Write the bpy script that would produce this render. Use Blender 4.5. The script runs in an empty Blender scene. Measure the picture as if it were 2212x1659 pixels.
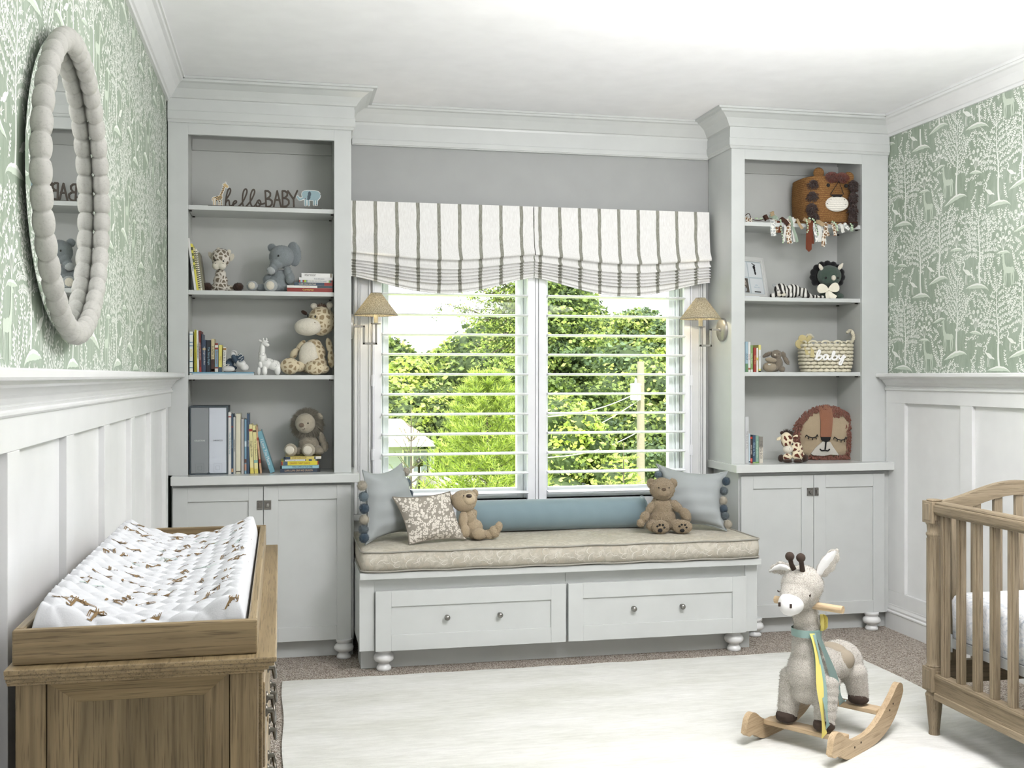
import bpy, math, random
import numpy as np
from mathutils import Vector, Matrix, Euler
SC = bpy.context.scene
COL = SC.collection
# ---------------------------------------------------------------- camera
F_PX, CAM_H, U0, V0, XV = 2347.0, 1.354, 1106.0, 812.0, 605.0
TH = math.atan((U0 - XV) / F_PX); TS, TC = math.sin(TH), math.cos(TH)
cam_d = bpy.data.cameras.new('camera'); cam = bpy.data.objects.new('camera', cam_d); COL.objects.link(cam)
cam.location = (0, 0, CAM_H); cam.rotation_euler = (math.pi / 2, 0, -TH)
cam_d.sensor_width = 36.0; cam_d.lens = F_PX / 2212.0 * 36.0
cam_d.shift_y = -(829.5 - V0) / 2212.0
cam_d.clip_start = 0.05; cam_d.clip_end = 800
SC.camera = cam
# ---------------------------------------------------------------- view, world, sun, room light
SC.view_settings.view_transform = 'Standard'; SC.view_settings.look = 'None'
SC.view_settings.gamma = 1.0; SC.view_settings.exposure = 0.08; SC.view_settings.use_curve_mapping = False
world = bpy.data.worlds.new('sky'); SC.world = world; world.use_nodes = True
bg = world.node_tree.nodes['Background']; bg.inputs[0].default_value = (0.90, 0.94, 1.0, 1); bg.inputs[1].default_value = 2.9
def lamp(name, kind, loc, rot, energy, color=(1, 1, 1), **kw):
    d = bpy.data.lights.new(name, kind); d.energy = energy; d.color = color
    for k, v in kw.items(): setattr(d, k, v)
    o = bpy.data.objects.new(name, d); COL.objects.link(o); o.location = loc; o.rotation_euler = rot
    return o
lamp('sun', 'SUN', (0, -10, 20), (math.radians(38), math.radians(-12), 0), 6.0, (1, .97, .92), angle=math.radians(1.5))
# added fill lamps that even out the room
lamp('rear_fill_light', 'AREA', (1.3, -1.6, 1.5), (math.radians(90), 0, 0), 10, (1, .985, 1), shape='RECTANGLE', size=3.0, size_y=1.9)  # added soft fill from behind the camera
lamp('side_fill_light', 'AREA', (-.40, 0.35, 1.7), (math.radians(90), 0, math.radians(-55)), 16, (1, .985, 1), shape='RECTANGLE', size=1.2, size_y=1.4)  # added fill from the left, brightens the right wall
lamp('upward_fill_light', 'AREA', (1.85, 2.2, 1.95), (math.radians(172), 0, 0), 125, (1, .98, 1), shape='DISK', size=1.3)  # added lamp without a fixture, brightens the ceiling
lamp('overhead_fill_light', 'AREA', (1.85, 2.6, 2.70), (math.radians(5), 0, 0), 44, (1, .98, 1), shape='DISK', size=.8)  # added lamp without a fixture, brightens rug and floor
# ---------------------------------------------------------------- helpers: pixel rays used as a measuring tape
def at(u, v, Y):
    a = (u - U0) / F_PX; dx = TS + a * TC; dy = TC - a * TS; t = Y / dy
    return Vector((t * dx, Y, CAM_H + t * (V0 - v) / F_PX))
def atx(u, v, X):
    a = (u - U0) / F_PX; dx = TS + a * TC; dy = TC - a * TS; t = X / dx
    return Vector((X, t * dy, CAM_H + t * (V0 - v) / F_PX))
def proj(p):
    D = p[0] * TS + p[1] * TC; R = p[0] * TC - p[1] * TS
    return U0 + F_PX * R / D, V0 - F_PX * (p[2] - CAM_H) / D, D
# ---------------------------------------------------------------- materials
MATS = {}
def s2l(c):
    if isinstance(c, (int, float)): c = (c, c, c)
    return tuple(((x / 255 + .055) / 1.055) ** 2.4 if x / 255 > .04045 else x / 255 / 12.92 for x in c)
class NT:
    def __init__(s, name, rough=.5, metal=0.0, spec=None):
        s.m = bpy.data.materials.new(name); s.m.use_nodes = True; s.t = s.m.node_tree
        s.b = s.t.nodes['Principled BSDF']; s.b.inputs['Roughness'].default_value = rough; s.b.inputs['Metallic'].default_value = metal
        if spec is not None: s.b.inputs['Specular IOR Level'].default_value = spec
    def n(s, typ, ins=None, **kw):
        nd = s.t.nodes.new(typ)
        for k, v in kw.items(): setattr(nd, k, v)
        for k, v in (ins or {}).items(): s.l(v, nd.inputs[k]) if isinstance(v, bpy.types.NodeSocket) else setattr(nd.inputs[k], 'default_value', v)
        return nd
    def l(s, a, b): s.t.links.new(a, b)
    def coord(s, scale=(1, 1, 1), rot=(0, 0, 0), kind='Object'):
        tc = s.n('ShaderNodeTexCoord'); mp = s.n('ShaderNodeMapping', {'Vector': tc.outputs[kind], 'Scale': scale, 'Rotation': rot})
        return mp.outputs[0]
    def ramp(s, fac, stops):
        r = s.n('ShaderNodeValToRGB', {'Fac': fac}); e = r.color_ramp.elements
        while len(e) < len(stops): e.new(.5)
        for i, (p, c) in enumerate(stops): e[i].position = p; e[i].color = (*s2l(c), 1) if not (isinstance(c, float) and c <= 1) else (c, c, c, 1)
        return r.outputs[0]
    def bump(s, h, strength=.3, dist=.01, prev=None):
        b = s.n('ShaderNodeBump', {'Height': h, 'Strength': strength, 'Distance': dist})
        if prev: s.l(prev, b.inputs['Normal'])
        s.l(b.outputs[0], s.b.inputs['Normal']); return b.outputs[0]
    def noise(s, vec, scale, detail=3, rough=.5, dist=0):
        return s.n('ShaderNodeTexNoise', {'Vector': vec, 'Scale': scale, 'Detail': detail, 'Roughness': rough, 'Distortion': dist}).outputs[0]
    def color(s, sock): s.l(sock, s.b.inputs['Base Color'])
def plain(name, c, rough=.5, metal=0, spec=None, bump=0, bscale=200, bdist=.002):
    key = (name, str(c), rough, metal, bump, bscale)
    if key in MATS: return MATS[key]
    k = NT(name, rough, metal, spec); v = k.coord()
    nz = k.noise(v, 9.0, 2)
    l = s2l(c); lo = tuple(255 * 0 + x for x in l)
    mx = k.n('ShaderNodeMix', {'Factor': nz}, data_type='RGBA')
    mx.inputs[6].default_value = (*[x * .94 for x in l], 1); mx.inputs[7].default_value = (*[min(1, x * 1.05) for x in l], 1)
    k.color(mx.outputs[2])
    if bump: k.bump(k.noise(v, bscale, 3), bump, bdist)
    MATS[key] = k.m; return k.m
def paint(name, c, rough=.38): return plain(name, c, rough, bump=.06, bscale=90, bdist=.001)
def fabric(name, c, bump=.5, scale=900): return plain(name, c, .95, spec=.15, bump=bump, bscale=scale, bdist=.0015)
def wood(name, axis, light, dark, pore, scale=1.0, contrast=.5, rough=.5):
    """grain runs along the given axis in the thing's own coordinates"""
    k = NT(name, rough, spec=.35); ax = 'XYZ'.index(axis)
    def sq(f): a = [scale] * 3; a[ax] *= f; return tuple(a)
    n0 = k.noise(k.coord(sq(.15)), 7, 3, .5); n1 = k.noise(k.coord(sq(.035)), 75, 5, .6, .3); n2 = k.noise(k.coord(sq(.03)), 330, 3, .55)
    tone = k.n('ShaderNodeMath', {0: k.n('ShaderNodeMath', {0: n0, 1: .5}, operation='MULTIPLY').outputs[0], 1: k.n('ShaderNodeMath', {0: n1, 1: .5}, operation='MULTIPLY').outputs[0]}, operation='ADD').outputs[0]
    col = k.ramp(tone, [(.40, dark), (.60, light)])
    if contrast > .6:
        n3 = k.noise(k.coord(sq(.16)), 5, 2, .4, .4); fr = k.n('ShaderNodeMath', {0: k.n('ShaderNodeMath', {0: n3, 1: 16.0}, operation='MULTIPLY').outputs[0]}, operation='FRACT').outputs[0]
        rr = k.ramp(fr, [(0, .62), (.10, .80), (.3, 1.0), (.86, .96), (1, .62)])
        m1 = k.n('ShaderNodeMix', {'Factor': .8}, data_type='RGBA', blend_type='MULTIPLY'); k.l(col, m1.inputs[6]); k.l(rr, m1.inputs[7]); col = m1.outputs[2]
    pr = k.ramp(n2, [(.36, .45), (.46, 1.0)])
    m2 = k.n('ShaderNodeMix', {'Factor': pr}, data_type='RGBA'); m2.inputs[6].default_value = (*s2l(pore), 1); k.l(col, m2.inputs[7])
    k.color(m2.outputs[2]); k.bump(n2, .3, .0012)
    return k.m
def plush(name, c, c2=None, curl=60, strength=.9, dist=.006):
    k = NT(name, 1.0, spec=.05); v = k.coord(); n = k.noise(v, curl * 3, 4, .65)
    k.color(k.ramp(n, [(.3, tuple(x * .72 for x in c)), (.68, c2 or tuple(min(255, x * 1.08) for x in c))]))
    k.b.inputs['Sheen Weight'].default_value = .25; k.b.inputs['Sheen Roughness'].default_value = .6
    k.bump(k.noise(v, curl, 4, .7), strength, dist); return k.m
def spotted(name, base, spot, scale=22, edge=.09, soft=.03, strength=.4):
    """patches divided by pale seams, like a giraffe's coat"""
    k = NT(name, 1.0, spec=.05); v = k.coord()
    wob = k.n('ShaderNodeVectorMath', {0: v, 1: (0, 0, 0)}, operation='ADD').outputs[0]
    vo = k.n('ShaderNodeTexVoronoi', {'Vector': wob, 'Scale': scale, 'Randomness': .8}, feature='DISTANCE_TO_EDGE').outputs[0]
    c = k.ramp(vo, [(edge, base), (edge + soft, spot)]); k.color(c)
    k.b.inputs['Sheen Weight'].default_value = .2
    k.bump(k.noise(v, 300, 3), strength, .002); return k.m
# ---------------------------------------------------------------- objects
WORLD = {}
def tag(o, label=None, cat=None, group=None, kind=None):
    if label: o['label'] = label
    if cat: o['category'] = cat
    if group: o['group'] = group
    if kind: o['kind'] = kind
    return o
def thing(name, label, cat, loc=(0, 0, 0), rotz=0, group=None, rot=None, kind=None):
    o = bpy.data.objects.new(name, None); COL.objects.link(o); o.empty_display_size = .05
    o.location = loc; o.rotation_euler = rot or (0, 0, rotz)
    WORLD[o] = Matrix.LocRotScale(Vector(loc), Euler(o.rotation_euler), None)
    return tag(o, label, cat, group, kind)
class MB:
    """collects shapes into one mesh"""
    def __init__(s): s.v = []; s.f = []; s.m = []; s.sm = []
    def add(s, vs, fs, mi=0, smooth=False):
        b = len(s.v); s.v += [tuple(p) for p in vs]
        for f in fs: s.f.append([b + i for i in f]); s.m.append(mi); s.sm.append(smooth)
        return s
    def box(s, a, b, mi=0, M=None):
        x0, x1 = sorted((a[0], b[0])); y0, y1 = sorted((a[1], b[1])); z0, z1 = sorted((a[2], b[2]))
        vs = [(x, y, z) for z in (z0, z1) for y in (y0, y1) for x in (x0, x1)]
        if M: vs = [M @ Vector(p) for p in vs]
        return s.add(vs, [(0, 2, 3, 1), (4, 5, 7, 6), (0, 1, 5, 4), (2, 6, 7, 3), (0, 4, 6, 2), (1, 3, 7, 5)], mi)
    def tube(s, pts, r, n=8, mi=0, cap=True, smooth=True, sx=1.0, up=None):
        pts = [Vector(p) for p in pts]; N = len(pts); rs = r if hasattr(r, '__len__') else [r] * N
        vs = []; prev = None
        for i, p in enumerate(pts):
            t = (pts[min(i + 1, N - 1)] - pts[max(i - 1, 0)])
            t = t.normalized() if t.length > 1e-9 else Vector((0, 0, 1))
            if prev is None:
                ref = Vector(up) if up else (Vector((0, 0, 1)) if abs(t.z) < .9 else Vector((1, 0, 0)))
                a = t.cross(ref).normalized()
            else: a = (prev - t * prev.dot(t)).normalized()
            prev = a; b = t.cross(a)
            for k in range(n):
                an = 2 * math.pi * k / n + (math.pi / n); vs.append(p + (a * math.cos(an) * sx + b * math.sin(an)) * rs[i])
        fs = [(i * n + k, i * n + (k + 1) % n, (i + 1) * n + (k + 1) % n, (i + 1) * n + k) for i in range(N - 1) for k in range(n)]
        s.add(vs, fs, mi, smooth)
        if cap: s.add(vs[:n], [tuple(range(n))[::-1]], mi); s.add(vs[-n:], [tuple(range(n))], mi)
        return s
    def lathe(s, prof, c=(0, 0, 0), n=24, mi=0, M=None, smooth=True, cap=True):
        """prof = list of (radius, height) spun about z through c"""
        vs = [(c[0] + r * math.cos(2 * math.pi * k / n), c[1] + r * math.sin(2 * math.pi * k / n), c[2] + z) for r, z in prof for k in range(n)]
        if M: vs = [M @ Vector(p) for p in vs]
        N = len(prof)
        s.add(vs, [(i * n + k, i * n + (k + 1) % n, (i + 1) * n + (k + 1) % n, (i + 1) * n + k) for i in range(N - 1) for k in range(n)], mi, smooth)
        if cap:
            if prof[0][0] > 1e-5: s.add(vs[:n], [tuple(range(n))[::-1]], mi)
            if prof[-1][0] > 1e-5: s.add(vs[-n:], [tuple(range(n))], mi)
        return s
    def ell(s, c, r, R=None, n=16, mi=0):
        if not hasattr(r, '__len__'): r = (r, r, r)
        h = n // 2 + 1; vs = []; c = Vector(c)
        for i in range(h):
            ph = math.pi * (i + .5) / h - math.pi / 2
            for k in range(n):
                a = 2 * math.pi * k / n; p = Vector((r[0] * math.cos(ph) * math.cos(a), r[1] * math.cos(ph) * math.sin(a), r[2] * math.sin(ph)))
                vs.append(c + (R @ p if R else p))
        p0 = Vector((0, 0, -r[2])); p1 = Vector((0, 0, r[2])); vs += [c + (R @ p0 if R else p0), c + (R @ p1 if R else p1)]
        a, b = h * n, h * n + 1
        fs = [(i * n + k, i * n + (k + 1) % n, (i + 1) * n + (k + 1) % n, (i + 1) * n + k) for i in range(h - 1) for k in range(n)]
        fs += [(a, (k + 1) % n, k) for k in range(n)] + [((h - 1) * n + k, (h - 1) * n + (k + 1) % n, b) for k in range(n)]
        return s.add(vs, fs, mi, True)
    def prism(s, poly, fr, d, mi=0, d0=0):
        """poly in 2-D, fr(x, y, depth) -> point; extruded from depth 0 to d"""
        n = len(poly); vs = [fr(x, y, d0) for x, y in poly] + [fr(x, y, d) for x, y in poly]
        fs = [tuple(range(n)), tuple(range(n, 2 * n))[::-1]] + [(i, i + n, (i + 1) % n + n, (i + 1) % n) for i in range(n)]
        return s.add(vs, fs, mi)
    def ribbon(s, path, w, fr, d, mi=0, n=10):
        """rounded pen stroke of width w along a 2-D path, extruded by d"""
        s.k = getattr(s, 'k', 0) + 1; e0 = .00022 * (s.k % 6)
        for i, (x, y) in enumerate(path):
            s.prism([(x + w / 2 * math.cos(2 * math.pi * k / n), y + w / 2 * math.sin(2 * math.pi * k / n)) for k in range(n)], fr, d + .00003 * (i % 7), mi, -.00003 * (i % 7) - e0)
            if i:
                px, py = path[i - 1]; L = math.hypot(x - px, y - py) or 1; nx, ny = -(y - py) / L * w / 2, (x - px) / L * w / 2
                s.prism([(px + nx, py + ny), (px - nx, py - ny), (x - nx, y - ny), (x + nx, y + ny)], fr, d + .00003 * (i % 7) + .000015, mi, -.00003 * (i % 7) - .000015 - e0)
        return s
    def sweep(s, prof, path, mi=0, closed_prof=True, smooth=False):
        """prof = [(out, z)], path = [((x, y), (nx, ny))]: profile carried along the path, offset along each normal"""
        n = len(prof); vs = [(p[0] + q[0] * o, p[1] + q[1] * o, z) for p, q in path for o, z in prof]
        m = n if closed_prof else n - 1
        s.add(vs, [(i * n + k, i * n + (k + 1) % n, (i + 1) * n + (k + 1) % n, (i + 1) * n + k) for i in range(len(path) - 1) for k in range(m)], mi, smooth)
        if closed_prof: s.add(vs[:n], [tuple(range(n))], mi); s.add(vs[-n:], [tuple(range(n))[::-1]], mi)
        return s
    def grid(s, P, mi=0, smooth=True, wrap=False):
        R, C = len(P), len(P[0])
        fs = [(i * C + j, i * C + (j + 1) % C, (i + 1) * C + (j + 1) % C, (i + 1) * C + j) for i in range(R - 1) for j in range(C if wrap else C - 1)]
        return s.add([p for row in P for p in row], fs, mi, smooth)
    def mesh(s, name, mats, M=None):
        me = bpy.data.meshes.new(name); vs = s.v
        if M is not None: vs = [tuple(M @ Vector(p)) for p in vs]
        me.from_pydata(vs, [], s.f); me.update()
        me.polygons.foreach_set('material_index', s.m); me.polygons.foreach_set('use_smooth', s.sm)
        for m in mats: me.materials.append(m)
        me.update(); return me
def build(mb, name, mats, parent=None, world=False, bevel=0, label=None, kind=None, cat=None, group=None, fix=True):
    """link the collected shapes as ONE object; world=True: the vertices are in room coordinates"""
    if not isinstance(mats, (list, tuple)): mats = [mats]
    M = None
    if world and parent is not None: M = WORLD[parent].inverted()
    me = mb.mesh(name, mats, M); o = bpy.data.objects.new(name, me); COL.objects.link(o)
    if fix:
        import bmesh
        bm = bmesh.new(); bm.from_mesh(me); bmesh.ops.recalc_face_normals(bm, faces=bm.faces); bm.to_mesh(me); bm.free()
    if parent is not None:
        o.parent = parent; WORLD[o] = WORLD[parent]
    else: WORLD[o] = Matrix.Identity(4)
    if bevel:
        b = o.modifiers.new('bevel', 'BEVEL'); b.width = bevel; b.segments = 2; b.limit_method = 'ANGLE'; b.angle_limit = math.radians(40)
    return tag(o, label, cat, group, kind)
def own(mb, name, mats, label, cat, group=None, bevel=0, loc=None, kind=None, fix=True):
    """a thing that is a single mesh given in room coordinates; its origin goes to the middle of its base"""
    vs = np.array(mb.v)
    if loc is None: loc = ((vs[:, 0].min() + vs[:, 0].max()) / 2, (vs[:, 1].min() + vs[:, 1].max()) / 2, vs[:, 2].min())
    loc = Vector(loc); mb.v = [tuple(Vector(p) - loc) for p in mb.v]
    o = build(mb, name, mats, None, bevel=bevel, fix=fix); o.location = loc; WORLD[o] = Matrix.Translation(loc)
    return tag(o, label, cat, group, kind)
def structure(mb, name, mats, bevel=0, parent=None, fix=True):
    return build(mb, name, mats, parent, world=parent is not None, bevel=bevel, kind='structure', fix=fix)
def bake(mb, voxel=.004, smooth=6, disp=0, dscale=.03, seed=0):
    """merge overlapping lumps into one continuous skin; returns (verts, faces)"""
    me = mb.mesh('tmp', []); o = bpy.data.objects.new('tmp', me); COL.objects.link(o)
    r = o.modifiers.new('r', 'REMESH'); r.mode = 'VOXEL'; r.voxel_size = voxel; r.use_smooth_shade = True
    if smooth: sm = o.modifiers.new('s', 'SMOOTH'); sm.iterations = smooth; sm.factor = .5
    if disp:
        t = bpy.data.textures.new('cl', 'CLOUDS'); t.noise_scale = dscale; t.noise_depth = 3
        d = o.modifiers.new('d', 'DISPLACE'); d.texture = t; d.strength = disp; d.mid_level = .5; d.texture_coords = 'LOCAL'
    dg = bpy.context.evaluated_depsgraph_get(); dg.update()
    e = o.evaluated_get(dg); m2 = bpy.data.meshes.new_from_object(e)
    vs = [tuple(v.co) for v in m2.vertices]; fs = [tuple(p.vertices) for p in m2.polygons]; ns = [tuple(v.normal) for v in m2.vertices]
    bpy.data.objects.remove(o); bpy.data.meshes.remove(me); bpy.data.meshes.remove(m2)
    return vs, fs, ns
def furry(mb, voxel=.004, smooth=6, disp=0, dscale=.03, hair=0, hlen=.006, hw=.0012, seed=1, droop=.3, mi_hair=0, hmask=None):
    """one continuous stuffed skin with optional short pile as fine blades in the same mesh"""
    vs, fs, ns = bake(mb, voxel, smooth, disp, dscale)
    out = MB(); out.add(vs, fs, 0, True)
    if hair and vs:
        rg = random.Random(seed); nv = len(vs); hv = []; hf = []
        for i in range(hair):
            j = rg.randrange(nv); p = Vector(vs[j]); n = Vector(ns[j])
            if hmask and not hmask(p): continue
            d = (n + Vector((rg.uniform(-.6, .6), rg.uniform(-.6, .6), rg.uniform(-.6, .6) - droop))).normalized()
            side = d.cross(Vector((rg.uniform(-1, 1), rg.uniform(-1, 1), rg.uniform(-1, 1)))).normalized() * hw
            L = hlen * rg.uniform(.6, 1.2); p = p - n * hlen * .1; b = len(hv)
            hv += [p - side, p + side, p + d * L]; hf.append((b, b + 1, b + 2))
        out.add(hv, hf, mi_hair, True)
    return out
FONT = [None]
def text_mb(txt, size, fr, mi=0, align='CENTER', depth=0.0002, bold=0, sx=1.0, space=1.0):
    """lettering laid out in 2-D, then placed by fr(x, y, depth)"""
    cu = bpy.data.curves.new('t', 'FONT'); cu.body = txt; cu.size = size; cu.align_x = align; cu.align_y = 'CENTER'; cu.resolution_u = 2
    cu.offset = bold; cu.space_character = space
    o = bpy.data.objects.new('t', cu); COL.objects.link(o); dg = bpy.context.evaluated_depsgraph_get(); dg.update()
    me = bpy.data.meshes.new_from_object(o.evaluated_get(dg)); mb = MB()
    mb.add([fr(v.co.x * sx, v.co.y, depth) for v in me.vertices], [tuple(p.vertices) for p in me.polygons], mi)
    bpy.data.objects.remove(o); bpy.data.curves.remove(cu); bpy.data.meshes.remove(me); return mb
def smooth_path(pts, n=6, closed=False):
    P = [Vector((*p, 0)) if len(p) == 2 else Vector(p) for p in pts]; out = []; N = len(P)
    for i in range(N if closed else N - 1):
        p0 = P[(i - 1) % N] if closed or i else P[0]; p1 = P[i]; p2 = P[(i + 1) % N]; p3 = P[(i + 2) % N] if closed or i + 2 < N else P[-1]
        for k in range(n):
            t = k / n; out.append(.5 * ((2 * p1) + (p2 - p0) * t + (2 * p0 - 5 * p1 + 4 * p2 - p3) * t * t + (3 * p1 - p0 - 3 * p2 + p3) * t ** 3))
    if not closed: out.append(P[-1])
    return [tuple(p)[:len(pts[0])] for p in out]
H = 2.74; XL, XR, YW = -.52, 3.22, 5.635
YREAR = -1.9
# ================================================================ THE ROOM
M_WHITE = paint('white_trim_paint', (222, 223, 222), .28)
M_CAB = paint('pale_grey_cabinet_paint', (196, 199, 197), .3)
M_WALL = paint('pale_wall_paint', (157, 159, 157), .5)
M_CEIL = paint('ceiling_paint', (240, 240, 241), .7)
M_INNER = paint('pale_grey_cabinet_interior', (186, 188, 184), .4)
def carpet_mat():
    k = NT('speckled_carpet', 1.0, spec=.05); v = k.coord()
    vo = k.n('ShaderNodeTexVoronoi', {'Vector': v, 'Scale': 210.0, 'Randomness': 1.0})
    n = k.noise(v, 60, 3); mixv = k.n('ShaderNodeSeparateColor', {0: vo.outputs['Color']}).outputs[0]
    k.color(k.ramp(mixv, [(0, (128, 114, 100)), (.3, (184, 171, 156)), (.7, (216, 206, 194)), (1, (236, 229, 220))]))
    k.bump(vo.outputs['Distance'], 1.0, .012); return k.m
fl = MB(); fl.box((XL - .1, YREAR, -.08), (XR + .1, YW + .05, 0)); structure(fl, 'floor', carpet_mat())
ce = MB(); ce.box((XL - .1, YREAR, H), (XR + .1, YW + .15, H + .12)); structure(ce, 'ceiling', M_CEIL)
# ---- wallpaper: a green ground printed with white trees, flowers, mounds and long-legged animals
def paper_mat():
    k = NT('green_wallpaper_ground', .7, spec=.2); v = k.coord((1, 1, .25)); n = k.noise(v, 40, 5, .7); n2 = k.noise(k.coord(), 3, 3)
    a = k.ramp(n, [(.3, (148, 161, 145)), (.7, (170, 181, 166))]); b = k.ramp(n2, [(.35, (190, 200, 184)), (.65, (255, 255, 255))])
    m = k.n('ShaderNodeMix', {'Factor': .35}, data_type='RGBA', blend_type='MULTIPLY'); k.l(a, m.inputs[6]); k.l(b, m.inputs[7]); k.color(m.outputs[2]); return k.m
M_PAPER = paper_mat(); M_PRINT = plain('white_wallpaper_print', (232, 235, 228), .7); M_PRINT2 = plain('pale_green_wallpaper_print', (198, 209, 193), .7)
TW, THT = .62, .76
def paper_tile():
    rg = random.Random(5); polys = []; occ = {}; CS = .004
    def cell(x, y):
        i = math.floor(x / TW); x -= i * TW; y = (y - (i % 2) * THT / 2) % THT; return int(x / CS), int(y / CS)
    def free(x, y, r=1):
        a, b = cell(x, y); return not any((a + i, b + j) in occ for i in range(-r, r + 1) for j in range(-r, r + 1))
    def mark(x, y): occ[cell(x, y)] = 1
    def blk(x, y, rx, ry):
        n = int(max(rx, ry) / CS) + 1
        for i in range(-n, n + 1):
            for j in range(-n, n + 1):
                if (i * CS / rx) ** 2 + (j * CS / ry) ** 2 <= 1: mark(x + i * CS, y + j * CS)
    def leaf(x, y, a, l, w, m=0, force=False):
        ca, sa = math.cos(a), math.sin(a); mx, my = x + ca * l * .55, y + sa * l * .55
        if not force:
            if not free(mx, my) or not free(x + ca * l * .95, y + sa * l * .95, 0): return False
            mark(mx, my); mark(x + ca * l * .85, y + sa * l * .85)
        polys.append(([(x + ca * l * f - sa * w * q, y + sa * l * f + ca * w * q) for f, q in ((0, 0), (.3, .8), (.62, .9), (1, 0), (.62, -.9), (.3, -.8))], m)); return True
    def stroke(pts, w0, w1, m=0, mk=True):
        n = len(pts)
        for i in range(n - 1):
            (x0, y0), (x1, y1) = pts[i], pts[i + 1]; L = math.hypot(x1 - x0, y1 - y0) or 1; nx, ny = -(y1 - y0) / L, (x1 - x0) / L
            a = w0 + (w1 - w0) * i / n; b = w0 + (w1 - w0) * (i + 1) / n
            polys.append(([(x0 + nx * a, y0 + ny * a), (x0 - nx * a, y0 - ny * a), (x1 - nx * b, y1 - ny * b), (x1 + nx * b, y1 + ny * b)], m))
            if mk:
                for k in range(int(L / CS) + 1): mark(x0 + (x1 - x0) * k * CS / L, y0 + (y1 - y0) * k * CS / L)
    def spray(x, y, a, L, bend, ll, m=0, skip=0):
        pts = []; n = max(3, int(L / (ll * .72)))
        for i in range(n + 1): pts.append((x, y)); a += bend / n; x += math.cos(a) * L / n; y += math.sin(a) * L / n
        got = 0; lv = []
        for i in range(1 + skip, n + 1):
            (px, py), (qx, qy) = pts[i - 1], pts[i]; b = math.atan2(qy - py, qx - px)
            if not free(qx, qy, 0): break
            for s in (-1, 1): got += leaf(qx, qy, b + s * rg.uniform(.7, 1.0), ll * rg.uniform(.85, 1.1), ll * .24, m)
        if got > 1 or skip: stroke(pts[:max(2, i + 1)], .0013, .0006, mk=False)
        if got: leaf(pts[-1][0], pts[-1][1], a, ll, ll * .24, m)
    def oval(x, y, rx, ry, rot, m=0): polys.append(([(x + rx * math.cos(a) * math.cos(rot) - ry * math.sin(a) * math.sin(rot), y + rx * math.cos(a) * math.sin(rot) + ry * math.sin(a) * math.cos(rot)) for a in [6.283 * k / 12 for k in range(12)]], m))
    def mound(x, y, w, h, tilt=0):
        n = 16; top = []; 
        for i in range(n + 1): u = i / n; top.append((x - w / 2 + w * u, y + tilt * w * (u - .5) + h * math.sin(math.pi * u ** .8) ** .9 + rg.uniform(-.0012, .0012)))
        for k, (f0, f1, m) in enumerate(((0, .16, 0), (.16, .42, 1))):
            q = lambda p, f, i: (p[0], p[1] - (h + .012) * f * math.sin(math.pi * i / n) * 1.3)
            for i in range(n): polys.append(([q(top[i], f0, i), q(top[i + 1], f0, i + 1), q(top[i + 1], f1, i + 1), q(top[i], f1, i)], m))
        for p in top: blk(p[0], p[1] - h * .3, .006, h * .5 + .003)
        for i in range(2, n - 1, 3): leaf(top[i][0], top[i][1], 1.57 + rg.uniform(-.5, .5), .012, .002)
    def tree(x, y, h, kind):
        lean = rg.uniform(-.02, .02); tr = [(x + lean * i / 8 + .004 * math.sin(i * 1.3), y + h * .8 * i / 8) for i in range(9)]; stroke(tr, .0065, .0015)
        for k in range(15):
            f = .34 + .62 * k / 15; s = 1 if k % 2 else -1; bx, by = x + lean * f, y + h * .8 * f
            L = h * (.40 - .22 * abs(f - .5)) * (1 if kind else 1.1)
            if kind == 0: spray(bx, by, math.pi / 2 - s * .75, L, -s * 1.7, .0135, skip=1)
            elif kind == 1: spray(bx, by, math.pi / 2 - s * .85, L * 1.05, s * .5, .0135, skip=1)
            else: spray(bx, by, math.pi / 2 - s * 1.1, L, -s * .9, .0145, skip=1)
            ex, ey = bx + s * L * .42, by + L * .30
            for q in range(3): spray(ex, ey, math.pi / 2 - s * rg.uniform(-.3, 1.4), L * .5, -s * rg.uniform(-.6, 1.2), .0125)
        for k in range(7): spray(tr[-1][0], tr[-1][1] - .01, math.pi * (.26 + .08 * k), h * .26, (3 - k) * .12, .0135)
    def flower(x, y, h):
        for k in range(4):
            a = math.pi / 2 + (k - 1.5) * .34; hh = h * (1 - .14 * abs(k - 1.5)); ex, ey = x + math.cos(a) * hh, y + math.sin(a) * hh
            stroke([(x, y), ((x + ex) / 2 + .004 * (k - 1.5), (y + ey) / 2), (ex, ey)], .0011, .0008)
            for q in range(11): leaf(ex, ey, q * 6.283 / 11, .0125, .0022, 0, True)
            oval(ex, ey, .004, .004, 0, 1); blk(ex, ey, .014, .014)
            for s in (-1, 1): leaf((x + ex) / 2, (y + ey) / 2, a + s * .8, .024, .0055, 0, True); blk((x + ex) / 2 + s * .01, (y + ey) / 2 + .005, .008, .008)
    def deer(x, y, s, m=0):
        oval(x, y + s * .1, s * .046, s * .022, .12, m); oval(x + s * .034, y + s * .115, s * .022, s * .018, 1.0, m); oval(x - s * .038, y + s * .1, s * .018, s * .02, 0, m)
        stroke([(x + s * .036, y + s * .115), (x + s * .048, y + s * .15), (x + s * .05, y + s * .185), (x + s * .048, y + s * .205)], s * .014, s * .006, m)
        oval(x + s * .058, y + s * .205, s * .017, s * .008, -.35, m); leaf(x + s * .045, y + s * .21, 2.1, s * .026, s * .004, m, True); leaf(x + s * .05, y + s * .212, 1.5, s * .02, s * .002, m, True)
        for dx, k in ((-.046, -.006), (-.034, .004), (.026, -.004), (.038, .006)): stroke([(x + s * dx, y + s * .1), (x + s * (dx + k), y + s * .05), (x + s * dx, y)], s * .0075, s * .0025, m)
        stroke([(x - s * .054, y + s * .11), (x - s * .062, y + s * .085)], s * .003, s * .002, m); blk(x, y + s * .08, s * .065, s * .085); blk(x + s * .05, y + s * .17, s * .028, s * .06)
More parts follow.
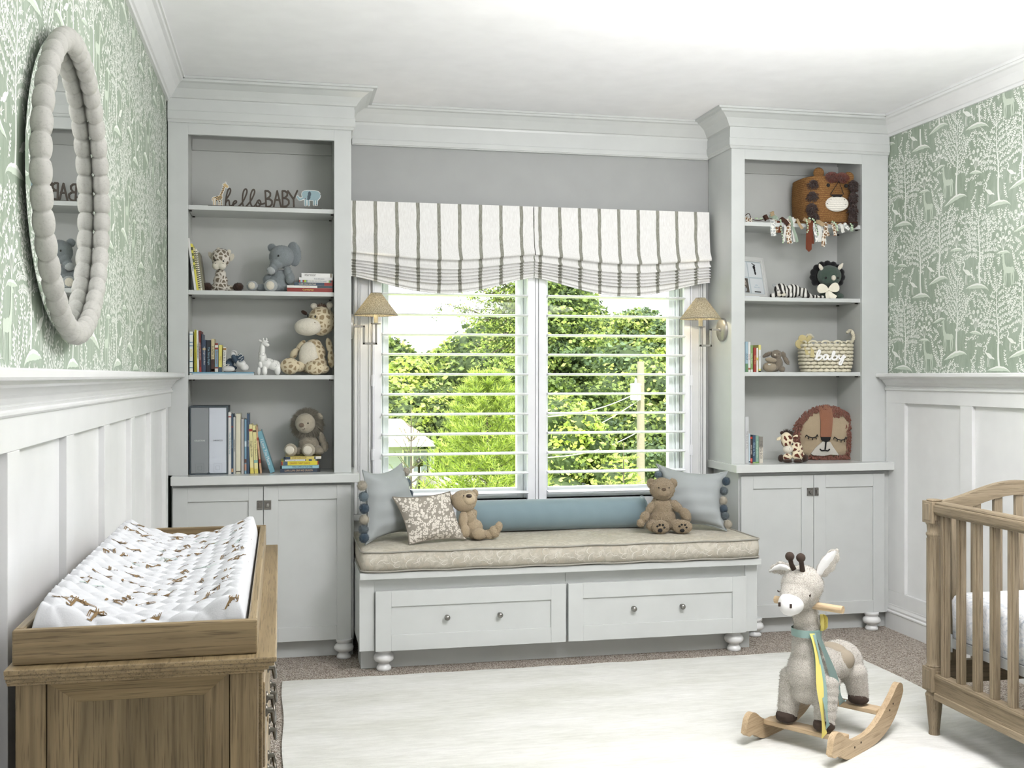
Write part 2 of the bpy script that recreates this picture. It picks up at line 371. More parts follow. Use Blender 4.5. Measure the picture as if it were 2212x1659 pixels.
    def heron(x, y, s):
        oval(x - s * .01, y + s * .095, s * .042, s * .018, .5); leaf(x - s * .035, y + s * .085, 3.6, s * .05, s * .008, 0, True)
        stroke(smooth_path([(x + s * .02, y + s * .11), (x + s * .045, y + s * .13), (x + s * .025, y + s * .155), (x + s * .034, y + s * .178)], 3), s * .008, s * .005)
        oval(x + s * .04, y + s * .18, s * .010, s * .007, 0); stroke([(x + s * .046, y + s * .18), (x + s * .082, y + s * .172)], s * .003, s * .0008)
        for d in (-.006, .010): stroke([(x + s * d, y + s * .08), (x + s * (d + .006), y + s * .04), (x + s * d, y)], s * .003, s * .002)
        blk(x, y + s * .1, s * .055, s * .09)
    for a in ((.10, .01, .17, .030, .1), (.43, .08, .19, .034, -.12), (.26, .40, .18, .032, .14), (.57, .46, .17, .030, -.1), (.27, .19, .10, .018, .2), (.565, .265, .11, .016, -.15), (.07, .55, .10, .016, .1), (.42, .60, .11, .018, .1)): mound(*a)
    deer(.49, .115, .72, 1); deer(.035, .405, .68, 1); heron(.34, .43, .62); heron(.175, .035, .55); heron(.64, .485, .5)
    flower(.27, .205, .10); flower(.565, .28, .10); flower(.07, .565, .11); flower(.42, .615, .10)
    tree(.10, .035, .44, 0); tree(.42, .11, .44, 1); tree(.24, .43, .40, 2); tree(.56, .485, .40, 0)
    for k in range(420): spray(rg.uniform(0, TW), rg.uniform(0, THT), rg.uniform(.5, 2.6), rg.uniform(.03, .07), rg.uniform(-.9, .9), .0125)
    return polys
TILE = paper_tile()
def paper_wall(name, X, nx, thick, y0, y1, z0, z1):
    mb = MB(); mb.box((X, y0, 0), (X + thick, y1, H)); mb.m = [0] * 6
    rg = random.Random(2); sgn = nx
    i = 0; y = y0 - (.2 if nx > 0 else 0)
    while y < y1 + TW:
        z = z0 - THT + (THT / 2 if i % 2 else 0)
        while z < z1 + .1:
            for qi, q in enumerate(TILE):
                pl, m = q[:2]; lift = .0001 + .0000005 * (qi * 7 % 1009)
                pts = [(y + px, z + py) for px, py in pl]
                if all(y0 + .01 < p[0] < y1 and z0 < p[1] < z1 for p in pts):
                    mb.add([(X + sgn * lift, p[0], p[1]) for p in pts], [tuple(range(len(pts)))], 1 + m)
            z += THT
        y += TW; i += 1
    return structure(mb, name, [M_PAPER, M_PRINT, M_PRINT2], fix=False)
paper_wall('wall_left', XL, 1, -.12, YREAR, 5.60, 1.36, 2.66)
paper_wall('wall_right', XR, -1, .12, YREAR, 5.60, 1.36, 2.66)
# ---- window wall with one wide opening
WX0, WX1, WZ0, WZ1 = .50, 2.155, .70, 2.16
bw = MB(); y0, y1 = YW, YW + .16
bw.box((XL - .12, y0, 0), (WX0, y1, H)); bw.box((WX1, y0, 0), (XR + .12, y1, H)); bw.box((WX0, y0, 0), (WX1, y1, WZ0)); bw.box((WX0, y0, WZ1), (WX1, y1, H))
structure(bw, 'wall_back', M_WALL)
rw = MB(); rw.box((XL - .12, YREAR - .12, 0), (XR + .12, YREAR, H)); structure(rw, 'wall_front', M_WALL)
# ---- crown moulding
CR = [(0, H - .098), (.012, H - .098), (.014, H - .085), (.022, H - .082), (.03, H - .07), (.048, H - .045), (.066, H - .026), (.078, H - .022), (.082, H - .012), (.09, H - .012), (.09, H), (0, H)]
cr = MB(); cr.sweep(CR, [((XL, YREAR), (1, 0)), ((XL, 5.32), (1, 0))], smooth=False); structure(cr, 'trim_1', M_WHITE)
cr = MB(); cr.sweep(CR, [((XR, YREAR), (-1, 0)), ((XR, 5.32), (-1, 0))]); structure(cr, 'trim_2', M_WHITE)
cr = MB(); cr.sweep([(o, z) for o, z in CR], [((.35, YW - .01), (0, -1)), ((2.30, YW - .01), (0, -1))]); cr.box((.36, YW - .022, 2.54), (2.30, YW, 2.66)); cr.box((.36, YW - .028, 2.545), (2.30, YW, 2.57)); structure(cr, 'trim_3', M_CAB, bevel=.002)
# ---- panelled wainscot, chair rail and skirting on the two side walls
def wainscot(nx, X, y0, y1, batt, n_trim, side):
    mb = MB(); bx = lambda ya, yb, za, zb, d: mb.box((X, ya, za), (X + nx * d, yb, zb))
    bx(y0, y1, 1.21, 1.355, .021); bx(y0, y1, .2072, 1.2098, .003)
    for ya, yb in batt: bx(ya, yb, .2072, 1.2098, .0208)
    bx(y0, y1, .10, .207, .021)
    structure(mb, 'trim_%d' % n_trim, M_WHITE, bevel=.0015)
    cap = [(0, 1.300), (.022, 1.300), (.026, 1.306), (.028, 1.312), (.036, 1.318), (.045, 1.332), (.060, 1.338), (.062, 1.345), (.080, 1.347), (.083, 1.352), (.083, 1.364), (.080, 1.368), (0, 1.368)]
    mb = MB(); mb.sweep(cap, [((X, y0), (nx, 0)), ((X, y1), (nx, 0))])
    mb.sweep([(0, 1.276), (.024, 1.276), (.030, 1.281), (.030, 1.286), (.025, 1.290), (.028, 1.296), (0, 1.297)], [((X, y0), (nx, 0)), ((X, y1), (nx, 0))])
    structure(mb, 'trim_%d' % (n_trim + 1), M_WHITE)
    base = [(0, 0), (.026, 0), (.026, .085), (.030, .090), (.030, .096), (.024, .102), (.026, .112), (.022, .126), (.022, .134), (0, .137)]
    mb = MB(); mb.sweep(base, [((X, y0), (nx, 0)), ((X, y1), (nx, 0))]); structure(mb, 'baseboard_' + side, M_WHITE)
wainscot(1, XL, YREAR, 5.315, [(2.19 + .577 * k, 2.285 + .577 * k) for k in range(-7, 6) if 2.285 + .577 * k < 5.3], 4, 'left')
wainscot(-1, XR, YREAR, 5.315, [(5.138, 5.315)] + [(4.570 - .568 * k, 4.662 - .568 * k) for k in range(0, 12)], 6, 'right')
# ---- window casing, sill, sashes and glass
cs = MB()
for xa, xb, s in ((.367, .463, 1), (2.191, 2.287, -1)):
    cs.box((xa, YW - .018, .645), (xb, YW, 2.23))
    for k, (o, w, d) in enumerate(((.004, .016, .034), (.024, .007, .026), (.034, .006, .024), (.078, .010, .028))):
        a = xa + o if s > 0 else xb - o - w; cs.box((a, YW - d, .645), (a + w, YW - .012, 2.228))
cs.box((.4635, YW - .018, 2.14), (2.1905, YW, 2.23)); cs.box((.367, YW - .052, .615), (2.287, YW, .6445)); cs.box((.367, YW - .018, .55), (2.287, YW, .6145))
structure(cs, 'trim_8', M_WHITE, bevel=.0015)
M_SASH = paint('white_window_sash', (236, 240, 242), .3)
gl = NT('window_glass', 0.0); tr = gl.n('ShaderNodeBsdfTransparent'); gs = gl.n('ShaderNodeBsdfGlossy', {'Roughness': 0.0}); fm = gl.n('ShaderNodeMixShader', {'Fac': .004, 1: tr.outputs[0], 2: gs.outputs[0]})
gl.l(fm.outputs[0], gl.t.nodes['Material Output'].inputs['Surface']); M_GLASS = gl.m
mid = (WX0 + WX1) / 2
for i, (xa, xb) in enumerate(((WX0, mid - .03), (mid + .03, WX1))):
    t = thing('window_%d' % (i + 1), None, None, ((xa + xb) / 2, YW + .09, WZ0), kind='structure')
    mb = MB(); ya, yb = YW + .055, YW + .10
    for a, b in (((xa, ya, WZ0), (xa + .055, yb, WZ1)), ((xb - .055, ya, WZ0), (xb, yb, WZ1)), ((xa + .0552, ya, WZ0), (xb - .0552, yb, WZ0 + .055)), ((xa + .0552, ya, WZ1 - .05), (xb - .0552, yb, WZ1))): mb.box(a, b)
    for a, b in (((xa + .0005, ya - .02, WZ0 + .001), (xa + .018, yb - .001, WZ1 - .001)), ((xb - .018, ya - .02, WZ0 + .001), (xb - .0005, yb - .001, WZ1 - .001)), ((xb - .033, ya - .008, WZ0), (xb - .024, yb - .002, WZ1)), ((xa + .024, ya - .008, WZ0), (xa + .033, yb - .002, WZ1))): mb.box(a, b)
    build(mb, 'window_frame', M_SASH, t, world=True, bevel=.002)
    mb = MB(); mb.box((xa + .05, YW + .078, WZ0 + .05), (xb - .05, YW + .082, WZ1 - .045)); build(mb, 'pane', M_GLASS, t, world=True)
mb = MB(); mb.box((mid - .03, YW + .001, WZ0 + .001), (mid + .03, YW + .11, WZ1)); mb.box((WX0 - .02, YW - .0, WZ0 - .03), (WX1 + .02, YW + .14, WZ0)); structure(mb, 'trim_9', M_SASH, bevel=.002)
# ================================================================ BUILT-IN CABINETS
M_STEEL = plain('brushed_nickel', (150, 148, 144), .28, 1.0); M_DARK = plain('dark_iron', (52, 50, 47), .35, .8)
M_GAP = plain('dark_shadow_gap_paint', (120, 122, 118), .6)
M_TOPC = paint('satin_cabinet_top', (206, 209, 206), .16)
def shaker(mb, xa, xb, za, zb, yf, t=.02, st=.067, rec=.008):
    """framed panel door or drawer front facing the room"""
    mb.box((xa, yf, za), (xa + st, yf + t, zb)); mb.box((xb - st, yf, za), (xb, yf + t, zb))
    mb.box((xa + st, yf, zb - st), (xb - st, yf + t, zb)); mb.box((xa + st, yf, za), (xb - st, yf + t, za + st))
    mb.box((xa + st - .002, yf + rec, za + st - .002), (xb - st + .002, yf + t - .002, zb - st + .002))
BUN = [(.030, 0), (.034, .004), (.034, .014), (.028, .022), (.024, .030), (.026, .036), (.040, .042), (.046, .052), (.047, .062), (.042, .074), (.033, .081), (.033, .088), (.038, .092), (.038, .106)]
def bun_foot(parent, x, y, top):
    mb = MB(); mb.lathe([(r, z * top / .106) for r, z in BUN], (x, y, 0), 28); build(mb, 'bun_foot', M_WHITE, parent, world=True)
def base_cabinet(x0, x1, fl0, fr1, split, side, fx, fside):
    t = thing('base_cabinet', 'pale grey two-door base cabinet under the %s bookcase' % side, 'cabinet', ((x0 + x1) / 2, 5.45, 0), group=None)
    mb = MB(); mb.box((x0, 5.292, .085), (x1, YW - .01, .845)); mb.box((x0, 5.33, 0), (x1, 5.36, .09))
    build(mb, 'body', M_CAB, t, world=True, bevel=.0015)
    for i, (a, b) in enumerate(((fl0, split - .0015), (split + .0015, fr1))):
        mb = MB(); shaker(mb, a, b, .09, .832, 5.27); d = build(mb, 'door', M_CAB, t, world=True, bevel=.0012)
        # latch halves
        mb = MB(); z0, z1 = .722, .765; xe = split
        latch_plate = (xe - .030, xe - .003) if i == 0 else (xe + .003, xe + .036)
        if side == 'right': latch_plate = (xe - .040, xe - .003) if i == 0 else (xe + .003, xe + .026)
        mb.box((latch_plate[0], 5.266, z0), (latch_plate[1], 5.27, z1))
        for zz in (z0 + .006, z1 - .006): mb.tube([(latch_plate[0] + .003, 5.264, zz), (latch_plate[1] - .003, 5.264, zz)], .003, 8)
        cx = (latch_plate[0] + latch_plate[1]) / 2
        if (i == 1) == (side == 'left'):
            mb.lathe([(.0, .012), (.006, .011), (.007, .004), (.006, 0)], (0, 0, 0), 14, M=Matrix.Translation((cx, 5.266, (z0 + z1) / 2)) @ Matrix.Rotation(math.pi / 2, 4, 'X') @ Matrix.Diagonal((1, 1.5, 1, 1)))
        else: mb.box((cx - .004, 5.258, z0 + .012), (cx + .004, 5.266, z1 - .012))
        build(mb, 'latch', M_STEEL, t if 0 else d, world=True, bevel=.0006)
    for x in fx: bun_foot(t, x, 5.275, .092)
    return t
base_cabinet(-.495, .348, -.488, .334, -.077, 'left', (.300, -.42), 1)
base_cabinet(2.336, 3.212, 2.343, 3.164, 2.752, 'right', (2.42, 3.09), 1)
def counter(x0, x1, z, side):
    mb = MB(); mb.box((x0, 5.235, z - .041), (x1, YW - .01, z))
    own(mb, 'countertop', M_TOPC, 'thick pale grey counter slab running between the %s base cabinet and its bookcase' % side, 'countertop', bevel=.0025)
ZC = {'L': .886, 'R': .893}
counter(-.495, .372, ZC['L'], 'left'); counter(2.300, 3.215, ZC['R'], 'right')
def bookcase(x0, x1, ia, ib, zc, shelves, side):
    t = thing('bookcase', 'tall pale grey built-in open bookcase on the %s of the window' % side, 'bookcase', ((x0 + x1) / 2, 5.48, zc))
    mb = MB()
    mb.box((x0, 5.32, zc), (ia, 5.34, 2.70)); mb.box((ib, 5.32, zc), (x1, 5.34, 2.70)); mb.box((ia, 5.32, 2.492), (ib, 5.34, 2.70))
    build(mb, 'face_frame', M_CAB, t, world=True, bevel=.0012)
    mb = MB()
    mb.box((x0, 5.34, zc), (x0 + .02, YW - .005, 2.70)); mb.box((x1 - .02, 5.34, zc), (x1, YW - .005, 2.70)); build(mb, 'side_panel', M_CAB, t, world=True)
    mb = MB(); mb.box((ia - .012, 5.34, zc), (ia - .002, 5.60, 2.56)); mb.box((ib + .002, 5.34, zc), (ib + .012, 5.60, 2.56))
    mb.box((ia - .01, 5.34, 2.545), (ib + .01, 5.60, 2.56)); build(mb, 'lining', M_INNER, t, world=True)
    mb = MB(); mb.box((ia - .01, 5.592, zc), (ib + .01, 5.602, 2.56)); mb.box((ia, 5.575, 2.47), (ib, 5.592, 2.525)); mb.box((ia, 5.584, zc), (ib, 5.592, zc + .045))
    build(mb, 'back_panel', M_INNER, t, world=True)
    for z in shelves:
        mb = MB(); mb.box((ia, 5.338, z - .021), (ib, 5.592, z)); s = build(mb, 'shelf', M_CAB, t, world=True, bevel=.001)
        for xx in (ia + .002, ib - .014):
            for yy in (5.36, 5.56): mb = MB(); mb.box((xx, yy, z - .027), (xx + .012, yy + .012, z - .021)); build(mb, 'shelf_pin', M_DARK, s, world=True)
    c = MB(); xl, xr = (x0, x1)
    if side == 'left': path = [((x0, 5.32), (0, -1)), ((x1, 5.32), (1, -1)), ((x1, YW - .01), (1, 0))]
    else: path = [((x0, YW - .01), (-1, 0)), ((x0, 5.32), (-1, -1)), ((x1, 5.32), (0, -1))]
    PR = [(0, H - .098), (.012, H - .098), (.014, H - .085), (.022, H - .082), (.03, H - .07), (.05, H - .045), (.080, H - .026), (.096, H - .022), (.100, H - .012), (.116, H - .012), (.116, H - .001), (0, H - .001)]
    c.sweep(PR, path); c.sweep([(0, 2.545), (.008, 2.545), (.013, 2.552), (.013, 2.556), (.018, 2.560), (.018, 2.598), (.015, 2.600), (.015, 2.645), (0, 2.645)], path)
    build(c, 'cornice', M_CAB, t, world=True)
    return t
SL = (2.162, 1.760, 1.358); SR = (2.166, 1.770, 1.374)
bookcase(-.515, .338, -.424, .256, ZC['L'], SL, 'left'); bookcase(2.31, 3.215, 2.385, 3.060, ZC['R'], SR, 'right')
# ================================================================ WINDOW SEAT
t = thing('window_seat', 'pale grey window seat with two wide drawers on turned feet', 'bench', (1.32, 5.25, 0))
mb = MB(); mb.box((.352, 4.985, .118), (2.295, YW - .03, .432)); mb.box((.365, 5.055, 0), (2.29, 5.075, .12)); mb.box((.365, 5.07, 0), (.385, 5.24, .12)); mb.box((2.27, 5.07, 0), (2.29, 5.30, .12))
mb.box((.3525, 4.975, .10), (.42, 4.99, .432)); mb.box((2.232, 4.975, .10), (2.2945, 4.99, .432)); mb.box((1.322, 4.978, .38), (1.326, 4.986, .432))
build(mb, 'body', M_CAB, t, world=True, bevel=.0015)
mb = MB(); mb.box((.351, 4.93, .432), (2.297, YW - .03, .463)); build(mb, 'seat_board', M_CAB, t, world=True, bevel=.003)
for xa, xb, kx in ((.424, 1.318, (.752, 1.000)), (1.330, 2.229, (1.652, 1.897))):
    mb = MB(); shaker(mb, xa, xb, .100, .374, 4.955, st=.072); d = build(mb, 'drawer', M_CAB, t, world=True, bevel=.0012)
    for x in kx:
        mb = MB(); prof = [(.0, .030), (.008, .029), (.0125, .024), (.0135, .018), (.011, .012), (.006, .009), (.005, .003), (.010, .001), (.010, 0)]
        mb.lathe(prof, (0, 0, 0), 20, M=Matrix.Translation((x, 4.963, .243)) @ Matrix.Rotation(math.pi / 2, 4, 'X')); build(mb, 'knob', M_STEEL, d, world=True)
for x in (.468, 2.192): bun_foot(t, x, 5.02, .106)
# ---- seat cushion: box cushion, printed with pale scrolls, piped along both edges
def scroll_fabric():
    k = NT('beige_scroll_print_fabric', .9, spec=.15); v = k.coord(); n = k.noise(v, 25, 4, .6, 1.0)
    k.color(k.ramp(n, [(.40, (184, 177, 162)), (.48, (172, 167, 154)), (.56, (190, 185, 172))])); k.bump(k.noise(v, 700, 2), .4, .001); return k.m
M_SCROLL = scroll_fabric(); M_SCRP = plain('white_scroll_print', (222, 220, 211), .9); M_PIPE = fabric('grey_piping_cord', (158, 155, 146))
CX0, CX1, CY0, CY1, CZ0, CZ1 = .358, 2.290, 4.925, 5.580, .4675, .558
def rrect(x0, x1, y0, y1, r, n=6):
    out = []
    for cx, cy, a0 in ((x0 + r, y0 + r, math.pi), (x1 - r, y0 + r, 1.5 * math.pi), (x1 - r, y1 - r, 0), (x0 + r, y1 - r, .5 * math.pi)):
        out += [(cx + r * math.cos(a0 + math.pi / 2 * k / n), cy + r * math.sin(a0 + math.pi / 2 * k / n)) for k in range(n + 1)]
    return out
t = thing('seat_cushion', 'long beige box cushion with white scroll print lying on the window seat', 'cushion', ((CX0 + CX1) / 2, 5.25, CZ0))
mb = MB(); R = []; rgc = random.Random(4)
lv = [(-.35, CZ0 + .001), (-.02, CZ0 + .001), (0, CZ0 + .004), (.004, (CZ0 + CZ1) / 2), (0, CZ1 - .004), (-.012, CZ1 + .001), (-.04, CZ1 + .006), (-.12, CZ1 + .008), (-.27, CZ1 + .008)]
for off, z in lv:
    base = rrect(CX0 - off * 1, CX1 + off * 1, CY0 - off, CY1 + off, max(.004, .035 + off * .5))
    # walk each side in small steps so that the edge can wander a little
    ring = []
    for i in range(len(base)):
        (ax, ay), (bx_, by_) = base[i], base[(i + 1) % len(base)]; L = math.hypot(bx_ - ax, by_ - ay); st = max(1, int(L / .03))
        st = {0: 1}.get(0, 1) if L < .05 else (60 if abs(bx_ - ax) > .5 * abs(by_ - ay) and L > 1 else 20)
        for k in range(st): ring.append((ax + (bx_ - ax) * k / st, ay + (by_ - ay) * k / st, z + (.003 * math.sin(ax * 3 + (bx_ - ax) * k / st * 9) if z > CZ1 - .01 else 0)))
    R.append(ring)
mn = min(len(r) for r in R); R = [r[:mn] for r in R]
mb.grid(R, 0, True, wrap=True); mb.add([(x, y, CZ1 + .008) for x, y, z in R[-1]], [tuple(range(mn))], 0)
mb.grid([R[-1], [(x, y, CZ1 + .008) for x, y, z in R[-1]]], 0, True, wrap=True)
# printed scrolls on the front boxing
def scroll_print(mb, fr, w, h, seed):
    rg = random.Random(seed); x = .01
    def arc(cx, cy, r, a0, a1, wd):
        n = 7; pts = [(cx + r * math.cos(a0 + (a1 - a0) * i / n), cy + r * math.sin(a0 + (a1 - a0) * i / n) * .85) for i in range(n + 1)]
        for i in range(n):
            ww = lambda q: wd * .62 * math.sin(math.pi * min(max(q / n, .06), .94)) ** .7
            (xa, ya), (xb, yb) = pts[i], pts[i + 1]; L = math.hypot(xb - xa, yb - ya) or 1; nx, ny = -(yb - ya) / L, (xb - xa) / L; a, b = ww(i), ww(i + 1)
            q = [(xa + nx * a, ya + ny * a), (xa - nx * a, ya - ny * a), (xb - nx * b, yb - ny * b), (xb + nx * b, yb + ny * b)]
            if all(0 < p[0] < w and .004 < p[1] < h - .004 for p in q): mb.add([fr(*p) for p in q], [(0, 1, 2, 3)], 1)
    while x < w:
        for cx, cy, r, a0, a1, wd in ((.02, .045, .022, 1.2, 4.2, .0016), (.032, .05, .026, 1.4, 3.9, .0012), (.06, .03, .03, 1.3, 3.0, .0016), (.075, .055, .02, 3.4, 5.6, .0014), (.085, .02, .02, .3, 2.4, .0012), (.115, .06, .02, 2.7, 5.2, .0016), (.12, .035, .016, 3.0, 6.0, .0018), (.135, .02, .03, 1.4, 2.9, .0014), (.17, .065, .018, 1.0, 4.6, .0022), (.19, .03, .03, 1.5, 3.6, .0022), (.2, .055, .026, 4.2, 6.2, .0016), (.215, .05, .022, -.4, 1.4, .0018)):
            arc(x + cx, cy + rg.uniform(-.003, .003), r, a0, a1, wd)
        for _ in range(14): a = rg.uniform(0, 6.28); arc(x + rg.uniform(0, .22), rg.uniform(.008, h - .008), .008, a, a + 1.2, .0007)
        x += .215
scroll_print(mb, lambda x, y: (CX0 + .03 + x, CY0 - .0047, CZ0 + y), CX1 - CX0 - .06, CZ1 - CZ0, 3)
build(mb, 'cover', [M_SCROLL, M_SCRP], t, world=True, fix=False)
for z in (CZ0 + .003, CZ1 - .001):
    base = rrect(CX0 - .002, CX1 + .002, CY0 - .003, CY1, .035); base.append(base[0]); pts = []
    for i in range(len(base) - 1):
        (ax, ay), (bx_, by_) = base[i], base[i + 1]; n = max(1, int(math.hypot(bx_ - ax, by_ - ay) / .06))
        pts += [(ax + (bx_ - ax) * k / n, ay + (by_ - ay) * k / n, z + .002 * math.sin(23 * (ax + (bx_ - ax) * k / n))) for k in range(n)]
    mb = MB(); mb.tube(pts + [pts[0]], .0038, 8, cap=False); build(mb, 'piping', M_PIPE, t, world=True, label='grey corded edge')
# ================================================================ SHUTTERS
M_SHUT = paint('white_shutter_paint', (240, 241, 244), .3)
def shutter(xa, xb, st_l, st_r, label, hinge_x):
    t = thing('plantation_shutter', label, 'shutter', ((xa + xb) / 2, YW - .03, .655), group=None)
    mb = MB(); y0, y1 = YW - .040, YW - .012; z0, z1 = .655, 2.13
    mb.box((xa, y0, z0), (xa + st_l, y1, z1)); mb.box((xb - st_r, y0, z0), (xb, y1, z1)); mb.box((xa + st_l + .0002, y0 + .002, z0), (xb - st_r - .0002, y1 - .002, z0 + .045)); mb.box((xa + st_l + .0002, y0 + .002, z1 - .07), (xb - st_r - .0002, y1 - .002, z1))
    build(mb, 'frame', M_SHUT, t, world=True, bevel=.003)
    z = .7390; k = 0
    while z < 2.05:
        mb = MB(); yc = YW - .026; prof = [(yc + .046 * math.cos(a), z + .0072 * math.sin(a)) for a in [2 * math.pi * i / 16 for i in range(16)]]
        mb.prism(prof, lambda y, zz, d: (xa + st_l + .002 + d, y, zz), xb - xa - st_l - st_r - .004); build(mb, 'louver', M_SHUT, t, world=True); z += .1037; k += 1
    for hz in ((.95, 1.33, 1.9)):
        mb = MB(); mb.tube([(hinge_x, y0 - .004, hz - .03), (hinge_x, y0 - .004, hz + .03)], .005, 8); mb.box((hinge_x - .008, y0 - .004, hz - .028), (hinge_x + .008, y0 + .002, hz + .028)); build(mb, 'hinge', M_SHUT, t, world=True)
    return t
shutter(.470, 1.321, .040, .042, 'white louvered shutter panel over the left half of the window', .466)
shutter(1.340, 2.189, .043, .036, 'white louvered shutter panel over the right half of the window', 2.193)
mb = MB(); mb.box((.4635, YW - .045, .6455), (.469, YW - .002, 2.139)); mb.box((2.190, YW - .045, .6455), (2.1955, YW - .002, 2.139)); mb.box((1.324, YW - .036, .6545), (1.337, YW - .010, 2.14)); mb.box((.4692, YW - .044, .6455), (2.1898, YW - .003, .6542)); structure(mb, 'trim_10', M_SHUT, bevel=.001)
# ================================================================ ROMAN SHADES
def stripe_fabric():
    k = NT('white_linen_with_grey_stripes', .95, spec=.1); v = k.coord((1, 1, 1)); sx = k.n('ShaderNodeSeparateXYZ', {0: v}).outputs
    wob = k.noise(v, 9, 1); w = k.n('ShaderNodeMath', {0: wob, 1: .012}, operation='MULTIPLY').outputs[0]
    a = k.n('ShaderNodeMath', {0: sx[0], 1: w}, operation='ADD').outputs[0]; a = k.n('ShaderNodeMath', {0: a, 1: 9.22}, operation='MULTIPLY').outputs[0]; a = k.n('ShaderNodeMath', {0: a}, operation='FRACT').outputs[0]
    st = k.ramp(a, [(.0, 1.0), (.16, 1.0), (.175, 0.0), (.99, 0.0)]); k.t.nodes[-1]
    th = k.noise(k.coord((1, 1, .05)), 700, 2, .6); gc = k.ramp(th, [(.35, (120, 120, 110)), (.65, (164, 164, 154))]); wc = k.ramp(k.noise(k.coord((1, 1, .1)), 350, 3), [(.3, (219, 218, 215)), (.7, (235, 235, 233))])
    m = k.n('ShaderNodeMix', {'Factor': st}, data_type='RGBA'); k.l(wc, m.inputs[6]); k.l(gc, m.inputs[7]); k.color(m.outputs[2]); k.bump(k.noise(v, 900, 2), .25, .0008); k.b.inputs['Subsurface Weight'].default_value = 0
    return k.m
M_STRIPE = stripe_fabric()
def roman_shade(xa, xb, ph, label, seed):
    rg = random.Random(seed); t = thing('roman_shade', label, 'window shade', ((xa + xb) / 2, 5.56, 1.93)); n = 64; L = xb - xa; c = (xa + xb) / 2
    rows = []
    for i in range(n + 1):
        u = i / n; x = xa + L * u; sw = math.sin(math.pi * u) ** 1.3; yo = 5.555
        q = sw * .045 + (.012 * (1 - u) if seed == 1 else .012 * u)          # sag of the belly
        zt = 2.243; w = .004 * math.sin(u * 11 + seed) + .003 * math.sin(u * 23)
        zm = 1.985 - q * .75 + .03 * (abs(u - .5) * 2) ** 6 * 0; b = lambda yy, zz: (x, yy, zz)
        row = [b(yo, zt), b(yo - .002 + w * .2, zt - .08), b(yo - .006 + w, zt - .15), b(yo - .014 + w, zm + .05), b(yo - .036 + w, zm + .012), b(yo - .032, zm), b(yo - .004, zm + .008)]
        z = zm - .034 - .012 * sw; row += [b(yo - .006, z + .02), b(yo - .026 + w, z + .004), b(yo - .023, z), b(yo - .002, z + .006)]
        for k in range(4):
            z2 = z - .0145 - .0035 * sw; row += [b(yo - .003, z2 + .008), b(yo - .022 + w * .6, z2 + .003), b(yo - .020, z2), b(yo - .001, z2 + .005)]; z = z2
        z2 = z - .014 - .022 * sw; row += [b(yo - .006, z2 + .01), b(yo - .008, z2), b(yo - .003, z2 + .001)]
        zz = z2 - .010 - .004 * sw; row += [b(yo - .006, zz + .004), b(yo - .006, zz), b(yo + .002, zz), b(yo + .004, zt)]
        rows.append(row)
    mb = MB(); mb.grid(rows, 0, True); o = build(mb, 'fabric', M_STRIPE, t, world=True, fix=False)
    # shift so that the first stripe falls where it does on the cloth
    for v in o.data.vertices: v.co.x += ph
    o.location.x = -ph
    mb = MB(); mb.box((xa + .002, 5.562, 2.20), (xb - .002, YW - .02, 2.242)); build(mb, 'headrail', M_WHITE, t, world=True)
    for k in range(1, 8): pass
    return t
roman_shade(.350, 1.300, -.014 + .475, 'left striped linen roman shade, raised in a sagging fold', 1)
roman_shade(1.306, 2.283, .062 + .4, 'right striped linen roman shade, raised in a sagging fold', 2)
# ================================================================ SCONCES
def shade_mat():
    k = NT('speckled_paper_lamp_shade', .9, spec=.1); v = k.coord(); n = k.noise(v, 260, 4, .75)
    c = k.ramp(n, [(.36, (128, 120, 102)), (.5, (190, 182, 160)), (.64, (232, 228, 212))]); k.color(c)
    tl = k.n('ShaderNodeBsdfTranslucent', {'Color': c}); ms = k.n('ShaderNodeMixShader', {'Fac': .45, 1: k.b.outputs[0], 2: tl.outputs[0]}); k.l(ms.outputs[0], k.t.nodes['Material Output'].inputs['Surface']); return k.m
M_SHADE = shade_mat(); M_SCON = plain('brushed_silver_sconce_enamel', (150, 148, 142), .35, .4); M_CANDLE = plain('cream_candle_sleeve', (238, 228, 200), .5)
bulb = NT('lit_bulb'); bulb.b.inputs['Emission Color'].default_value = (1, .86, .6, 1); bulb.b.inputs['Emission Strength'].default_value = 6; M_BULB = bulb.m
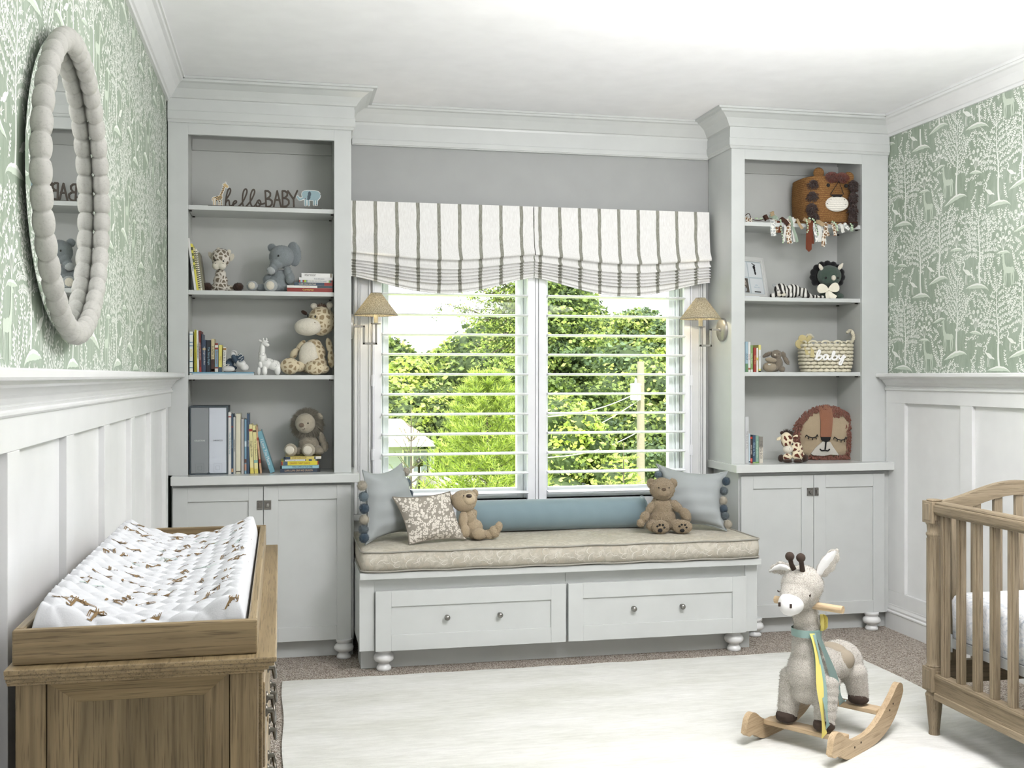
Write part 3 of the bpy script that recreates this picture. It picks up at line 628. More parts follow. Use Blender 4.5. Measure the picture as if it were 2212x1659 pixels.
def sconce(xw, s, lx, yp, label):
    """bracket from the cabinet side at x=xw; s=-1 reaches left, +1 reaches right; shade axis at x=lx"""
    zp = 1.600; t = thing('wall_sconce', label, 'wall lamp', (xw, yp, zp))
    R90 = Matrix.Rotation(math.pi / 2 * s, 4, 'Y')
    mb = MB(); mb.lathe([(.062, 0), (.062, .011), (.059, .015), (0, .015)], (0, 0, 0), 40, M=Matrix.Translation((xw, yp, zp)) @ R90); build(mb, 'wall_plate', M_SCON, t, world=True)
    mb = MB(); xm = xw + s * .070; r = .0052; zb = 1.515
    mb.lathe([(.010, 0), (.010, .008), (.006, .012), (0, .012)], (0, 0, 0), 16, M=Matrix.Translation((xw + s * .014, yp, zp)) @ R90)
    def bar(a, b):
        a, b = Vector(a), Vector(b); mb.box((min(a.x, b.x) - r, min(a.y, b.y) - r, min(a.z, b.z) - r), (max(a.x, b.x) + r, max(a.y, b.y) + r, max(a.z, b.z) + r))
    bar((xw + s * .016, yp, zp), (xm, yp, zp)); bar((xm, yp, zp), (xm, yp, zb)); bar((xm, yp, zb), (lx, yp, zb)); bar((lx, yp, zb), (lx, yp, 1.612))
    build(mb, 'arm', M_SCON, t, world=True, bevel=.001)
    mb = MB(); mb.lathe([(0, 0), (.024, .002), (.027, .006), (.022, .006), (.010, .004), (.010, .010), (.0, .010)], (lx, yp, 1.610), 24); build(mb, 'drip_tray', M_SCON, t, world=True)
    mb = MB(); mb.lathe([(.0105, 0), (.0105, .052), (.0, .052)], (lx, yp, 1.618), 16); build(mb, 'candle_sleeve', M_CANDLE, t, world=True)
    mb = MB(); mb.ell((lx, yp, 1.690), (.011, .011, .020), n=12); bo = build(mb, 'bulb', M_BULB, t, world=True)
    mb = MB(); mb.lathe([(.110, 0), (.109, .003), (.026, .112), (.024, .112), (.107, .003), (.108, 0), (.110, 0)], (lx, yp, 1.655), 48, cap=False); sh = build(mb, 'lamp_shade', M_SHADE, t, world=True)
    mb = MB(); mb.tube([(lx + .109 * math.cos(a), yp + .109 * math.sin(a), 1.656) for a in [2 * math.pi * k / 48 for k in range(49)]], .0014, 6, cap=False); mb.tube([(lx + .025 * math.cos(a), yp + .025 * math.sin(a), 1.767) for a in [2 * math.pi * k / 24 for k in range(25)]], .0012, 6, cap=False); build(mb, 'shade_rim', plain('dark_bronze_rim', (92, 84, 70), .5), sh, world=True)
    lamp('sconce_light', 'POINT', (lx, yp, 1.705), (0, 0, 0), 2.4, (1, .84, .58), shadow_soft_size=.012)
    return t
sconce(.338, 1, .468, 5.44, 'candle-style wall lamp with speckled cone shade beside the left bookcase')
sconce(2.31, -1, 2.182, 5.43, 'candle-style wall lamp with speckled cone shade and round plate on the right bookcase')
# ================================================================ DRESSER, TRAY, PAD, MIRROR
OAK = dict(light=(146, 128, 96), dark=(114, 98, 71), pore=(66, 54, 38))
W_X = wood('greige_oak_grain_across', 'X', **OAK); W_Y = wood('greige_oak_grain_lengthwise', 'Y', **OAK, rough=.36); W_Z = wood('greige_oak_grain_upright', 'Z', **OAK)
M_PULL = plain('aged_pewter_pull', (92, 88, 80), .3, .9)
t = thing('dresser', 'weathered brown oak dresser with iron drawer pulls against the left wall', 'dresser', (-.235, 2.70, 0))
DX0, DX1, DY0, DY1, DZ = -.470, -.006, 2.028, 3.377, .842
mb = MB()
for k, (o, za, zb) in enumerate(((0, DZ - .010, DZ), (-.004, DZ - .018, DZ - .010), (-.014, DZ - .027, DZ - .018), (-.022, DZ - .034, DZ - .027))):
    mb.box((DX0, DY0 - o, za), (DX1 + o, DY1 + o, zb))
build(mb, 'top', W_Y, t, world=True, bevel=.0025)
bx0, bx1, by0, by1 = DX0 + .012, DX1 - .034, DY0 + .034, DY1 - .034
mb = MB()
mb.box((bx0 + .04, by0 + .052, .14), (bx1 - .004, by1 - .052, DZ - .034)); build(mb, 'carcass', W_Z, t, world=True)
for (xa, xb) in ((bx0, bx0 + .050), (bx1 - .050, bx1)):
    for (ya, yb) in ((by0, by0 + .04), (by1 - .04, by1)):
        mb = MB(); mb.box((xa, ya, .11), (xb, yb, DZ - .034)); mb.lathe([(.014, 0), (.020, .03), (.024, .07), (.024, .085), (.020, .09), (.024, .10), (.024, .115)], ((xa + xb) / 2, (ya + yb) / 2, 0), 20)
        build(mb, 'corner_post', W_Z, t, world=True, bevel=.002)
for ya, d in ((by0 + .006, 1), (by1 - .006, -1)):
    # mitred bevel moulding around a recessed end panel
    mb = MB(); xa, xb, za, zb = bx0 + .052, bx1 - .052, .13, DZ - .036; w, dp = .048, .034 * d
    o = [(xa, za), (xb, za), (xb, zb), (xa, zb)]; i_ = [(xa + w, za + w), (xb - w, za + w), (xb - w, zb - w), (xa + w, zb - w)]
    for k in range(4):
        k2 = (k + 1) % 4; e = .0016
        mb.add([(o[k][0], ya, o[k][1]), (o[k2][0], ya, o[k2][1]), (i_[k2][0], ya + dp, i_[k2][1]), (i_[k][0], ya + dp, i_[k][1])], [(0, 1, 2, 3)], 0 if k % 2 == 0 else 1)
    build(mb, 'panel_moulding', [W_X, W_Z], t, world=True)
    mb = MB(); mb.box((xa + w - .002, ya + dp - .002 * d, za + w - .002), (xb - w + .002, ya + dp + .010 * d, zb - w + .002)); build(mb, 'end_panel', wood('greige_oak_cathedral_grain', 'Z', (134, 118, 88), (106, 92, 66), (62, 51, 36), 1.0, .9), t, world=True)
# three rows of two drawers in the long front, bail pulls
rows = ((.135, .335), (.345, .560), (.570, .795)); ymid = (by0 + by1) / 2
for za, zb in rows:
    for ya, yb in ((by0 + .052, ymid - .012), (ymid + .012, by1 - .052)):
        mb = MB(); x = bx1 - .006; mb.box((x, ya, za), (x + .014, yb, zb)); mb.box((x + .012, ya + .03, za + .03), (x + .018, yb - .03, zb - .03)); d = build(mb, 'drawer', W_Y, t, world=True, bevel=.003)
        zc = (za + zb) / 2 + .012
        for yc in (ya + (yb - ya) * .22, ya + (yb - ya) * .78):
            mb = MB(); x = bx1 + .012; w = .045
            for s in (-1, 1): mb.lathe([(.012, 0), (.012, .003), (.006, .005), (.005, .014), (0, .016)], (0, 0, 0), 14, M=Matrix.Translation((x, yc + s * w, zc)) @ Matrix.Rotation(math.pi / 2, 4, 'Y'))
            mb.tube([(x + .012, yc - w, zc), (x + .014, yc - w * .98, zc - .012), (x + .016, yc - w * .75, zc - .026), (x + .017, yc - w * .3, zc - .031), (x + .017, yc + w * .3, zc - .031), (x + .016, yc + w * .75, zc - .026), (x + .014, yc + w * .98, zc - .012), (x + .012, yc + w, zc)], .0042, 8)
            build(mb, 'bail_pull', M_PULL, d, world=True)
# ---- tray
t = thing('changing_tray', 'oak changing tray with low sides lying on top of the dresser', 'tray', (-.25, 2.71, DZ)); TX0, TX1, TY0, TY1, TZ0, TZ1 = -.462, -.041, 2.055, 3.36, DZ + .001, .905
T_ = .017
mb = MB(); mb.box((TX0 + T_, TY0 + T_, TZ0), (TX1 - T_, TY1 - T_, TZ0 + .006)); build(mb, 'tray_base', W_X, t, world=True)
for ya in (TY0, TY1 - T_): mb = MB(); mb.box((TX0, ya, TZ0), (TX1, ya + T_, TZ1)); build(mb, 'end_board', W_X, t, world=True, bevel=.003)
for xa in (TX0, TX1 - T_): mb = MB(); mb.box((xa, TY0 + T_, TZ0), (xa + T_, TY1 - T_, TZ1)); build(mb, 'side_board', W_Y, t, world=True, bevel=.003)
# ---- quilted contoured pad
M_QUILT = plain('white_quilted_cotton', (196, 198, 200), .95, spec=.1, bump=.25, bscale=350, bdist=.0012); M_GIR = plain('brown_giraffe_print', (120, 98, 66), .95); M_GIR2 = plain('dark_brown_giraffe_print', (72, 52, 34), .95); M_GRN = plain('pale_green_grass_print', (176, 190, 184), .95)
PX0, PX1, PY0, PY1, PZ = TX0 + T_ + .006, TX1 - T_ - .004, TY0 + T_ + .012, TY1 - T_ - .105, TZ0 + .009
def pad_z(u, v):
    """u across 0..1, v along 0..1"""
    side = .045 + .062 * (abs(2 * u - 1)) ** 1.9; side *= (1 - .18 * max(0, abs(2 * u - 1) - .82) / .18)
    edge = min(1, (min(u, 1 - u) / .035)) ** .5; ends = min(1, (min(v, 1 - v) / .022)) ** .5
    x, y = u * .36, v * 1.15
    q = abs(math.sin(math.pi * (x + y) / .062)) ** .5 * abs(math.sin(math.pi * (x - y) / .062)) ** .5
    wr = .35 * math.sin(y * 210 + 9 * math.sin(x * 26) + 4 * math.sin(y * 31)) + .25 * math.sin(y * 390 + x * 60 + 5 * math.sin(x * 40))
    side += .0105 * q + .0022 * wr * (1 if .03 < v < .97 else 0)
    if v < .10 : side -= .012 * (1 - v / .10) ** 2
    return PZ + max(.002, side * (.30 + .70 * min(edge, ends)))
def pad_p(u, v, lift=0):
    puff = .012; ex = 0
    return (PX0 + (PX1 - PX0) * u, PY0 + (PY1 - PY0) * v, pad_z(u, v) + lift)
mb = MB(); NU, NV = 110, 330; P = []
us = [(.5 - .5 * math.cos(math.pi * (i / NU))) * .35 + .65 * i / NU for i in range(NU + 1)]
for j in range(NV + 1):
    v = j / NV; P.append([pad_p(u, v) for u in us])
P = [[(x, y, PZ) for x, y, z in P[0]]] + P + [[(x, y, PZ) for x, y, z in P[-1]]]
mb.grid(P, 0, True)
def giraffe_print(mb, fr, u, v, s, a, m1=1, m2=2):
    """small spotted giraffe, drawn flat on the cloth"""
    ca, sa = math.cos(a), math.sin(a)
    def q(pts, m): mb.add([fr(u + s * (x * ca - y * sa), v + s * (x * sa + y * ca)) for x, y in pts], [tuple(range(len(pts)))], m)
    q([(-.4, .5), (.3, .55), (.35, .8), (-.35, .8)], m1); q([(.15, .7), (.35, .7), (.62, 1.6), (.5, 1.65)], m1); q([(.48, 1.55), (.85, 1.5), (.8, 1.66), (.5, 1.75)], m1)
    for x in (-.38, -.22, .12, .26): q([(x, 0), (x + .07, 0), (x + .1, .55), (x, .55)], m1)
    for x, y in ((-.25, .66), (-.05, .7), (.12, .64), (.32, .95), (.42, 1.2), (-.1, .56)): q([(x - .06, y), (x, y + .06), (x + .06, y), (x, y - .06)], m2)
rg = random.Random(8)
frp = lambda x, y: pad_p(min(.98, max(.02, (x - PX0) / (PX1 - PX0))), min(.985, max(.012, (y - PY0) / (PY1 - PY0))), .0016)
for i in range(85):
    u, v = rg.uniform(.06, .94), (i + rg.random()) / 85 * .95 + .02
    x, y = PX0 + u * (PX1 - PX0), PY0 + v * (PY1 - PY0)
    giraffe_print(mb, frp, x, y, rg.uniform(.020, .027), rg.choice((0, .4, -.5, 3.1, 1.6)) + rg.uniform(-.3, .3), *((1, 2) if rg.random() < .8 else (3, 3)))
for i in range(6):
    x0 = PX0 + .03 + i * .055
    giraffe_print(mb, lambda x, y: (x, PY0 - .0006, PZ + y), x0, .002, .012, 0)
own(mb, 'changing_pad', [M_QUILT, M_GIR, M_GIR2, M_GRN], 'white quilted contoured changing pad printed with small giraffes, lying in the tray', 'changing pad', fix=False, loc=((PX0 + PX1) / 2, (PY0 + PY1) / 2, PZ))
# ---- mirror: oval glass inside a ring of carved scallops
mc = NT('mirror_silver', .0, 1.0); mc.b.inputs['Base Color'].default_value = (.86, .88, .86, 1)
W_MIR = wood('whitewashed_grey_wood', 'Y', (176, 175, 169), (168, 167, 161), (156, 155, 148), .6, .25, .6)
MY, MZ, MA, MBb = 2.769, 1.800, .388, .344
t = thing('wall_mirror', 'tall oval mirror in a scalloped whitewashed wooden frame on the left wall', 'mirror', (XL, MY, MZ))
mb = MB(); n = 72; X = XL + .020
mb.prism([(MA * math.cos(2 * math.pi * k / n), MBb * math.sin(2 * math.pi * k / n)) for k in range(n)], lambda x, y, d: (X - d, MY + x, MZ + y), .01); build(mb, 'mirror_glass', mc.m, t, world=True)
mb = MB(); arc = []; N = 2400; s = 0; pa = None
for i in range(N + 1):
    a = 2 * math.pi * i / N; p = (MA * math.cos(a), MBb * math.sin(a))
    if pa: s += math.hypot(p[0] - pa[0], p[1] - pa[1])
    arc.append((s, a)); pa = p
ribs = 44; per = 14; P = []; j = 0
for i in range(ribs * per):
    target = arc[-1][0] * i / (ribs * per)
    while arc[j][0] < target: j += 1
    a = arc[j][1]; c = Vector((0, MA * math.cos(a), MBb * math.sin(a))); nrm = Vector((0, math.cos(a) / MA, math.sin(a) / MBb)).normalized()
    r = .70 + .30 * abs(math.sin(math.pi * i / per)) ** .5; row = []
    for k in range(18):
        b = 2 * math.pi * k / 18; row.append(tuple(Vector((XL + .040, MY, MZ)) + c + nrm * (.0285 * r * math.cos(b)) + Vector((1, 0, 0)) * (.0225 * r * math.sin(b))))
    P.append(row)
P.append(P[0]); mb.grid(P, 0, True, wrap=True)
build(mb, 'scalloped_frame', W_MIR, t, world=True)
# ================================================================ CRIB
CR_ = dict(light=(146, 132, 110), dark=(116, 103, 82), pore=(78, 66, 50))
C_X = wood('crib_oak_grain_across', 'X', **CR_); C_Y = wood('crib_oak_grain_lengthwise', 'Y', **CR_); C_Z = wood('crib_oak_grain_upright', 'Z', **CR_)
KX0, KX1, KY1, KY0 = 2.400, 3.105, 3.655, 2.28
t = thing('crib', 'weathered oak baby crib with slatted sides and turned legs at the right edge', 'crib', ((KX0 + KX1) / 2, (KY0 + KY1) / 2, 0))
POST = [(.018, 0), (.021, .012), (.019, .030), (.020, .034), (.031, .150), (.033, .160), (.027, .170), (.030, .178)]
POST2 = [(.029, .262), (.031, .270), (.027, .276), (.028, .300), (.029, .55), (.0265, .752), (.030, .758), (.030, .764), (.026, .770), (.0275, .795), (.031, .800), (.031, .806)]
def crib_post(x, y):
    mb = MB(); mb.lathe(POST, (x, y, 0), 28); mb.lathe(POST2, (x, y, 0), 28); w = .031; mb.box((x - w, y - w, .176), (x + w, y + w, .264)); mb.box((x - w, y - w, .804), (x + w, y + w, .885))
    for dx, dy in ((-1, 0), (1, 0), (0, -1), (0, 1)):       # raised tablet on each face of the blocks
        for za, zb in ((.815, .876), (.186, .254)):
            a = (x + dx * (w + .002) - (abs(dy)) * .018 - abs(dx) * .0005, y + dy * (w + .002) - abs(dx) * .018 - abs(dy) * .0005, za); b = (x + dx * (w - .004) + abs(dy) * .018, y + dy * (w - .004) + abs(dx) * .018, zb); mb.box(a, b)
    mb.lathe([(.024, .885), (.028, .887), (.028, .891), (0, .893)], (x, y, 0), 24)
    for k in range(16): a = 2 * math.pi * k / 16; mb.tube([(x + .027 * math.cos(a), y + .027 * math.sin(a), .30), (x + .0268 * math.cos(a), y + .0268 * math.sin(a), .745)], .0022, 5)
    build(mb, 'leg', C_Z, t, world=True, bevel=.0015)
for x in (KX0, KX1):
    for y in (KY1, KY0): crib_post(x, y)
for x in (KX0, KX1):
    mb = MB(); y0, y1 = KY0 + .03, KY1 - .03
    mb.box((x - .020, y0, .836), (x + .022, y1, .886)); mb.box((x - .026, y0, .844), (x + .014, y1, .876)); build(mb, 'top_rail', C_Y, t, world=True, bevel=.006)
    mb = MB(); mb.box((x - .018, y0, .165), (x + .018, y1, .245)); mb.box((x - .024, y0, .150), (x + .020, y1, .176)); mb.box((x - .022, y0, .228), (x + .018, y1, .240)); build(mb, 'bottom_rail', C_Y, t, world=True, bevel=.003)
    k = 0; y = KY1 - .070
    while y > KY0 + .06:
        mb = MB(); mb.box((x - .010, y - .017, .24), (x + .010, y + .017, .839)); mb.box((x - .014, y - .007, .245), (x - .009, y + .007, .836)); build(mb, 'slat', C_Z, t, world=True, bevel=.002); y -= .0945; k += 1
for y, rear in ((KY1, 1), (KY0, 0)):
    mb = MB(); n = 24; xa, xb = KX0 + .028, KX1 - .028; top = []; bot = []
    for i in range(n + 1):
        u = i / n; x = xa + (xb - xa) * u; hh = .070 * math.sin(math.pi * u) ** 1.55; top.append((x, .886 + hh)); bot.append((x, .832 + hh))
    for i in range(n): mb.prism([bot[i], bot[i + 1], top[i + 1], top[i]], lambda a, b, d: (a, y - .014 + d, b), .028)
    build(mb, 'arched_rail', C_X, t, world=True)
    mb = MB(); mb.box((xa, y - .014, .20), (xb, y + .014, .285)); build(mb, 'end_rail', C_X, t, world=True, bevel=.003)
    x = xa + .055
    while x < xb - .03:
        u = (x - xa) / (xb - xa); mb = MB(); mb.box((x - .017, y - .009, .28), (x + .017, y + .009, .84 + .070 * math.sin(math.pi * u) ** 1.55)); build(mb, 'slat', C_Z, t, world=True, bevel=.002); x += .092
mb = MB(); mb.box((KX0 + .026, KY0 + .03, .362), (KX1 - .026, KY1 - .02, .378)); mb.box((KX0 + .024, KY0 + .03, .350), (KX0 + .030, KY1 - .02, .384)); build(mb, 'mattress_support', plain('pale_metal_frame', (196, 198, 196), .4, .5), t, world=True)
mb = MB(); mb.box((KX0 + .018, KY1 - .075, .335), (KX0 + .026, KY1 - .05, .40)); mb.lathe([(.011, 0), (.011, .006), (0, .007)], (0, 0, 0), 14, M=Matrix.Translation((KX0 + .017, KY1 - .062, .352)) @ Matrix.Rotation(-math.pi / 2, 4, 'Y')); build(mb, 'bracket', plain('pale_metal_frame', (196, 198, 196), .4, .5), t, world=True)
def sheet_mat():
    k = NT('white_sheet_with_grey_marbled_print', .95, spec=.1); v = k.coord((1, .6, 1)); n = k.noise(v, 16, 5, .65, 2.5)
    k.color(k.ramp(n, [(.3, (160, 170, 182)), (.42, (222, 226, 231)), (.52, (243, 244, 246)), (.62, (206, 212, 221)), (.75, (240, 242, 245))])); k.bump(k.noise(k.coord((1, 1, .3)), 22, 3), .5, .02); return k.m
mb = MB(); x0, x1, y0, y1 = KX0 + .034, KX1 - .034, KY0 + .04, KY1 - .028; R = []
for off, z in ((-.25, .380), (-.01, .380), (0, .386), (.0, .45), (.002, .52), (-.004, .535), (-.014, .545), (-.05, .549), (-.25, .550)):
    base = rrect(x0 - off, x1 + off, y0 - off, y1 + off, .05 if off > -.2 else .01); ring = []
    for i in range(len(base)):
        (ax, ay), (bx_, by_) = base[i], base[(i + 1) % len(base)]; st = 40 if i % 7 == 6 else 1
        for k in range(st):
            px, py = ax + (bx_ - ax) * k / st, ay + (by_ - ay) * k / st; wv = .004 * math.sin(px * 70 + py * 55 + z * 40) if .39 < z < .54 else 0
            ring.append((px + wv * .5, py + wv * .5, z))
    R.append(ring)
mb.grid(R, 0, True, wrap=True); mb.add(R[-1], [tuple(range(len(R[-1])))], 0); mb.add(R[0], [tuple(range(len(R[0])))], 0)
own(mb, 'crib_mattress', sheet_mat(), 'crib mattress in a white sheet with grey marbled print', 'mattress', fix=False)
# ================================================================ RUG
def rug_mat():
    k = NT('pale_ivory_rug', 1.0, spec=.05); v = k.coord((.18, 1, 1)); n = k.noise(v, 60, 5, .7); n2 = k.noise(k.coord((.3, 1, 1)), 5, 4, .6)
    a = k.ramp(n, [(.3, (206, 206, 201)), (.7, (224, 224, 220))]); b = k.ramp(n2, [(.35, (224, 225, 216)), (.65, (255, 255, 255))])
    m = k.n('ShaderNodeMix', {'Factor': .5}, data_type='RGBA', blend_type='MULTIPLY'); k.l(a, m.inputs[6]); k.l(b, m.inputs[7]); k.color(m.outputs[2])
    k.bump(k.noise(k.coord((.25, 1, 1)), 220, 3, .7), .8, .004); return k.m
mb = MB(); RX0, RX1, RY0, RY1 = .01, 2.705, .6, 4.888; n = 150; P = []
def rug_z(x, y):
    d = math.hypot(x - KX0 - .03, y - KY1 + .05); z = .012 + .003 * math.sin(x * 2.1 + y * 1.3)
    z += .016 * math.exp(-((d - .22) / .07) ** 2) * (1 if y < KY1 + .1 else .3) * (.5 + .5 * math.sin(math.atan2(y - KY1, x - KX0) * 3 + 1.5))
    return max(z, .010)
for j in range(n + 1):
    y = RY0 + (RY1 - RY0) * j / n; P.append([(RX0 + (RX1 - RX0) * i / n + .004 * math.sin(y * 9) * (i in (0, n)), y + .004 * math.sin(i * .4) * (j in (0, n)), rug_z(RX0 + (RX1 - RX0) * i / n, y) if 0 < i < n and 0 < j < n else .010) for i in range(n + 1)])
mb.grid(P, 0, True)
edge = [P[0][i] for i in range(n + 1)] + [P[j][n] for j in range(1, n + 1)] + [P[n][i] for i in range(n - 1, -1, -1)] + [P[j][0] for j in range(n - 1, 0, -1)]
mb.grid([[(x, y, .0) for x, y, z in edge + edge[:1]], [(x, y, z) for x, y, z in edge + edge[:1]]], 0, False)
own(mb, 'rug', rug_mat(), 'large plain ivory area rug over the speckled carpet', 'rug', fix=False)
# ================================================================ OUTSIDE THE WINDOW
GZ = -5.0
def leafmat(name, c1, c2, tr=.35):
    k = NT(name, .6, spec=.2); n = k.noise(k.coord(), 1.7, 3); c = k.ramp(n, [(.35, c1), (.65, c2)]); k.color(c)
    tl = k.n('ShaderNodeBsdfTranslucent', {'Color': c}); ms = k.n('ShaderNodeMixShader', {'Fac': tr, 1: k.b.outputs[0], 2: tl.outputs[0]}); k.l(ms.outputs[0], k.t.nodes['Material Output'].inputs['Surface']); return k.m
L_DK = leafmat('dark_leaves', (72, 88, 60), (98, 116, 74)); L_MD = leafmat('mid_green_leaves', (122, 142, 82), (156, 174, 100)); L_LT = leafmat('bright_leaves', (182, 198, 110), (216, 226, 136)); L_LM = leafmat('lime_new_growth', (172, 194, 84), (208, 222, 120)); L_BL = leafmat('blue_green_needles', (106, 128, 98), (138, 160, 120))
M_BARK = plain('grey_brown_bark', (96, 88, 78), .9, bump=.6, bscale=12, bdist=.05)
g = MB(); g.box((-160, YW + 3, GZ - 1), (220, 260, GZ)); 
def lawn_mat():
    k = NT('sunlit_lawn_grass', .95, spec=.1); v = k.coord(); k.color(k.ramp(k.noise(v, .6, 5, .7), [(.35, (150, 176, 74)), (.65, (196, 214, 108))])); k.bump(k.noise(v, 9, 3), .6, .1); return k.m
structure(g, 'lawn', lawn_mat())
g = MB(); g.prism([(at(700, 1042, 70).x, 66), (at(1100, 1042, 70).x, 70), (at(1100, 1042, 72).x, 62), (at(700, 1050, 60).x, 60)], lambda x, y, d: (x, y, GZ + .02 + d), .03); structure(g, 'driveway', plain('pale_concrete', (226, 216, 204), .8))
def leaves(mb, c, r, n, size, rg, mats, flat=1.0, shell=.35, up=.5):
    """loose blades filling the outer part of a rounded crown"""
    for i in range(n):
        d = Vector((rg.gauss(0, 1), rg.gauss(0, 1), rg.gauss(0, 1))).normalized(); q = (1 - shell) + shell * rg.random()
        p = Vector(c) + Vector((d.x * r[0], d.y * r[1], d.z * r[2])) * q
        a = Vector((rg.uniform(-1, 1), rg.uniform(-1, 1), rg.uniform(-.6, .6))).normalized(); nn = (d * .7 + Vector((rg.uniform(-1, 1), rg.uniform(-1, 1), rg.uniform(-.2, 1)))).normalized()
        b = a.cross(nn).normalized(); s = size * rg.uniform(.6, 1.3)
        mb.add([p - a * s * .5, p + b * s * .32, p + a * s * .5, p - b * s * .32], [(0, 1, 2, 3)], mats[int(rg.random() ** 1.0 * len(mats)) % len(mats)])
def tree(name, label, cat, base, h, cr, seed, pal, nclump=26, nleaf=520, lsize=.32, trunk=.22, group=None, crown0=.22, conifer=False):
    rg = random.Random(seed); t = thing(name, label, cat, base, group=group)
    mb = MB(); tip = (rg.uniform(-.03, .03) * h, 0, h * .92)
    mb.tube([(0, 0, 0), (tip[0] * .3, 0, h * .3), (tip[0] * .6, .0, h * .6), tip], [trunk, trunk * .8, trunk * .5, trunk * .12], 8)
    cl = []
    for i in range(nclump):
        zz = crown0 + (1 - crown0) * (i + .5) / nclump; w = cr * ((1.05 - zz) * 1.1 if conifer else math.sin(math.pi * min(1, max(.12, (zz - crown0) / (1 - crown0) * .86 + .12))) ** .6)
        a = i * 2.4 + rg.uniform(-.5, .5); c = Vector((math.cos(a) * w * rg.uniform(.35, .8), math.sin(a) * w * rg.uniform(.35, .8), zz * h * .93))
        rr = cr * rg.uniform(.28, .45) * (.6 if conifer else 1); cl.append((c, rr)); mb.tube([(tip[0] * zz, 0, c.z - rr * .7 - .03 * h), tuple(c * .98)], [trunk * .32 * (1.1 - zz), trunk * .08], 5)
    build(mb, 'trunk', M_BARK, t, fix=False)
    mb = MB()
    for c, rr in cl:
        mb.ell(c, (rr * .72, rr * .72, rr * (.3 if conifer else .55)), n=8, mi=0); pl = rg.choice(pal); leaves(mb, c, (rr * (1.3 if conifer else 1), rr * (1.3 if conifer else 1), rr * (.5 if conifer else .8)), nleaf, lsize, rg, pl, shell=.5)
    build(mb, 'foliage', [L_DK, L_MD, L_LT, L_LM, L_BL], t, fix=False); return t
A = (1, 1, 0, 2); B = (0, 0, 1, 1); C_ = (2, 1, 2, 3); D_ = (4, 4, 0, 1); E_ = (3, 2, 3, 3)
specs = [  # px, top v, distance Y, half width m, palette list, kind, label, seed
    (838, 742, 96, 5.2, (A, B, A), 0, 'dark rounded tree in the far treeline, rising above the left lamp shade arm', 1),
    (905, 772, 98, 4.6, (A, D_, A), 0, 'lower tree of the far treeline behind the small yellow-green tree', 2),
    (960, 758, 100, 5.0, (A, B, C_), 0, 'tree of the far treeline with a thin spire beside its crown', 3),
    (1015, 745, 92, 5.2, (A, C_, D_), 0, 'mid green tree of the far treeline, right of the spire', 4),
    (1085, 700, 74, 5.6, (B, A, B), 0, 'dense dark tree behind the lime pine sapling', 5),
    (880, 782, 80, 3.6, (E_, C_, C_), 0, 'small round yellow-green tree in front of the far treeline', 6),
    (850, 850, 76, 4.6, (A, C_, A), 0, 'leafy green tree directly behind the tan house roof', 7),
    (945, 850, 72, 4.4, (A, C_, B), 0, 'leafy tree between the house roof and the lime pine sapling', 8),
    (1200, 560, 46, 5.0, (B, D_, A), 1, 'tall dark pine with a leaning trunk, leftmost in the right-hand window', 9),
    (1225, 590, 60, 5.8, (A, D_, B), 1, 'tall broad pine behind the leaning one in the right-hand window', 10),
    (1310, 690, 84, 5.0, (D_, A, B), 0, 'blue-green tree of the distant row in the middle of the right window', 11),
    (1375, 655, 66, 5.0, (C_, D_, A), 1, 'tall sunlit pine with yellow-green sprays behind the power pole', 12),
    (1448, 668, 62, 3.8, (C_, A, D_), 1, 'loose green pine at the right edge of the right window', 13),
    (1330, 760, 56, 4.6, (A, C_, D_), 0, 'spreading tree with bare dark lower branches behind the transformer', 14),
    (1440, 800, 50, 3.8, (A, A, C_), 0, 'leafy green tree right of the power pole', 15),
    (1205, 862, 34, 2.6, (C_, A, E_), 0, 'bright leafy maple in the lower left of the right window', 16),
    (1310, 905, 60, 3.6, (E_, E_, C_), 0, 'yellow-lime shrub glowing behind the power pole', 17),
    (1150, 800, 60, 4.2, (A, B, A), 0, 'dark leafy tree behind the middle post of the shutters', 18),
    (1465, 900, 44, 3.2, (A, D_, B), 0, 'dark green tree at the lower right edge of the right window', 19),
    (1260, 800, 66, 4.6, (B, A, D_), 0, 'deep green tree between the maple and the power pole', 20),
]
for u, v, Y, cr, pal, kind, lb, sd in specs:
    p = at(u, v, Y); h = p.z - GZ
    tree('pine_tree' if kind else 'leafy_tree', lb, 'tree', (p.x, Y, GZ), h, cr, sd, pal, nclump=int(30 + h), nleaf=520 if Y > 50 else 640, lsize=.0056 * Y if not kind else .0050 * Y, trunk=.3, group=None, conifer=bool(kind), crown0=.12 if not kind else .3)
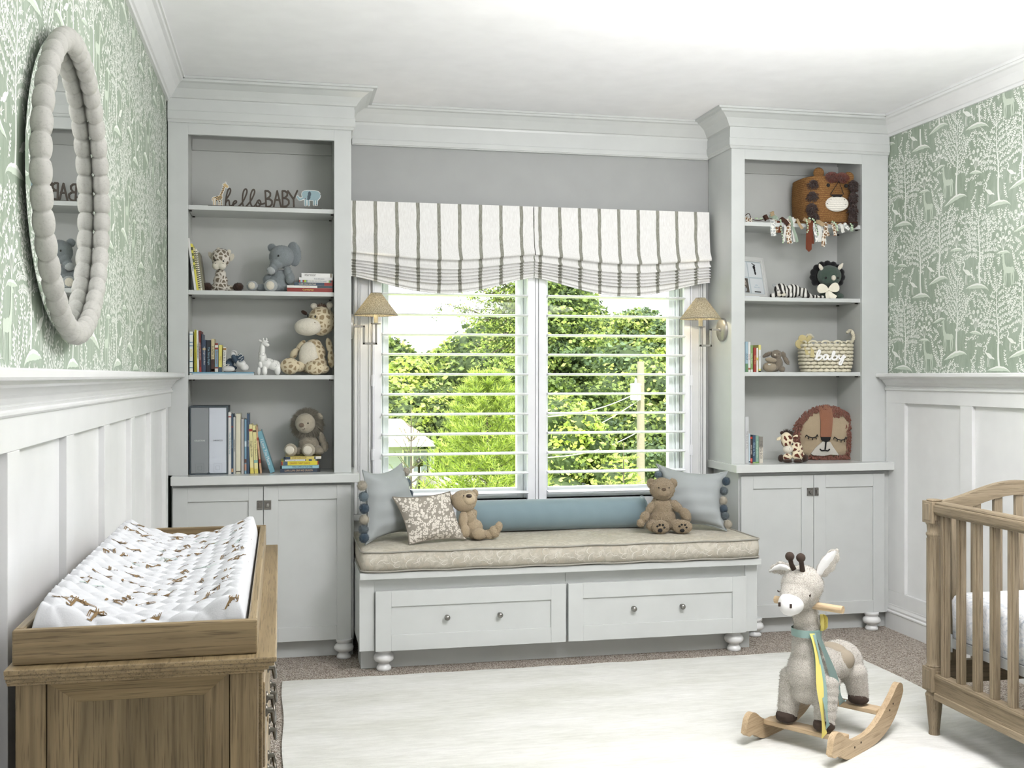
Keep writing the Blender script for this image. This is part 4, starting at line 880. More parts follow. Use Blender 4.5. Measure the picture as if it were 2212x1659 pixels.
# ---- pine boughs reaching into the sky above the left window, from a tall tree behind the middle post
def bough_tree():
    p = at(1160, 560, 34); rg = random.Random(31); t = thing('overhanging_tree', 'tall sparse tree whose thin leafy boughs reach across the sky of the left window', 'tree', (p.x, 34, GZ)); h = p.z - GZ
    tr = MB(); tr.tube([(0, 0, 0), (0, 0, h)], [.2, .1], 8); lf = MB()
    for (u1, v1, u2, v2) in ((1135, 700, 1010, 612), (1135, 735, 968, 657), (1140, 660, 1060, 606), (1130, 640, 1055, 640), (1140, 700, 1020, 668), (1135, 720, 1045, 690), (1130, 615, 1080, 600), (1140, 760, 1040, 735), (1135, 745, 1070, 722), (1130, 680, 1085, 650), (1138, 770, 1060, 760)):
        a = at(u1, v1, 34) - Vector((p.x, 34, GZ)); b = at(u2, v2, 33.4) - Vector((p.x, 34, GZ)); pts = [Vector((0, 0, a.z - .6)), a]; n = 9
        for i in range(1, n + 1): q = a.lerp(b, i / n); q.z += .18 * math.sin(math.pi * i / n); pts.append(q + Vector((0, rg.uniform(-.1, .1), rg.uniform(-.05, .05))))
        tr.tube(pts, [.05] + [.035 * (1 - i / (n + 2)) + .006 for i in range(n + 1)], 5)
        for i in range(2, n + 2):
            for s in range(3):
                d = Vector((rg.uniform(-1, .4), rg.uniform(-.5, .5), rg.uniform(-.9, .7))) * .55; e = pts[i] + d; tr.tube([pts[i], e], [.008, .004], 4); leaves(lf, e, (.22, .2, .16), 16 + 3 * (n - i), .085, rg, (1, 1, 2, 0), shell=1)
            leaves(lf, pts[i], (.3, .25, .22), 12 if i > 6 else 60, .085, rg, (1, 0, 2, 1), shell=1)
    build(tr, 'trunk', M_BARK, t, fix=False); build(lf, 'foliage', [L_DK, L_MD, L_LT], t, fix=False)
bough_tree()
# ---- young conifers with whorled branches and needles
def sapling(name, label, u, vtop, Y, zb, cr, seed, m_a, m_b, sparse=False, whorls=16, nl=.16, need=None, bow=.45):
    rg = random.Random(seed); p = at(u, vtop, Y); base = (p.x, Y, zb); h = p.z - zb; t = thing(name, label, 'tree', base); tr = MB(); nd = MB()
    tr.tube([(0, 0, 0), (0, 0, h)], [.02 * h * .6, .006], 8)
    for w in range(whorls):
        f = w / whorls; z = h * (.04 + .93 * f); L = cr * (1 - f) ** .8 + .10 * cr; nb = 5 if sparse else 8
        for k in range(nb):
            a = 6.283 * k / nb + w * .7 + rg.uniform(-.2, .2); up = bow * (.6 + .8 * f); pts = []
            for i in range(6): s = i / 5; pts.append(Vector((math.cos(a) * L * s, math.sin(a) * L * s, z + L * up * (s ** 1.4))))
            tr.tube(pts, [.012 * (1 - i / 7) * (L / cr + .3) for i in range(6)], 4, smooth=False)
            twigs = [(pts[i], pts[i + 1]) for i in range(1, 5)]
            if not sparse:
                for i in (2, 3, 4):
                    for sgn in (-1, 1):
                        d = (pts[i] - pts[i - 1]).normalized(); e = Vector((-d.y, d.x, 0)) * sgn; twigs.append((pts[i], pts[i] + (d * .6 + e * .7 + Vector((0, 0, .25))) * L * .28))
            for q0, q1 in twigs:
                ax = (q1 - q0); ln = ax.length or .01; ax = ax / ln; cnt = need or int(10 + ln / .035 * (3 if not sparse else 5))
                for j in range(cnt):
                    o = q0 + ax * ln * rg.random(); d = (ax * .9 + Vector((rg.uniform(-1, 1), rg.uniform(-1, 1), rg.uniform(-.6, 1)))).normalized(); sd = d.cross(Vector((rg.uniform(-1, 1), rg.uniform(-1, 1), 1))).normalized() * nl * .05
                    nd.add([o - sd, o + sd, o + d * nl * rg.uniform(.6, 1.1)], [(0, 1, 2)], 0 if rg.random() < .6 else 1)
    build(tr, 'trunk', M_BARK, t, fix=False); build(nd, 'needles', [m_a, m_b], t, fix=False); return t
sapling('young_pine', 'bushy lime-green young pine filling the lower right of the left window', 1052, 795, 22, -3.2, 1.75, 41, L_LM, L_MD, whorls=20, nl=.20, need=26, bow=.5)
sapling('spruce_sapling', 'thin dark spruce sapling in front of the tan-roofed house', 888, 880, 17, -2.2, .62, 42, L_MD, L_DK, sparse=True, whorls=13, nl=.05, bow=.8)
sapling('spruce_sapling', 'green spruce sapling in front of the power pole', 1347, 955, 18, -2.0, 1.0, 43, L_LT, L_MD, sparse=True, whorls=9, nl=.06, need=46, bow=.12)
# ---- house across the road
hb = at(815, 1030, 62); t = thing('house', 'low grey house with a tan hip roof, seen through the lower left window', 'house', (hb.x - 2, 66, GZ))
ez, rz = at(820, 957, 60).z, at(880, 907, 64).z; x1 = at(938, 957, 60).x; x0 = x1 - 16; xr = at(874, 906, 64).x
mb = MB(); mb.box((x0, 61, GZ), (x1 - .8, 71, ez)); build(mb, 'wall', plain('blue_grey_siding', (176, 184, 192), .8), t, world=True)
mb = MB(); rv = [(x0 - .5, 60, ez), (x1, 60, ez), (x1, 72, ez), (x0 - .5, 72, ez), (x0 + 5, 66, rz), (xr, 66, rz)]; mb.add(rv, [(0, 1, 5, 4), (1, 2, 5), (2, 3, 4, 5), (3, 0, 4), (0, 3, 2, 1)])
build(mb, 'roof', plain('tan_shingle_roof', (206, 178, 160), .9, bump=.5, bscale=6, bdist=.05), t, world=True)
mb = MB(); mb.box((x0 - .5, 59.95, ez - .22), (x1 + .05, 60.02, ez + .02)); mb.box((x1 - .02, 60, ez - .22), (x1 + .06, 72, ez + .02)); build(mb, 'gutter', plain('white_gutter', (236, 236, 232), .6), t, world=True)
for ua, ub in ((893, 922), (872, 886), (925, 935)):
    xa, xb = at(ua, 980, 61).x, at(ub, 980, 61).x; f = MB(); f.box((xa - .08, 60.93, ez - 1.75), (xb + .08, 61.0, ez - .45)); fo = build(f, 'window_frame', plain('white_gutter', (236, 236, 232), .6), t, world=True)
    f = MB(); f.box((xa, 60.90, ez - 1.68), ((xa + xb) / 2 - .03, 60.94, ez - .52)); f.box(((xa + xb) / 2 + .03, 60.90, ez - 1.68), (xb, 60.94, ez - .52)); build(f, 'pane', plain('grey_window_pane', (118, 128, 138), .2), fo, world=True)
mb = MB(); pp = at(818, 918, 61.6); mb.tube([pp, pp + Vector((0, 0, .4))], .1, 8); build(mb, 'vent_pipe', M_DARK, t, world=True)
for i, (u, v, Y, w, lb) in enumerate(((880, 1025, 57, 2.0, 'lime shrub bed in front of the grey house'), (915, 1052, 50, 1.0, 'clipped low green shrub on the edge of the driveway'), (855, 1045, 54, 1.2, 'dark low shrub near the parked boards left of the lamp post'), (1010, 1062, 40, 2.2, 'bright shrub growing under the lime pine'))):
    p = at(u, v, Y); rg = random.Random(60 + i); mb = MB()
    for k in range(5): leaves(mb, ((k - 2) * w * .4, rg.uniform(-.2, .2), .35), (w * .3, .5, .4), 260, .14, rg, (2, 3, 1) if i != 2 else (0, 1), shell=.6)
    o = build(mb, 'shrub', [L_DK, L_MD, L_LT, L_LM], None, fix=False); o.location = (p.x, Y, GZ); tag(o, lb, 'shrub')
p = at(905, 1050, 52); mb = MB(); mb.tube([(p.x, 52, GZ), (p.x, 52, at(905, 1008, 52).z)], .06, 8); mb.lathe([(.06, 0), (.22, .05), (.18, .3), (.05, .42), (0, .45)], (p.x, 52, at(905, 1008, 52).z), 12); own(mb, 'lamp_post', M_DARK, 'black lamp post beside the driveway of the grey house', 'lamp post')
# ---- power pole with transformer and wires
pz = at(1384, 781, 38); t = thing('utility_pole', 'wooden power pole with a grey transformer drum in the right window', 'utility pole', (pz.x, 38, GZ))
mb = MB(); mb.tube([(pz.x, 38, GZ), (pz.x, 38, pz.z)], [.17, .13], 14); build(mb, 'pole', plain('weathered_pole_wood', (150, 142, 128), .9, bump=.4, bscale=14, bdist=.03), t, world=True)
q = at(1373, 832, 37.7); mb = MB(); mb.lathe([(.19, -.55), (.2, -.5), (.2, -.02), (.215, 0), (.215, .04), (.12, .07), (0, .08)], (q.x, 37.7, q.z), 18); build(mb, 'transformer', plain('light_grey_transformer', (186, 192, 196), .5), t, world=True)
mb = MB(); mb.lathe([(.04, 0), (.05, .05), (.03, .08), (.05, .12), (.03, .16), (.02, .2)], (q.x - .03, 37.6, q.z + .07), 10); build(mb, 'insulator', plain('light_grey_transformer', (186, 192, 196), .5), t, world=True)
for i, (a, b) in enumerate((((1160, 960), (1384, 862)), ((1160, 990), (1384, 930)), ((1100, 905), (1384, 845)))):
    P0, P1 = at(*a, 34 - 6 * i), at(*b, 38); mb = MB(); mb.tube([P0.lerp(P1, k / 10) - Vector((0, 0, .25 * math.sin(math.pi * k / 10))) for k in range(11)], .018, 5); build(mb, 'wire', plain('pale_cable', (188, 188, 184), .6), t, world=True)
p = at(1247, 1052, 33); mb = MB(); mb.box((p.x - .28, 33, GZ), (p.x + .28, 33.4, at(1240, 1045, 33).z)); own(mb, 'utility_box', plain('grey_green_cabinet', (110, 116, 116), .6), 'grey metal utility box on the lawn below the bright maple', 'utility box')
# ================================================================ BOOKS
M_PAGE = plain('book_pages', (222, 216, 200), .9)
def bk(c, r=.45): return plain('book_cover', c, r)
def book(u0, u1, vtop, z, c, title, tc, label, Y=5.350, lean=0, depth=.20, bands=(), tsize=None, group=None, tpos=.5, flat_z=None, serif=1.0, dz=0, pcol=None):
    """upright book, spine to the room; lean in degrees (+ = head tips left); bands = (from, to, colour) along the height"""
    xa, xb = at(u0, vtop, Y).x, at(u1, vtop, Y).x; w = max(.003, xb - xa); zt = at((u0 + u1) / 2, vtop, Y).z; h = (zt - z) / math.cos(math.radians(lean))
    t = thing('book', label, 'book', ((xa + xb) / 2, Y, z + dz), group=group, rot=(0, -math.radians(lean), 0))
    # pivot on the corner that touches the shelf
    if lean: t.location.z += math.sin(math.radians(abs(lean))) * w / 2; WORLD[t] = Matrix.LocRotScale(t.location, t.rotation_euler, None)
    b = min(.0022, w * .25); mb = MB(); mb.box((-w / 2, 0, 0), (w / 2, b, h)); mb.box((-w / 2, b, 0), (-w / 2 + b, depth, h)); mb.box((w / 2 - b, b, 0), (w / 2, depth, h))
    mats = [bk(c)]; e = 0
    for k, (f0, f1, bc) in enumerate(bands): mats.append(bk(bc)); mb.box((-w / 2 + .0002, -.0004, h * f0), (w / 2 - .0002, .0005, h * f1), k + 1)
    build(mb, 'cover', mats, t)
    mb = MB(); mb.box((-w / 2 + b, b, .003), (w / 2 - b, depth - .004, h - .003)); build(mb, 'pages', M_PAGE, t)
    if title and w > .006:
        tx = text_mb(title, 1, lambda x, y, d: (x, y, 0)); xs = [p[0] for p in tx.v]; ys = [p[1] for p in tx.v]; L = max(xs) - min(xs); hh = max(ys) - min(ys); cx, cy = (max(xs) + min(xs)) / 2, (max(ys) + min(ys)) / 2
        s = min(h * (tsize or .7) / L, w * .62 / hh); sy = min(w * .62 / hh, s * 1.6)
        tx.v = [((p[1] - cy) * sy, -.0009, h * tpos - (p[0] - cx) * s) for p in tx.v]; build(tx, 'title', plain('book_lettering', tc, .6), t, fix=False)
    return t
def flat_book(u0, u1, v0, v1, c, title, tc, label, Y, z0, bands=(), depth=.19, tsize=.75, tpos=.5, pages_right=0, x1=None):
    xa, xb = at(u0, v0, Y).x, (x1 if x1 else at(u1, v0, Y).x); th = at(u0, v0, Y).z - at(u0, v1, Y).z; w = xb - xa
    t = thing('book', label, 'book', ((xa + xb) / 2, Y, z0)); b = .002; mb = MB(); mb.box((-w / 2, 0, 0), (w / 2, b, th)); mb.box((-w / 2, b, 0), (w / 2, depth, b)); mb.box((-w / 2, b, th - b), (w / 2, depth, th)); mats = [bk(c)]
    for k, (f0, f1, bc) in enumerate(bands): mats.append(bk(bc)); mb.box((-w / 2 + w * f0, -.0004, .0003), (-w / 2 + w * f1, .0005, th - .0003), k + 1)
    build(mb, 'cover', mats, t); mb = MB(); mb.box((-w / 2 + .003, b, b), (w / 2 - .001, depth - .003, th - b)); build(mb, 'pages', M_PAGE, t)
    if title:
        tx = text_mb(title, 1, lambda x, y, d: (x, y, 0)); xs = [p[0] for p in tx.v]; ys = [p[1] for p in tx.v]; L = max(xs) - min(xs); hh = max(ys) - min(ys); cx, cy = (max(xs) + min(xs)) / 2, (max(ys) + min(ys)) / 2
        sy = th * .55 / hh; s = min(w * tsize / L, sy * 1.5)
        tx.v = [((p[0] - cx) * s + w * (tpos - .5), -.0009, th / 2 + (p[1] - cy) * sy) for p in tx.v]; build(tx, 'title', plain('book_lettering', tc, .6), t, fix=False)
    return z0 + th
WHT, NVY, BLK, YEL, RED, CRM, GRY, LBL = (218, 218, 214), (52, 66, 86), (34, 36, 42), (206, 194, 92), (142, 50, 42), (216, 208, 178), (168, 170, 172), (142, 180, 196)
S2, S3 = SL[1], SL[2]
for u0, u1, vt, c, ti, tc, lb, bands in (
    (419.8, 424.6, 515, WHT, 'Guess How Much', BLK, 'tall thin white picture book, leftmost of the leaning row beside the small giraffe plush', ()),
    (425.0, 429.2, 527, (214, 204, 84), '', BLK, 'yellow book with black-dotted upper spine, second in the leaning row', ((.45, .55, (120, 128, 60)), (.6, .68, (96, 104, 52)), (.74, .8, (110, 116, 56)), (.86, .93, (70, 74, 44)))),
    (429.6, 433.2, 536, (206, 198, 150), '', BLK, 'thin cream book with black dots on the spine, third in the leaning row', tuple((k / 20, k / 20 + .022, (50, 52, 48)) for k in range(1, 19))),
    (433.8, 437.6, 538, (226, 222, 206), '', BLK, 'thin ivory book with dotted spine, fourth in the leaning row', tuple((k / 20 + .02, k / 20 + .04, (64, 70, 62)) for k in range(1, 19))),
    (438.2, 442.0, 546, (118, 114, 92), '', BLK, 'olive-brown book at the right end of the leaning row', ())):
    book(u0, u1, vt, S2, c, ti, tc, lb, lean=7.6, depth=.17, bands=bands, Y=5.36)
# third shelf, left: two wide flat books with an upright row on top
zf = S3; zf = flat_book(416, 549, 809.5, 813, (196, 206, 210), '', WHT, 'flat wide pale book at the bottom, under the upright row of the third shelf', 5.345, zf, depth=.2)
zf = flat_book(414.5, 548, 806, 809, (110, 152, 172), '', WHT, 'flat wide blue book lying directly under the upright row and the baby shoes', 5.347, zf, depth=.2); ZB = zf + .0003
row = [(409.5, 416.6, 716, (222, 224, 220), 'BOOK', YEL, 'thick white book with blue dots on the spine, leftmost on the third shelf', tuple((f, f + .02, (80, 120, 150)) for f in (.05, .16, .3, .66, .74, .93)), S3),
    (420.2, 422.0, 712, (214, 206, 70), '', BLK, 'very thin yellow booklet next to the dotted white book', (), ZB), (422.8, 424.8, 712.5, (196, 186, 60), '', BLK, 'very thin mustard booklet, second of the yellow pair', (), ZB),
    (426.2, 430.2, 714, WHT, 'CLAP YOUR HANDS', BLK, 'tall white book with black capitals between the yellow pair and the red book', (), ZB), (430.8, 435.0, 714.5, (112, 44, 38), 'HUSH LITTLE DRAGON', WHT, 'tall brown-red book with white lettering on the third shelf', ((.0, .12, (150, 50, 44)),), ZB),
    (435.4, 437.0, 721, (60, 74, 96), '', WHT, 'thin dark blue booklet right of the tall red book', (), ZB), (437.6, 444.6, 734, (58, 72, 94), 'Goodnight Little Bear', WHT, 'navy night-sky book with white lettering on the third shelf', ((.68, .74, (180, 160, 120)),), ZB),
    (446.2, 455.0, 735, (32, 36, 44), 'The Starry Night', LBL, 'thick near-black book between the navy and the tan one', (), ZB), (456.2, 463.2, 732, (196, 184, 146), 'LLAMA LLAMA', BLK, 'tan book with dark brown foot, tallest of the right half of the row', ((.0, .38, (64, 36, 30)), (.03, .09, (120, 60, 50))), ZB),
    (464.2, 471.2, 741, (122, 150, 166), 'Richard Scarry', RED, 'blue book with red and white bands on the spine', ((.0, .12, (200, 198, 192)), (.12, .17, (126, 60, 50)), (.78, .84, (140, 54, 46)), (.84, .93, (210, 208, 202)), (.93, 1, (126, 50, 42))), ZB),
    (472.5, 479.5, 745, (206, 198, 104), 'Frog', (150, 80, 90), 'yellow book with dark blue foot on the third shelf', ((0, .18, (60, 76, 98)),), ZB), (480.4, 486.8, 750, (220, 218, 210), 'Little Blue Truck', BLK, 'small white book, last of the upright row beside the shoes', ((.88, .96, (150, 110, 60)),), ZB)]
for i, (u0, u1, vt, c, ti, tc, lb, bands, zb) in enumerate(row):
    book(u0, u1, vt, zb, c, ti, tc, lb, depth=.13 if i > 5 else .18, bands=bands, lean={3: 1.2, 4: 1.0, 11: -2.0}.get(i, 0), Y=5.352)
# counter row, left
ZL = ZC['L']
t = thing('binder_slipcase', 'dark slipcase holding one grey and one silver binder on the left counter', 'book box', (at(451, 1027, 5.34).x, 5.34, ZL))
xa, xb, zt = at(409.4, 950, 5.335).x, at(492.4, 950, 5.335).x, at(450, 877.5, 5.335).z; xm = (xa + xb) / 2; mb = MB()
mb.box((xa, 5.335, ZL), (xa + .005, 5.57, zt)); mb.box((xb - .005, 5.335, ZL), (xb, 5.57, zt)); mb.box((xa + .0052, 5.335, zt - .006), (xb - .0052, 5.57, zt)); mb.box((xa + .0052, 5.335, ZL), (xb - .0052, 5.57, ZL + .005)); mb.box((xm - .006, 5.333, ZL), (xm + .006, 5.337, ZL + .010)); build(mb, 'slipcase', plain('dark_slate_card', (66, 76, 82), .6), t, world=True)
for a, b, c, ti, tc, lb in ((xa + .006, xm - .0008, (134, 138, 140), 'COLLECTIONS', (232, 232, 230), 'grey binder'), (xm + .0008, xb - .006, (196, 202, 210), 'CHRONICLES', (60, 64, 68), 'silver binder')):
    mb = MB(); mb.box((a, 5.338, ZL + .006), (b, 5.56, zt - .007)); o = build(mb, 'binder', plain('binder_cloth', c, .5, bump=.2, bscale=500, bdist=.001), t, world=True, bevel=.0015, label=lb)
    cx = (a + b) / 2; tx = text_mb(ti, .0092, lambda x, y, d: (cx + x * .8, 5.3372, at(450, 952, 5.335).z + y), align='CENTER'); build(tx, 'title', plain('book_lettering', tc, .6), o, world=True, fix=False)
    mb = MB(); zc = at(450, 1011, 5.335).z
    for r, w in ((.020, .0012), (.0095, .0018)):
        p = [(cx - r * .92, zc - r), (cx + r * .92, zc - r), (cx + r * .92, zc + r), (cx - r * .92, zc + r)]; mb.tube([(x, 5.3375, z) for x, z in p + p[:1]], w * .6, 4, smooth=False)
    build(mb, 'emblem', plain('binder_emblem', tuple(int(x * .86) for x in c), .5), o, world=True, fix=False)
crow = [(493.3, 499.2, 891, WHT, 'When We Were Very Young', (70, 130, 150), 'tall white book with teal lettering right of the slipcase', ((.92, .94, RED),), 0), (499.8, 503.8, 895, (56, 76, 96), 'Curious Kids', LBL, 'dark blue patterned book, second upright on the left counter', ((.03, .09, (190, 150, 110)), (.78, .8, RED)), 0), (504.3, 508.6, 901, (176, 178, 174), 'Winnie the Pooh', BLK, 'pale grey book, third upright on the left counter', (), 0),
    (509.8, 519.8, 894, (206, 204, 182), '', BLK, 'thick cream cloth book on the left counter', ((.03, .05, (90, 84, 70)),), 0), (521.2, 526.8, 905, (176, 174, 172), '', BLK, 'plain grey book right of the thick cream one', (), 0), (528.2, 532.6, 906, (112, 146, 166), '', BLK, 'light blue picture book with orange foot on the left counter', ((.06, .18, (170, 130, 110)), (.2, .27, (90, 60, 50)), (.5, .6, (190, 206, 210))), 0),
    (533.4, 538.4, 893.6, (58, 78, 100), 'Moonlight', WHT, 'tall navy book beside the two yellow ones', (), 0), (540.8, 548.6, 917, (214, 206, 152), 'Snuggle the Little', (70, 60, 40), 'pale yellow book with a red mark at its head', ((0, .12, (204, 188, 90)), (.86, .91, (150, 60, 40))), 2.0), (549.9, 557.8, 919, (218, 210, 150), 'The Very Brave Lion', (60, 60, 50), 'pale yellow book with green band, right of its twin', ((0, .10, (206, 192, 100)), (.22, .28, (130, 170, 160)), (.86, .90, (90, 70, 50))), 2.4), (561.8, 565.8, 921, (190, 156, 124), 'Fox', RED, 'thin tan-brown book leaning before the blue one', ((.22, .3, (150, 60, 44)), (.7, .76, (150, 60, 44))), 5.5)]
for u0, u1, vt, c, ti, tc, lb, bands, ln in crow: book(u0, u1, vt, ZL + .0003, c, ti, tc, lb, bands=bands, lean=ln, depth=.17, Y=5.345)
book(583.6, 593.6, 933, ZL + .0003, (110, 158, 172), 'I Love You More', WHT, 'blue book leaning hard to the left at the end of the counter row', lean=17.5, depth=.18, Y=5.35, tsize=.62)
# flat stack under the lion plush
z = ZL
for u0, u1, v0, v1, c, ti, tc, lb, bands, ts, tp, dy in ((605.3, 692, 1013.5, 1021.7, (52, 64, 80), 'LLAMA LLAMA GRAM AND GRANDPA', (200, 170, 140), 'dark blue book at the bottom of the stack under the lion plush', ((.92, 1, BLK),), .7, .46, 0), (609, 689, 1006, 1013, (150, 194, 204), 'WELCOME LITTLE ONE', (50, 60, 60), 'light blue book, second from the bottom of the stack under the lion plush', (), .55, .55, .004), (607.5, 688, 997, 1005.5, (212, 200, 60), "GIRAFFES CAN'T DANCE", (150, 60, 40), 'bright yellow book in the middle of the stack under the lion plush', ((0, .04, RED), (.05, .17, (70, 90, 110)), (.97, 1, RED)), .55, .5, 0),
    (613, 685, 993, 997, (70, 84, 100), 'All Things Bright and Beautiful', BLK, 'thin book with white title band, second from the top under the lion plush', ((.04, .64, (220, 222, 222)), (.66, .75, YEL), (.84, .95, YEL)), .56, .34, .003), (617, 694, 986.4, 992.4, (206, 190, 110), 'STOP TRAIN STOP', (100, 50, 40), 'yellow book with navy end, topmost of the stack under the lion plush', ((0, .13, NVY), (.8, .84, NVY), (.84, 1, (206, 204, 196))), .4, .38, 0)):
    z = flat_book(u0, u1, v0, v1, c, ti, tc, lb, 5.37 + dy, z + .0003, bands, .17, ts, tp)
ZLION = z
# flat stack at the right of the second shelf
z = S2
for u0, v0, v1, c, ti, tc, lb, bands, ts, tp in ((620, 621, 629.6, (134, 48, 40), 'Corduroy', (226, 208, 110), 'wide red book at the bottom of the flat stack beside the elephant', (), .24, .46), (620, 616, 621, (214, 214, 208), 'Snip Snap', (190, 130, 60), 'thin book, half white and half dark, second from the bottom beside the elephant', ((.66, 1, (58, 72, 78)),), .16, .42), (635.8, 609, 615.7, (56, 72, 88), 'Cuddle Close, Little Koala', (224, 214, 190), 'dark blue book with red end, third from the bottom beside the elephant', ((.78, 1, (140, 50, 42)),), .45, .34),
    (646.2, 603.4, 608.7, (210, 208, 200), "YOU'RE MY LITTLE BABY", (90, 120, 140), 'book with coloured squares at both ends of the spine, in the flat stack', ((0, .04, RED), (.04, .1, LBL), (.1, .15, RED), (.15, .21, (150, 180, 60)), (.21, .25, (120, 140, 150)), (.88, .92, (120, 160, 70)), (.92, .96, NVY), (.96, 1, RED)), .56, .55), (646, 597.3, 603, (208, 208, 206), 'kindness', (110, 116, 120), 'white book, second from the top of the flat stack beside the elephant', (), .3, .6), (651, 587.8, 596.7, (222, 222, 219), 'WISHY WASHY', (70, 70, 66), 'thicker white book topmost of the flat stack beside the elephant', ((.92, .97, (120, 112, 90)),), .36, .28)):
    z = flat_book(u0, 722, v0, v1, c, ti, tc, lb, 5.345, z + .0002, bands, .2, ts, tp, x1=.250)
# right bookcase rows
for u0, u1, vt, c, ti, tc, lb, bands in ((1610.0, 1616.0, 738, (150, 176, 188), 'GOLF', (20, 24, 28), 'light blue and green golf book, leftmost on the third shelf of the right bookcase', ((0, .28, (90, 128, 90)),)), (1616.4, 1621.2, 738.6, (214, 214, 210), 'Stories', (150, 90, 70), 'tall white book beside the golf book', ((.08, .14, (150, 90, 60)),)), (1621.7, 1626.4, 745.6, (118, 146, 92), 'Little Green', (220, 224, 200), 'green book in the middle of the golf book row', ((0, .1, (200, 206, 196)),)),
    (1627.8, 1633.4, 751, (146, 50, 42), 'flower fairy', (220, 190, 110), 'short red book in the golf book row', ()), (1634.0, 1637.6, 751.5, (212, 208, 198), 'tiny', (120, 60, 50), 'short thin white book beside the red one', ((.5, .6, YEL),)), (1638.8, 1643.6, 745, (206, 200, 120), 'Bunny', (60, 90, 120), 'yellow-topped book beside the grey bunny', ((.12, .82, (206, 208, 206)), (0, .05, BLK)))):
    book(u0, u1, vt, SR[2], c, ti, tc, lb, bands=bands, depth=.14, Y=5.345)
for u0, u1, vt, c, ti, tc, lb, bands in ((1609.6, 1617.2, 900, (192, 194, 194), 'The Story of You', (130, 128, 122), 'tall pale grey album, leftmost on the right counter', ()), (1617.6, 1620.8, 937, (178, 194, 202), '', BLK, 'thin light blue book right of the tall grey album', ((.03, .07, NVY),)), (1621.2, 1625.4, 942, (58, 44, 44), 'RACE CARS', (222, 214, 204), 'black and red book on the right counter', ((0, .05, RED), (.06, .18, (200, 90, 80)), (.9, .97, (190, 60, 40)))),
    (1626.2, 1631.8, 940, (52, 76, 98), 'Close to You', (176, 204, 214), 'navy book with pale blue lettering on the right counter', ((0, .04, (150, 180, 110)),)), (1632.3, 1638.8, 941, (124, 154, 138), 'Goodnight Garden', (196, 214, 190), 'green book on the right counter', ((0, .05, (110, 150, 80)),)), (1640.2, 1648, 943.5, (206, 200, 186), 'THE BIG BOX', (90, 88, 84), 'cream book with grey head, rightmost of the row beside the small giraffe', ((.6, 1, (130, 126, 118)),))):
    book(u0, u1, vt, ZC['R'] + .0003, c, ti, tc, lb, bands=bands, depth=.14, Y=5.345)
# ================================================================ SOFT TOYS
class Toy:
    def __init__(s, name, label, cat, u0, vb, Y, z, group=None):
        p = at(u0, vb, Y); s.D = proj(p)[2]; s.k = s.D / F_PX; s.u0, s.vb = u0, vb; s.t = thing(name, label, cat, (p.x, Y, z), -TH, group)
    def P(s, u, v, d=0): return Vector(((u - s.u0) * s.k, -d * s.k, (s.vb - v) * s.k))
    def lumps(s, L, n=18):
        mb = MB()
        for l in L:
            u, v, d, ru, rv, rd = l[:6]; R = Matrix.Rotation(math.radians(l[6]), 3, 'Y') if len(l) > 6 else None
            mb.ell(s.P(u, v, d), (ru * s.k, rd * s.k, rv * s.k), R, n)
        return mb
    def body(s, name, mat, L, vox=1.1, sm=5, hair=0, hl=2.4, hw=.5, disp=0, ds=.01, label=None, parent=None, droop=.2, mats=None, seed=1):
        mb = furry(s.lumps(L), vox * s.k, sm, disp * s.k, ds, hair, hl * s.k, hw * s.k, seed=seed, droop=droop, mi_hair=1 if mats else 0)
        # nothing sinks below what it sits on
        mb.v = [(x, y, max(z, .0006)) if z > -.012 else (x, y, max(z, .0006)) for x, y, z in mb.v]
        return build(mb, name, mats or mat, parent or s.t, fix=False, label=label)
    def blob(s, name, mat, L, n=16, parent=None, label=None): return build(s.lumps(L, n), name, mat, parent or s.t, label=label, fix=False)
    def line(s, name, mat, pts, r, d=0, parent=None):
        mb = MB(); mb.tube([s.P(*p) for p in pts], r * s.k, 6); return build(mb, name, mat, parent or s.t, fix=False)
EYE = plain('glossy_black_eye', (16, 14, 14), .12); STI = plain('dark_stitching', (40, 34, 30), .8)
P_ELE = plush('grey_blue_plush', (136, 143, 146), curl=260, strength=.6, dist=.003); P_ELL = plush('pale_grey_plush', (176, 180, 180), curl=300, strength=.5, dist=.002)
P_CRM = plush('cream_plush', (222, 216, 200), curl=300, strength=.3, dist=.0015); P_DBR = plush('dark_brown_plush', (62, 44, 34), curl=260, strength=.6, dist=.003)
G1 = spotted('brown_patched_giraffe_plush', (206, 200, 190), (116, 106, 92), 46, .10, .06); G2 = spotted('tan_patched_giraffe_plush', (204, 192, 164), (150, 132, 104), 40, .17, .02); G3 = spotted('cream_and_brown_giraffe_plush', (222, 210, 182), (96, 52, 40), 34, .17, .03)
P_TAN = plush('curly_beige_plush', (210, 190, 158), curl=330, strength=1, dist=.005); P_TN2 = plush('curly_honey_plush', (186, 166, 136), curl=240, strength=1, dist=.008)
